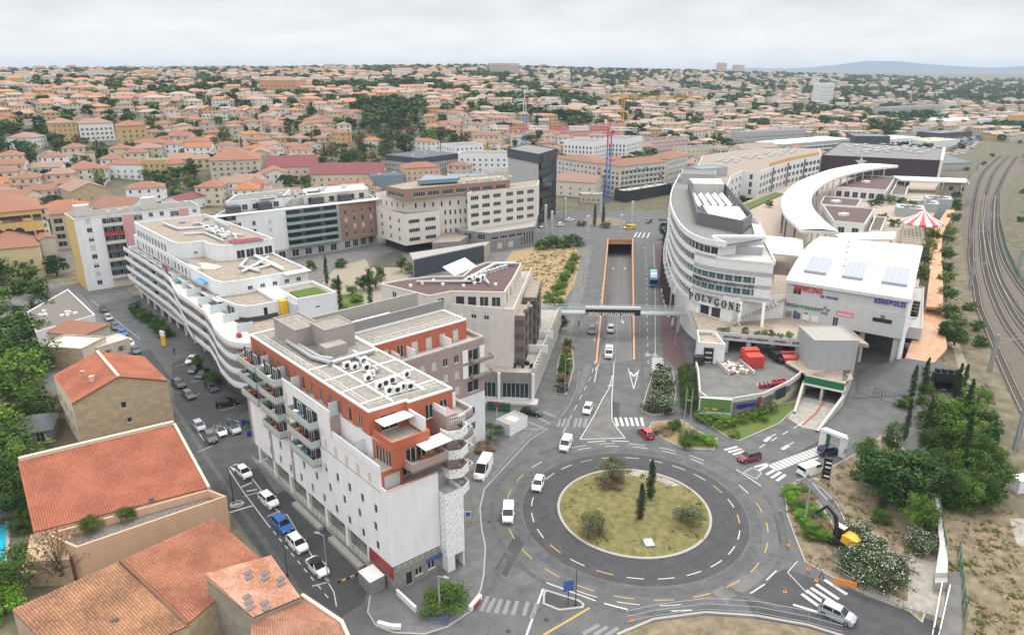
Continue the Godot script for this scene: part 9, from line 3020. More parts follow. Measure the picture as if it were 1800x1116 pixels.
func planting() -> void:
	# roundabout island
	tree("olive",V(16.9,0.5,-104),4.2,4.8,"large grey-green olive tree at the back of the roundabout island")
	tree("olive",V(12.2,0.5,-90.8),3.3,4.0,"round olive bush at the left front of the roundabout island","","olive_tree")
	tree("olive",V(27,0.5,-92.5),3.3,4.3,"round olive bush at the right of the roundabout island","","olive_tree")
	tree("dry",V(16.8,0.5,-103.3),1.2,4.2,"reddish dry shrub ring under the large olive tree")
	tree("dry",V(12,0.5,-90),0.9,3.2,"reddish dry shrubs at the foot of the left olive bush")
	tree("cypress",V(22.4,0.5,-98.9),7.4,8.4,"taller cypress standing right of centre on the roundabout island")
	tree("cypress",V(19.8,0.5,-93.4),6.6,7.6,"slightly shorter cypress at the middle of the roundabout island")
	# left gardens
	for e in [["bright",V(-150.7,0,-195.9),9,11,"bright tree crown at the left edge beside the flat building"],["dark",V(-131.7,0,-174.8),9,12,"dark tree left of the flat roofed building"],["dark",V(-125.1,0,-155.7),11,13,"dark tree at the left edge above the bright pines"],["bright",V(-103.9,0,-137.1),11,14,"broad bright green tree left of the gabled house"],["broad",V(-116.1,0,-147.4),12,13,"dense green tree at the left picture edge"],["bright",V(-93.8,0,-115.5),10,12,"yellow green tree at the left edge below the dense one"],["bright",V(-84.4,0,-104.1),8,9,"second yellow green tree, lower on the left edge"],["dark",V(-84,0,-99),8,10,"dark tree beside the pool terrace"],["palm",V(-92.7,0,-129.2),5.5,7,"palm in the garden beside the dark pavilion"],["dark",V(-154.5,0,-232.2),8.0,10,"dark round tree in front of the yellow villa"],["broad",V(-158.5,0,-222),8,10,"loose green tree left of the dark round tree"],["dark",V(-166.9,0,-222),9,11,"dark tree at the left edge below the yellow villa"],["broad",V(-66.3,0,-77.7),6,8,"rounded green tree beside the pool in the lower left"],["lime",V(-65,0,-73.5),4,6,"pale green shrub in the lower left corner"],["bush",V(-68.1,0,-82.3),4.5,5.5,"green bush between pool and lean-to shed"],["bush",V(-75.1,0,-95.1),5,4,"climbing bush at the hall's left corner"],["bush",V(-124.9,0,-166.7),9,13,"broad leafy mass below the flat roofed building at the left"],["dark",V(-132,0,-188.4),7,9,"dark tree touching the flat roofed building's left wall"],["bush",V(-109.3,0,-149),8,12,"leafy crown beside the gabled house's far gable"],["bush",V(-100.3,0,-126.7),9,13,"wide leafy crown at the left edge above the pavilion"],["dark",V(-91.6,0,-125.5),5,7,"low dark tree between the pavilion and the gabled house"],["bush",V(-88.2,0,-109.5),8,12,"full green crown at the left edge below the pavilion"],["bush",V(-78.9,0,-99),6,8,"green crown at the hall roof's upper left corner"],["dark",V(-78.4,0,-91.5),6,9,"dark shrubbery beside the swimming pool"],["bush",V(-156,0,-212.6),7,10,"leafy crown under the cream villa's left windows"],["bush",V(-146.1,0,-209.7),6,8,"low leafy crown between the villa and the flat building"],["bush",V(-73.9,0,-91.5),4,4,"lower climbing bush at the hall's left wall"]]:
		tree(e[0],e[1],e[2],e[3],e[4],"trees in the left gardens")
	tree("bush",V(-59,5.2,-84.3),2.2,3.0,"left of two bushes sprouting from the salmon parapet wall","bushes on the parapet","wall_bush","bush")
	tree("bush",V(-55.4,5.2,-86.7),1.8,2.8,"right of two bushes sprouting from the salmon parapet wall","bushes on the parapet","wall_bush","bush")
	tree("dry",V(-60.7,2,-78.7),7,7,"bare leafless tree over the lean-to shed","","bare_tree","tree",420,0.4)
	# hedge under the wavy building
	for k in 6: tree(["dark","bush","bush","dark","bush","bush"][k],V(-108.4,0,-193.3).lerp(V(-90.9,0,-174),k/5.0),3.4-0.3*(k % 2),4.6,"dark shrub, %s from the far end of the wavy building's hedge" % ORD[k],"shrubs along the wavy building","street_shrub","bush")
	tree("bush",V(-66.5,0,-144),3.4,4.2,"round dark bush between the cars under the wavy building","","round_bush","bush")
	tree("bush",V(-73.9,0,-152.9),3,3,"dark bush hidden behind the forecourt cars","","round_bush","bush")
	tree("bush",V(-50.8,0,-124.8),2.0,3.0,"flowering shrub above the blue hoarding","","round_bush","bush")
	tree("bush",V(-8.7,0,-74.7),3.0,6.4,"wide round bush on the corner pavement beside the stone base","","corner_bush","bush")
	tree("pine",V(-4.1,0,-118.7),3.0,5.0,"small spreading pine beside the white kiosk","","small_pine","tree")
	tree("dry",V(-5.2,0,-115.5),1.4,4.0,"dry groundcover under the small spreading pine")
	# middle garden
	for e in [["cypress",V(-50,0,-195.9),11,9,"tall cypress at the left of the small lawn"],["cypress",V(-41.7,0,-198.5),12,9,"tall cypress right of the small lawn"],["cypress",V(-60.3,0,-222),10,8,"cypress behind the roof lawn"],["broad",V(-43.9,0,-218.8),7,8,"broadleaf tree in the garden between the residences"],["bright",V(-49.6,0,-209.7),4,5,"bright shrub above the small lawn"],["dark",V(-47,0,-215.7),6,7,"dark tree right of the garden path"],["bush",V(-56.7,0,-218.8),3,4,"round shrub at the garden's far side"],["lime",V(-46.7,0,-204),2.5,4,"pale green shrub on the small lawn"],["bush",V(-70.5,0,-239.4),4,4.5,"clipped round tree beside the garden railing"],["bush",V(-60.8,0,-243.2),4,4.5,"clipped round tree at the head of the garden"],["hedge",V(-45.2,0,-194.3),2.0,8.0,"clipped hedge along the small lawn's near side"],["broad",V(-38.4,0,-237.2),6,5,"leafy shrub mass beside the dark slate wall"],["bright",V(-35.2,0,-235.7),4,4,"bright shrub at the dark wall's left end"],["broad",V(-12.1,0,-257.8),5,5,"shrub at the dark slate wall's right end"]]:
		tree(e[0],e[1],e[2],e[3],e[4],"garden plants between the residences")
	# field edge
	for k in 7: tree(["bush","broad","bush","lime","bush","broad","bush"][k],V(11.1,0,-270.2).lerp(V(26.7,0,-275.9),k/6.0),4.0+(k % 3),5.0,"shrub at the top of the dry field, %s from the left" % ORD[k],"shrubs above the dry field","field_shrub","bush")
	for k in 8: tree(["lime","bush"][k % 2],V(23.6,0,-255.2).lerp(V(14.3,0,-212.6),k/7.0),2.6,4.2,"scrub along the field's right edge, %s from the top" % ORD[k],"scrub at the field edge","scrub","bush")
	tree("bright",V(12.6,0,-198.5),5.5,7.5,"bright green bush left of the footbridge end","","big_bush","bush")
	tree("broad",V(13.7,0,-190.3),5.0,6.0,"green bush under the footbridge end","","big_bush","bush")
	tree("dark",V(13,0,-179.1),4.5,5.0,"dark bush in front of the footbridge end","","big_bush","bush")
	for k in 7: tree(["bush","dry","lime","bush","bush","dry","oleander"][k],V(13.9,0,-165.9).lerp(V(10.8,0,-140.5),k/6.0),2.6,3.0,"shrub in the side lane's bed, %s from the top" % ORD[k],"shrubs in the side lane's bed","bed_shrub","bush")
	# oleanders
	for e in [[V(33.8,0,-147.4),3.4,4.6,"green topmost oleander in the bed by the bus lane"],[V(33.1,0,-141.7),3.6,4.8,"flowering oleander below the topmost one by the bus lane"],[V(31.7,0,-136.5),3.6,5.0,"flowering oleander in the middle of the bus lane bed"],[V(28.9,0,-131.7),3.2,4.6,"flowering oleander at the lower left of the bus lane bed"],[V(31.5,0,-131.2),3.2,4.6,"flowering oleander at the lower right of the bus lane bed"],[V(50.9,0,-88),3.4,5.2,"white flowering oleander beside the excavator"],[V(51.7,0,-85.4),3.6,5.2,"oleander right of the excavator, second of the large group"],[V(49,0,-81.7),4.0,6.0,"largest white oleander at the front of the dry bank"],[V(49.7,0,-78.8),3.6,5.6,"oleander at the lowest point of the dry bank"],[V(52.8,0,-81.1),3.4,4.8,"oleander at the right of the large flowering group"],[V(47.4,0,-82.3),2.6,4.0,"green low oleander at the left of the large group"],[V(59.6,0,-86.3),3.2,4.4,"oleander against the pale concrete wall"]]:
		tree("oleander",e[0],e[1],e[2],e[3],"white flowering oleanders")
	# garden beds by the masts
	for e in [["dry",V(29.1,0,-122),1.4,4.4,"dry yellow grasses at the tip of the garden bed"],["bush",V(31.8,0,-122.9),2.2,3.4,"green shrub under the twin masts"],["bush",V(33.9,0,-119.3),2.0,4.0,"low shrub at the near side of the garden bed"],["lime",V(36.1,0,-117.2),2.0,4.0,"bright flowering shrub at the garden bed's right tip"],["bush",V(32.8,0,-117),1.8,3.6,"green shrub between the two flowering ones"]]:
		tree(e[0],e[1],e[2],e[3],e[4],"plants in the garden bed","bed_plant","plant")
	# clipped bushes on the lawn and the tall hedge of the yard
	for e in [[V(38.4,0,-127.2),2.2,4.2],[V(40.5,0,-124.8),2.4,4.8],[V(42.8,0,-124.8),1.9,3.0],[V(45.7,0,-126.2),1.9,2.8],[V(42.3,0,-120.2),1.5,2.6],[V(47.8,0,-126.7),1.9,2.4],[V(50.1,0,-129.2),2.6,3.4],[V(53.1,0,-130.7),2.4,3.0],[V(50.1,0,-126.2),1.5,2.0],[V(46.2,0,-129.7),1.6,3.2]]:
		tree("clipped",e[0],e[1],e[2],"clipped green bush on the lawn, %s from the left below the yard wall" % ORD[[0,1,2,4,3,6,7,9,8,5][clip_i]],"clipped bushes on the lawn")
		clip_i += 1
	for k in 11: tree("hedge",V(39.4,0,-148.5).lerp(V(36.0,0,-130.0),k/10.0),3.7+0.3*sin(k*2.0),2.8,"tall green hedge shrub, %s from the top along the yard's left side" % ORD[k],"tall hedge of the service yard","hedge_shrub","bush")
	# green bed at the south-east kerb
	for k in 12: tree(["lime","bush","lime","dry","bush","lime"][k % 6],V(46.1,0.1,-100.8).lerp(V(45.1,0.1,-88.3),(k/2)/5.5)+V(1.6*(k % 2),0,0.4*(k % 2)),1.5,3.4,"low %s shrub in the kerb bed, %s counting downwards" % ["lime green",ORD[k]] ,"shrubs in the kerb bed","bed_shrub","bush")
	# trees of the dry bank and the long thicket
	for e in [["dark",V(63.2,0,-99),8.5,16,"huge dark evergreen tree in the middle of the dry bank"],["dark",V(68.3,0,-100.7),7.5,12,"dark evergreen right of the huge one"],["dark",V(60.4,0,-100.7),7.0,10,"dark evergreen left part beside the huge one"],["broad",V(61.6,0,-106.7),7,7,"tall shrub tree left behind the huge evergreen"],["bush",V(56.9,0,-93.2),2.8,3.4,"round shrub alone on the dry bank"],["bright",V(61.1,0,-90.8),6.5,5.5,"light green conical tree beside the concrete wall"],["broad",V(62,0,-90.1),5,5,"green tree behind the conical one"],["cypress",V(57.9,0,-95.1),6.5,7,"dark cypress in front of the huge evergreen"],["broad",V(68.8,0,-113.4),7.5,4.6,"columnar brownish tree at the bank's far end"],["cypress",V(74,0,-118.7),9,6,"narrow cypress beside the ramp road"],["cypress",V(78.2,0,-119.3),9.5,6,"narrow dark cypress behind the huge evergreen"],["bush",V(67.8,0,-104.9),5,9,"bushy undergrowth above the huge evergreen"],["cypress",V(77.1,0,-106.7),13,9,"tallest cypress in the thicket along the dirt path"],["cypress",V(94.4,0,-137.1),8.5,8,"cypress beside the car tunnel ramp, left of a pair"],["cypress",V(94.5,0,-135.4),9,8,"cypress beside the car tunnel ramp, right of a pair"],["cypress",V(91.1,0,-127.9),9,8,"cypress at the top of the thicket"],["cypress",V(85,0,-137.1),8,7.5,"left of two cypresses at the access ramp"],["cypress",V(86.9,0,-136.5),10,8,"taller cypress at the access ramp"],["bush",V(81.6,0,-132.8),2.6,4.0,"round bush below the access ramp's cypresses"],["bush",V(86,0,-134.4),2.2,3,"small round bush beside the tunnel ramp"],["lime",V(89.7,0,-139.9),2.6,3,"bright bush behind the access ramp's cypresses"]]:
		tree(e[0],e[1],e[2],e[3],e[4],"trees on the right bank")
	var th:=[V(88.3,0,-122),V(90.2,0,-122),V(84.5,0,-116.5),V(87,0,-116.5),V(80.4,0,-111.5),V(82.4,0,-111.1),V(84,0,-110.5),V(77.8,0,-105.5),V(79.6,0,-104.9),V(74.2,0,-100.3),V(76.1,0,-100.3),V(78.6,0,-101),V(72.9,0,-97.4),V(74.6,0,-97),V(78.5,0,-113.4),V(82.8,0,-118.7),V(81,0,-119.8),V(85.6,0,-125.5),V(76.4,0,-113.4),V(83.2,0,-125.5),V(73.4,0,-105.5),V(90.6,0,-126.7),V(95.2,0,-131.2),V(69.7,0,-97.4),V(71.5,0,-98.2)]
	for k in th.size(): tree(["broad","bush","bright","dark","bush"][k % 5],th[k],5.0+(k % 3)*0.7,6.4,"leafy shrub tree in the thicket along the dirt path, %s from its upper end" % (ORD[k] if k<20 else "%dth" % (k+1)),"thicket along the dirt path","thicket_tree","tree")
	# hedge between promenade and railway
	var hp:=[V(116.6,3,-179.8),V(125.2,3,-194.7),V(133.1,3,-208.9),V(142.2,3,-225),V(153.1,3,-243.6),V(166.3,3,-265.3),V(177.8,3,-283.1),V(192.5,3,-305.8),V(210.7,3,-335),V(229.8,3,-366.5),V(252.7,3,-404),V(109.1,2,-165.5),V(110.9,1,-165.7),V(116.2,1,-174.3),V(146.9,5,-243.9),V(137.1,5,-228.4),V(126.4,5,-211.4),V(158.3,5,-261.4),V(169.5,5,-284.7),V(169.6,5,-289.2),V(181.6,5,-321.6),V(156.7,5,-287),V(181.3,5,-339),V(174.3,5,-336)]
	for k in hp.size(): tree(["bush","broad","bright","dark"][k % 4],hp[k],4.2+(k % 3)*0.7,6.4,"green shrub beside the orange promenade, %s counting from the near end" % (ORD[k] if k<20 else "%dth" % (k+1)),"shrubs beside the promenade","promenade_shrub","bush")
	for k in 9: tree("bush",[V(133.5,0,-195.9),V(124.8,0,-179.1),V(118.5,0,-167.5),V(115.8,0,-170.7),V(315.9,0,-498.9),V(347.4,0,-530.1),V(388.6,0,-584.7),V(234.3,0,-323),V(289.9,0,-402.7)][k],3.0,4.0,"scrub bush beside the railway, %s counting from the path" % ORD[k],"scrub beside the railway","railway_scrub","bush")
	# trees near the shops and the far roads
	for e in [["cypress",V(37,0,-314.1),10,9,"left cypress on the upper roundabout"],["cypress",V(41,0,-315.4),10,9,"right cypress on the upper roundabout"],["olive",V(31.5,0,-315.4),3,5,"grey olive bush left on the upper roundabout"],["olive",V(41.4,0,-310.5),3,5,"grey olive bush below the right upper cypress"],["dark",V(63.5,0,-288),7,7,"dark street tree beside the curved office"],["dark",V(60.8,0,-270.2),6,6,"second dark street tree below the first beside the curved office"],["bright",V(88.6,0,-222),5,8,"bright green tree between the curved office and the cinema"],["lime",V(140.1,0,-393.1),3,14,"green strip of roof planting under the white apartments"],["lime",V(118.5,0,-348),3,10,"roof planting nearer the grey plant screen"],["dark",V(-188.9,0,-393.1),10,13,"dark tree in the garden behind the pale block"],["broad",V(-202.9,0,-402.7),9,13,"green tree left in the garden behind the pale block"],["dark",V(-190.8,0,-423.3),11,14,"large dark tree beside the red roofed apartments"],["broad",V(-204.6,0,-393.1),8,11,"green tree behind the white gabled house"],["bright",V(-205.1,6.9,-404.2),7,10,"bright tree at the garden's upper left corner"],["dark",V(-194.6,5.8,-397.1),9,12,"dark tree in the middle of the upper garden"],["broad",V(-189.8,6.2,-405.6),9,12,"green tree under the greenish rendered house"],["dark",V(-187.5,7.1,-418),11,13,"big dark tree against the large apartment house's blind wall"],["bush",V(-189.2,4.2,-378.5),5,9,"low leafy mass at the garden's near edge"],["bush",V(-177.9,3.7,-376.8),5,9,"second low leafy mass at the garden's near edge"],["broad",V(-173.7,4.2,-388.2),8,11,"green tree above the small maroon gabled house"],["bright",V(-174.7,0,-393.1),6,9,"light green shrub tree at the garden's right end"],["broad",V(-253.3,0,-465.8),9,12,"loose green tree left of the ochre townhouse"],["dark",V(256.6,0,-423.3),6,8,"dark tree beside the purple store's corner"],["dark",V(397.2,0,-641.6),6,9,"dark tree at the far car park"],["broad",V(546.3,0,-1038.8),7,10,"round tree at the showrooms"]]:
		tree(e[0],e[1],e[2],e[3],e[4],"trees in the middle distance")
var clip_i:=0

func materials() -> void:
	noise_tex("blotch",0.012,0.86,1.0)
	noise_tex("fine",0.045,0.90,1.0)
	noise_tex("grain",0.11,0.72,1.0)
	noise_tex("streak",0.02,0.945,1.0,0.12)
	noise_tex("soil",0.022,0.70,1.0,1.0,640,7,0.66)
	# perforated panels: a leaf-like pattern of slots, and clad stone
	for key in ["perf","stone"]:
		var fn:=FastNoiseLite.new()
		fn.noise_type=FastNoiseLite.TYPE_CELLULAR
		fn.cellular_return_type=FastNoiseLite.RETURN_DISTANCE2_SUB if key == "perf" else FastNoiseLite.RETURN_CELL_VALUE
		fn.frequency=0.06 if key == "perf" else 0.05
		fn.seed=4
		var im:=Image.create(256,256,false,Image.FORMAT_RGB8)
		for y in 256:
			for x in 256:
				var v:=fn.get_noise_2d(x*(1.6 if key == "perf" else 0.6),y*(0.8 if key == "perf" else 1.6))
				var g:=(0.36 if v>-0.62 and sin(x*0.21+y*0.11)>-0.2 else 1.0) if key == "perf" else lerpf(0.6,1.0,v*0.5+0.5)
				im.set_pixel(x,y,Color(g,g,g))
		tex[key]=ImageTexture.create_from_image(im)
	var c:=func(k: String,r: float,g: float,b: float,ro:=0.85,t:="",s:=0.1,m:=0.0) -> StandardMaterial3D: return mat(k,Color(r,g,b),ro,t,s,m)
	# ground
	c.call("soil",0.21,0.18,0.115,0.95,"soil",0.011)
	c.call("scrub",0.15,0.135,0.08,0.95,"soil",0.012)
	c.call("soil_dark",0.16,0.12,0.08,0.95,"soil",0.1)
	c.call("tar_lane",0.098,0.098,0.101,0.85,"blotch",0.1)
	c.call("tar_lane_new",0.055,0.055,0.06,0.8,"blotch",0.1)
	c.call("tar_crack",0.035,0.035,0.037,0.8)
	c.call("asphalt",0.122,0.121,0.122,0.9,"blotch",0.045)
	c.call("tar_new",0.064,0.064,0.070,0.88,"blotch",0.06)
	c.call("tar_dark",0.068,0.069,0.073,0.9,"blotch",0.05)
	c.call("tar_warm",0.165,0.158,0.15,0.9,"blotch",0.06)
	c.call("tar_yard",0.17,0.167,0.16,0.9,"blotch",0.05)
	c.call("tar_trough",0.14,0.138,0.138,0.9,"streak",0.05)
	c.call("pavement",0.155,0.152,0.15,0.9,"blotch",0.08)
	c.call("red_pavement",0.13,0.075,0.075,0.9,"blotch",0.1)
	c.call("kerb",0.40,0.38,0.35,0.85,"fine",0.4)
	c.call("paint",0.68,0.68,0.66,0.8,"grain",0.5)
	c.call("paint_worn",0.30,0.30,0.30,0.85,"soil",0.4)
	c.call("paint_yellow",0.62,0.42,0.12,0.8,"grain",0.5)
	c.call("lawn",0.14,0.19,0.035,0.95,"soil",0.15)
	c.call("turf",0.10,0.17,0.02,0.95,"soil",0.3)
	c.call("island_grass",0.23,0.205,0.075,0.95,"soil",0.035)
	c.call("dry_grass",0.34,0.26,0.12,0.95,"soil",0.2)
	c.call("earth",0.27,0.21,0.135,0.95,"soil",0.022)
	c.call("field",0.44,0.31,0.17,0.95,"soil",0.05)
	c.call("path_dirt",0.40,0.34,0.26,0.95,"soil",0.07)
	c.call("ballast",0.175,0.145,0.115,0.95,"soil",0.08)
	c.call("conc_floor",0.36,0.33,0.29,0.9,"blotch",0.1)
	c.call("stone_paving",0.24,0.23,0.21,0.9,"grain",0.3)
	c.call("orange_paving",0.60,0.33,0.20,0.85,"blotch",0.08)
	c.call("paving_joint",0.68,0.50,0.38,0.85,"fine",0.3)
	c.call("red_kerb",0.32,0.10,0.09,0.85,"fine",0.3)
	c.call("rail_steel",0.42,0.38,0.34,0.5,"fine",0.3,0.6)
	c.call("sleeper",0.14,0.125,0.11,0.95,"fine",0.4)
	c.call("far_hill",0.07,0.10,0.13,1.0)
	c.call("leaf",1,1,1,0.75)
	M.leaf.vertex_color_use_as_albedo=true
	M.leaf.backlight_enabled=true
	M.leaf.backlight=Color(0.16,0.18,0.06)
	M.leaf.metallic_specular=0.25
	c.call("cloth",1,1,1,0.85)
	M.cloth.vertex_color_use_as_albedo=true
	c.call("leaf_plain",0.07,0.12,0.03,0.8,"grain",0.6)
	c.call("bark",0.11,0.08,0.055,0.95,"fine",0.5)
	c.call("far_stuff",1,1,1,0.9)
	M.far_stuff.vertex_color_use_as_albedo=true
	c.call("tile",1,1,1,0.85)
	M.tile.vertex_color_use_as_albedo=true
	# walls
	for e in [["r_white",0.73,0.74,0.755],["r_cream_white",0.68,0.64,0.57],["r_cream",0.62,0.55,0.43],["r_beige",0.52,0.46,0.38],["r_pale",0.58,0.55,0.51],["r_stone",0.60,0.56,0.51],["r_grey",0.40,0.40,0.39],["r_yellow",0.60,0.42,0.16],["r_yellow_pale",0.64,0.53,0.30],["r_pink",0.60,0.33,0.31],["r_rose",0.60,0.46,0.42],["r_ochre",0.56,0.38,0.17],["r_orange",0.44,0.125,0.07],["r_mauve",0.36,0.28,0.26],["r_taupe",0.33,0.29,0.27],["r_apricot",0.62,0.38,0.2],["r_apricot_pale",0.62,0.44,0.32],["salmon",0.62,0.41,0.28],["old_ochre",0.50,0.39,0.26],["old_grey",0.33,0.29,0.24],["terra_wall",0.55,0.30,0.18],["brick_brown",0.30,0.19,0.145],["brown_a",0.12,0.095,0.085],["brown_b",0.19,0.155,0.14],["pan_p",0.52,0.52,0.52],["concrete",0.36,0.34,0.31],["pale_conc",0.50,0.48,0.45],["dark_conc",0.10,0.095,0.09],["gpan",0.24,0.235,0.235],["louv",0.36,0.37,0.38],["lilac",0.50,0.52,0.60],["earth_wall",0.48,0.39,0.28],["orange_stone",0.52,0.28,0.15]]:
		c.call(e[0],e[1],e[2],e[3],0.88,"blotch" if e[0] in ["old_ochre","old_grey"] else "streak",0.12)
	c.call("stone_clad",0.36,0.35,0.33,0.9,"stone",0.35)
	c.call("perforated",0.80,0.80,0.80,0.6,"perf",0.22)
	c.call("pan_w",0.76,0.76,0.76,0.55,"fine",0.06)
	c.call("white",0.78,0.78,0.77,0.6)
	c.call("rail_white",0.72,0.72,0.70,0.6)
	c.call("red_panel",0.25,0.03,0.025,0.6)
	c.call("pink_trim",0.55,0.33,0.28,0.8)
	c.call("yellow",0.70,0.42,0.04,0.7)
	c.call("slate_blue",0.055,0.065,0.085,0.6,"fine",0.1)
	c.call("blue_grey",0.20,0.26,0.32,0.7,"fine",0.1)
	c.call("black_metal",0.018,0.02,0.024,0.35)
	c.call("black_panel",0.015,0.015,0.017,0.5)
	c.call("purple_dark",0.035,0.018,0.026,0.6,"fine",0.05)
	c.call("purple",0.085,0.03,0.055,0.6,"fine",0.05)
	c.call("grey_metal",0.13,0.135,0.145,0.55,"fine",0.08)
	c.call("green_panel",0.012,0.13,0.055,0.55)
	c.call("green_fence",0.03,0.12,0.09,0.6)
	c.call("dark_mesh",0.05,0.05,0.055,0.6)
	c.call("steel",0.40,0.41,0.42,0.4,"",0.1,0.5)
	c.call("steel_lt",0.52,0.53,0.54,0.45,"",0.1,0.3)
	c.call("steel_dark",0.12,0.12,0.125,0.5)
	c.call("galv",0.38,0.39,0.40,0.5,"fine",0.3,0.2)
	c.call("plastic",0.022,0.022,0.024,0.6)
	c.call("frosted",0.55,0.60,0.62,0.4)
	c.call("balcony_glass",0.42,0.47,0.46,0.35)
	c.call("balcony_teal",0.26,0.36,0.36,0.35)
	c.call("clear_pane",0.45,0.52,0.52,0.2)
	M.clear_pane.transparency=BaseMaterial3D.TRANSPARENCY_ALPHA
	M.clear_pane.albedo_color.a=0.35
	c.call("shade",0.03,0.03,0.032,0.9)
	c.call("frame",0.62,0.62,0.60,0.6)
	c.call("blind",0.50,0.49,0.47,0.7)
	c.call("shutter",0.42,0.36,0.28,0.8)
	c.call("shutter_blue",0.22,0.30,0.36,0.8)
	c.call("glass",0.028,0.034,0.040,0.12)
	c.call("glass_green",0.07,0.17,0.17,0.1)
	c.call("skylight",0.30,0.32,0.37,0.5)
	# roofs
	c.call("roof_gravel",0.30,0.275,0.24,0.95,"blotch",0.15)
	c.call("rtan",0.33,0.275,0.22,0.95,"blotch",0.1)
	c.call("rgrey",0.27,0.265,0.255,0.95,"soil",0.07)
	c.call("roof_dirty",0.24,0.215,0.185,0.95,"soil",0.09)
	c.call("roof_maroon",0.155,0.095,0.085,0.95,"soil",0.1)
	c.call("roof_brown",0.17,0.125,0.105,0.95,"soil",0.1)
	c.call("roof_white",0.66,0.66,0.66,0.55,"fine",0.05)
	c.call("roof_yellow",0.62,0.54,0.34,0.9,"fine",0.05)
	c.call("terrace_floor",0.42,0.38,0.34,0.9,"blotch",0.15)
	c.call("tan",0.44,0.36,0.29,0.9,"blotch",0.12)
	c.call("terra_a",0.38,0.175,0.11,0.9,"soil",0.15)
	c.call("terra_b",0.34,0.175,0.115,0.9,"soil",0.15)
	c.call("terra_c",0.40,0.25,0.185,0.9,"soil",0.15)
	c.call("terra_d",0.48,0.19,0.085,0.9,"soil",0.15)
	c.call("terracotta_pot",0.5,0.3,0.2,0.9)
	c.call("tile_bed",0.26,0.13,0.08,0.95,"soil",0.2)
	c.call("tile_grey",0.24,0.215,0.20,0.9,"soil",0.3)
	c.call("maroon_roof",0.20,0.055,0.06,0.85,"blotch",0.08)
	c.call("maroon",0.20,0.025,0.045,0.7)
	c.call("slate",0.09,0.095,0.105,0.7,"fine",0.3)
	c.call("solar_white",0.66,0.68,0.70,0.3)
	# odds and ends
	c.call("wood",0.30,0.15,0.07,0.8)
	c.call("wood_pale",0.42,0.38,0.31,0.85)
	c.call("rust",0.16,0.07,0.04,0.9)
	c.call("cl_orange",0.66,0.24,0.05,0.85)
	c.call("cl_teal",0.05,0.30,0.36,0.85)
	c.call("cl_teal_dark",0.10,0.22,0.21,0.8)
	c.call("rail_green",0.07,0.11,0.09,0.7)
	c.call("cl_red",0.34,0.04,0.05,0.85)
	c.call("cl_blue",0.10,0.30,0.62,0.85)
	c.call("stripe_red",0.52,0.10,0.12,0.8)
	c.call("skip_red",0.52,0.055,0.035,0.6,"blotch",0.3)
	c.call("blue_sign",0.04,0.10,0.32,0.5)
	c.call("pink_sign",0.68,0.20,0.24,0.6)
	c.call("poster_red",0.35,0.05,0.04,0.5,"grain",0.6)
	c.call("poster_blue",0.10,0.14,0.28,0.5,"grain",0.6)
	c.call("poster_dark",0.035,0.035,0.045,0.5,"grain",0.6)
	c.call("poster_green",0.12,0.24,0.07,0.5,"blotch",0.6)
	c.call("poster_pale",0.55,0.62,0.70,0.5,"fine",0.6)
	c.call("letter_dark",0.03,0.03,0.035,0.6)
	c.call("letter_black",0.02,0.02,0.02,0.6)
	c.call("letter_white",0.8,0.8,0.8,0.6)
	c.call("letter_red",0.55,0.02,0.04,0.5)
	c.call("letter_blue",0.01,0.015,0.36,0.5)
	c.call("letter_green",0.01,0.22,0.11,0.5)
	c.call("pool",0.02,0.52,0.72,0.1)
	c.call("crane_blue",0.03,0.17,0.52,0.6)
	c.call("crane_red",0.50,0.06,0.05,0.6)
	c.call("crane_yellow",0.62,0.36,0.05,0.6)
	c.call("machine_yellow",0.68,0.36,0.02,0.5)
	for e in [["car_white",0.80,0.80,0.80],["car_black",0.014,0.014,0.016],["car_grey",0.06,0.065,0.072],["car_silver",0.34,0.36,0.40],["car_blue",0.02,0.12,0.42],["car_navy",0.012,0.022,0.06],["car_red",0.36,0.02,0.025],["car_maroon",0.17,0.012,0.025],["car_yellow",0.62,0.44,0.05],["bus_blue",0.02,0.20,0.36],["bus_teal",0.10,0.55,0.60],["car_hoarding",0.02,0.035,0.30]]:
		var m: StandardMaterial3D=c.call(e[0],e[1],e[2],e[3],0.35)
		m.clearcoat_enabled=true
		m.clearcoat=0.6
		m.clearcoat_roughness=0.1
	c.call("car_glass",0.012,0.014,0.017,0.08)
	c.call("rubber",0.018,0.018,0.018,0.9)
	c.call("alloy",0.36,0.37,0.38,0.35,"",0.1,0.5)
	c.call("plate",0.7,0.7,0.66,0.5)
	c.call("headlight",0.55,0.57,0.6,0.1)
	c.call("tail_light",0.32,0.015,0.02,0.25)

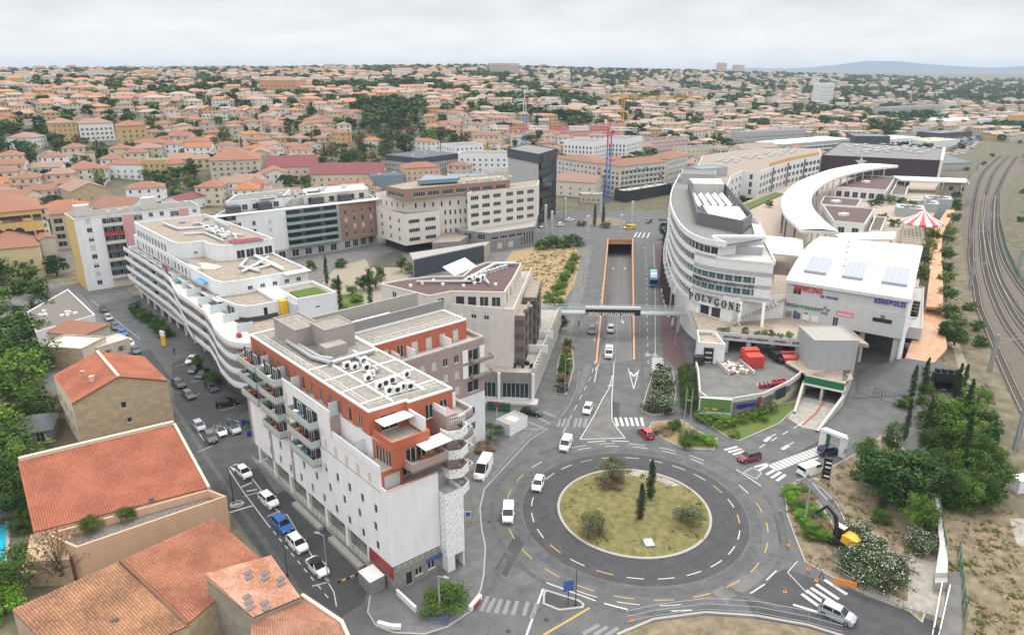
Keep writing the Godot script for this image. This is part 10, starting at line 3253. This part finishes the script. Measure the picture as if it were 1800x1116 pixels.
func sky_image() -> ImageTexture:
	var W:=1024
	var H:=512
	var im:=Image.create(W,H,false,Image.FORMAT_RGBF)
	var fn:=FastNoiseLite.new()
	fn.seed=12
	fn.frequency=1.3
	fn.fractal_octaves=5
	for y in H:
		var el:=(0.5-(y+0.5)/H)*PI
		for x in W:
			var az:=(x+0.5)/W*TAU
			var dir:=V(cos(el)*sin(az),sin(el),cos(el)*cos(az))
			var s:=maxf(dir.y,0.0)

			var p:=V(dir.x,0,dir.z)/(s+0.10)
			var n:=fn.get_noise_3d(p.x*0.9,3.0,p.z*0.9)
			var v:=lerpf(0.83,2.3,pow(s,1.1))+n*lerpf(0.09,0.30,clampf(s*3,0,1))
			v -= 0.20*smoothstep(0.02,0.10,s)*(1.0-smoothstep(0.12,0.4,s))
			var low:=1.0-smoothstep(0.0,0.06,s)
			var col:=Color(v*lerpf(0.99,1.02,low),v,v*lerpf(1.01,0.99,low))
			var az_d:=rad_to_deg(atan2(dir.x,-dir.z))
			var bl:=clampf((az_d-12.0)/22.0,0,1)*(1.0-smoothstep(0.02,0.085,s))*0.55*(1.0-smoothstep(60.0,110.0,az_d))
			col=col.lerp(Color(0.50,0.66,0.80),bl)
			if dir.y<0: col=Color(0.33,0.32,0.30)
			im.set_pixel(x,y,col)
	return ImageTexture.create_from_image(im)

func _ready() -> void:
	# camera, sky, sun, exposure
	var cam:=Camera3D.new()
	cam.name="camera"
	cam.position=V(0,66,0)
	cam.rotation_degrees=V(-19.216,0,0)
	cam.fov=48.18
	cam.far=16000
	add_child(cam)
	var env:=Environment.new()
	env.tonemap_mode=Environment.TONE_MAPPER_LINEAR
	env.tonemap_exposure=1.13
	env.background_mode=Environment.BG_SKY
	var sky:=Sky.new()
	var pano:=PanoramaSkyMaterial.new()
	pano.panorama=sky_image()
	sky.sky_material=pano
	env.sky=sky
	env.sdfgi_enabled=true
	env.ssao_enabled=true
	env.ssil_enabled=true
	env.fog_enabled=FOG
	env.fog_density=0.0001
	env.fog_light_color=Color(0.80,0.86,0.93)
	var we:=WorldEnvironment.new()
	we.name="environment"
	we.environment=env
	add_child(we)
	var sun:=DirectionalLight3D.new()
	sun.name="sun"
	sun.light_energy=0.45
	sun.light_color=Color(1.0,0.97,0.92)
	sun.light_angular_distance=14.0
	sun.rotation_degrees=V(-58,150,0)
	sun.shadow_enabled=true
	add_child(sun)
	materials()
	# the setting and the large structures
	land()
	roads()
	island()
	underpass()
	rails()
	front_residence()
	wave_residence()
	terraced_residence()
	pale_block()
	long_residence()
	cream_office()
	curved_office()
	podium()
	cinema()
	mall_roofs()
	footbridge()
	near_left()
	town_blocks()
	crane("blue tower crane with a red and white jib behind the black office tower",V(9.2,9,-532.9),36,V(18,0,-6),8,M.crane_blue,M.white,M.white)
	crane("blue tower crane with red top standing at the construction site's near side",V(50.1,0,-373.5),37,V(-62,0,-12),14,M.crane_blue,M.crane_red,M.white)
	crane("yellow tower crane behind the white construction building",V(84.5,5.7,-563.6),40,V(66,0,-10),16,M.crane_yellow,M.crane_yellow,M.crane_yellow)
	planting()
	hillside()
	settle_labels()
	# small things
	cars()
	street_furniture()
	excavator()
	people()
	tufts()

const FOG:=true
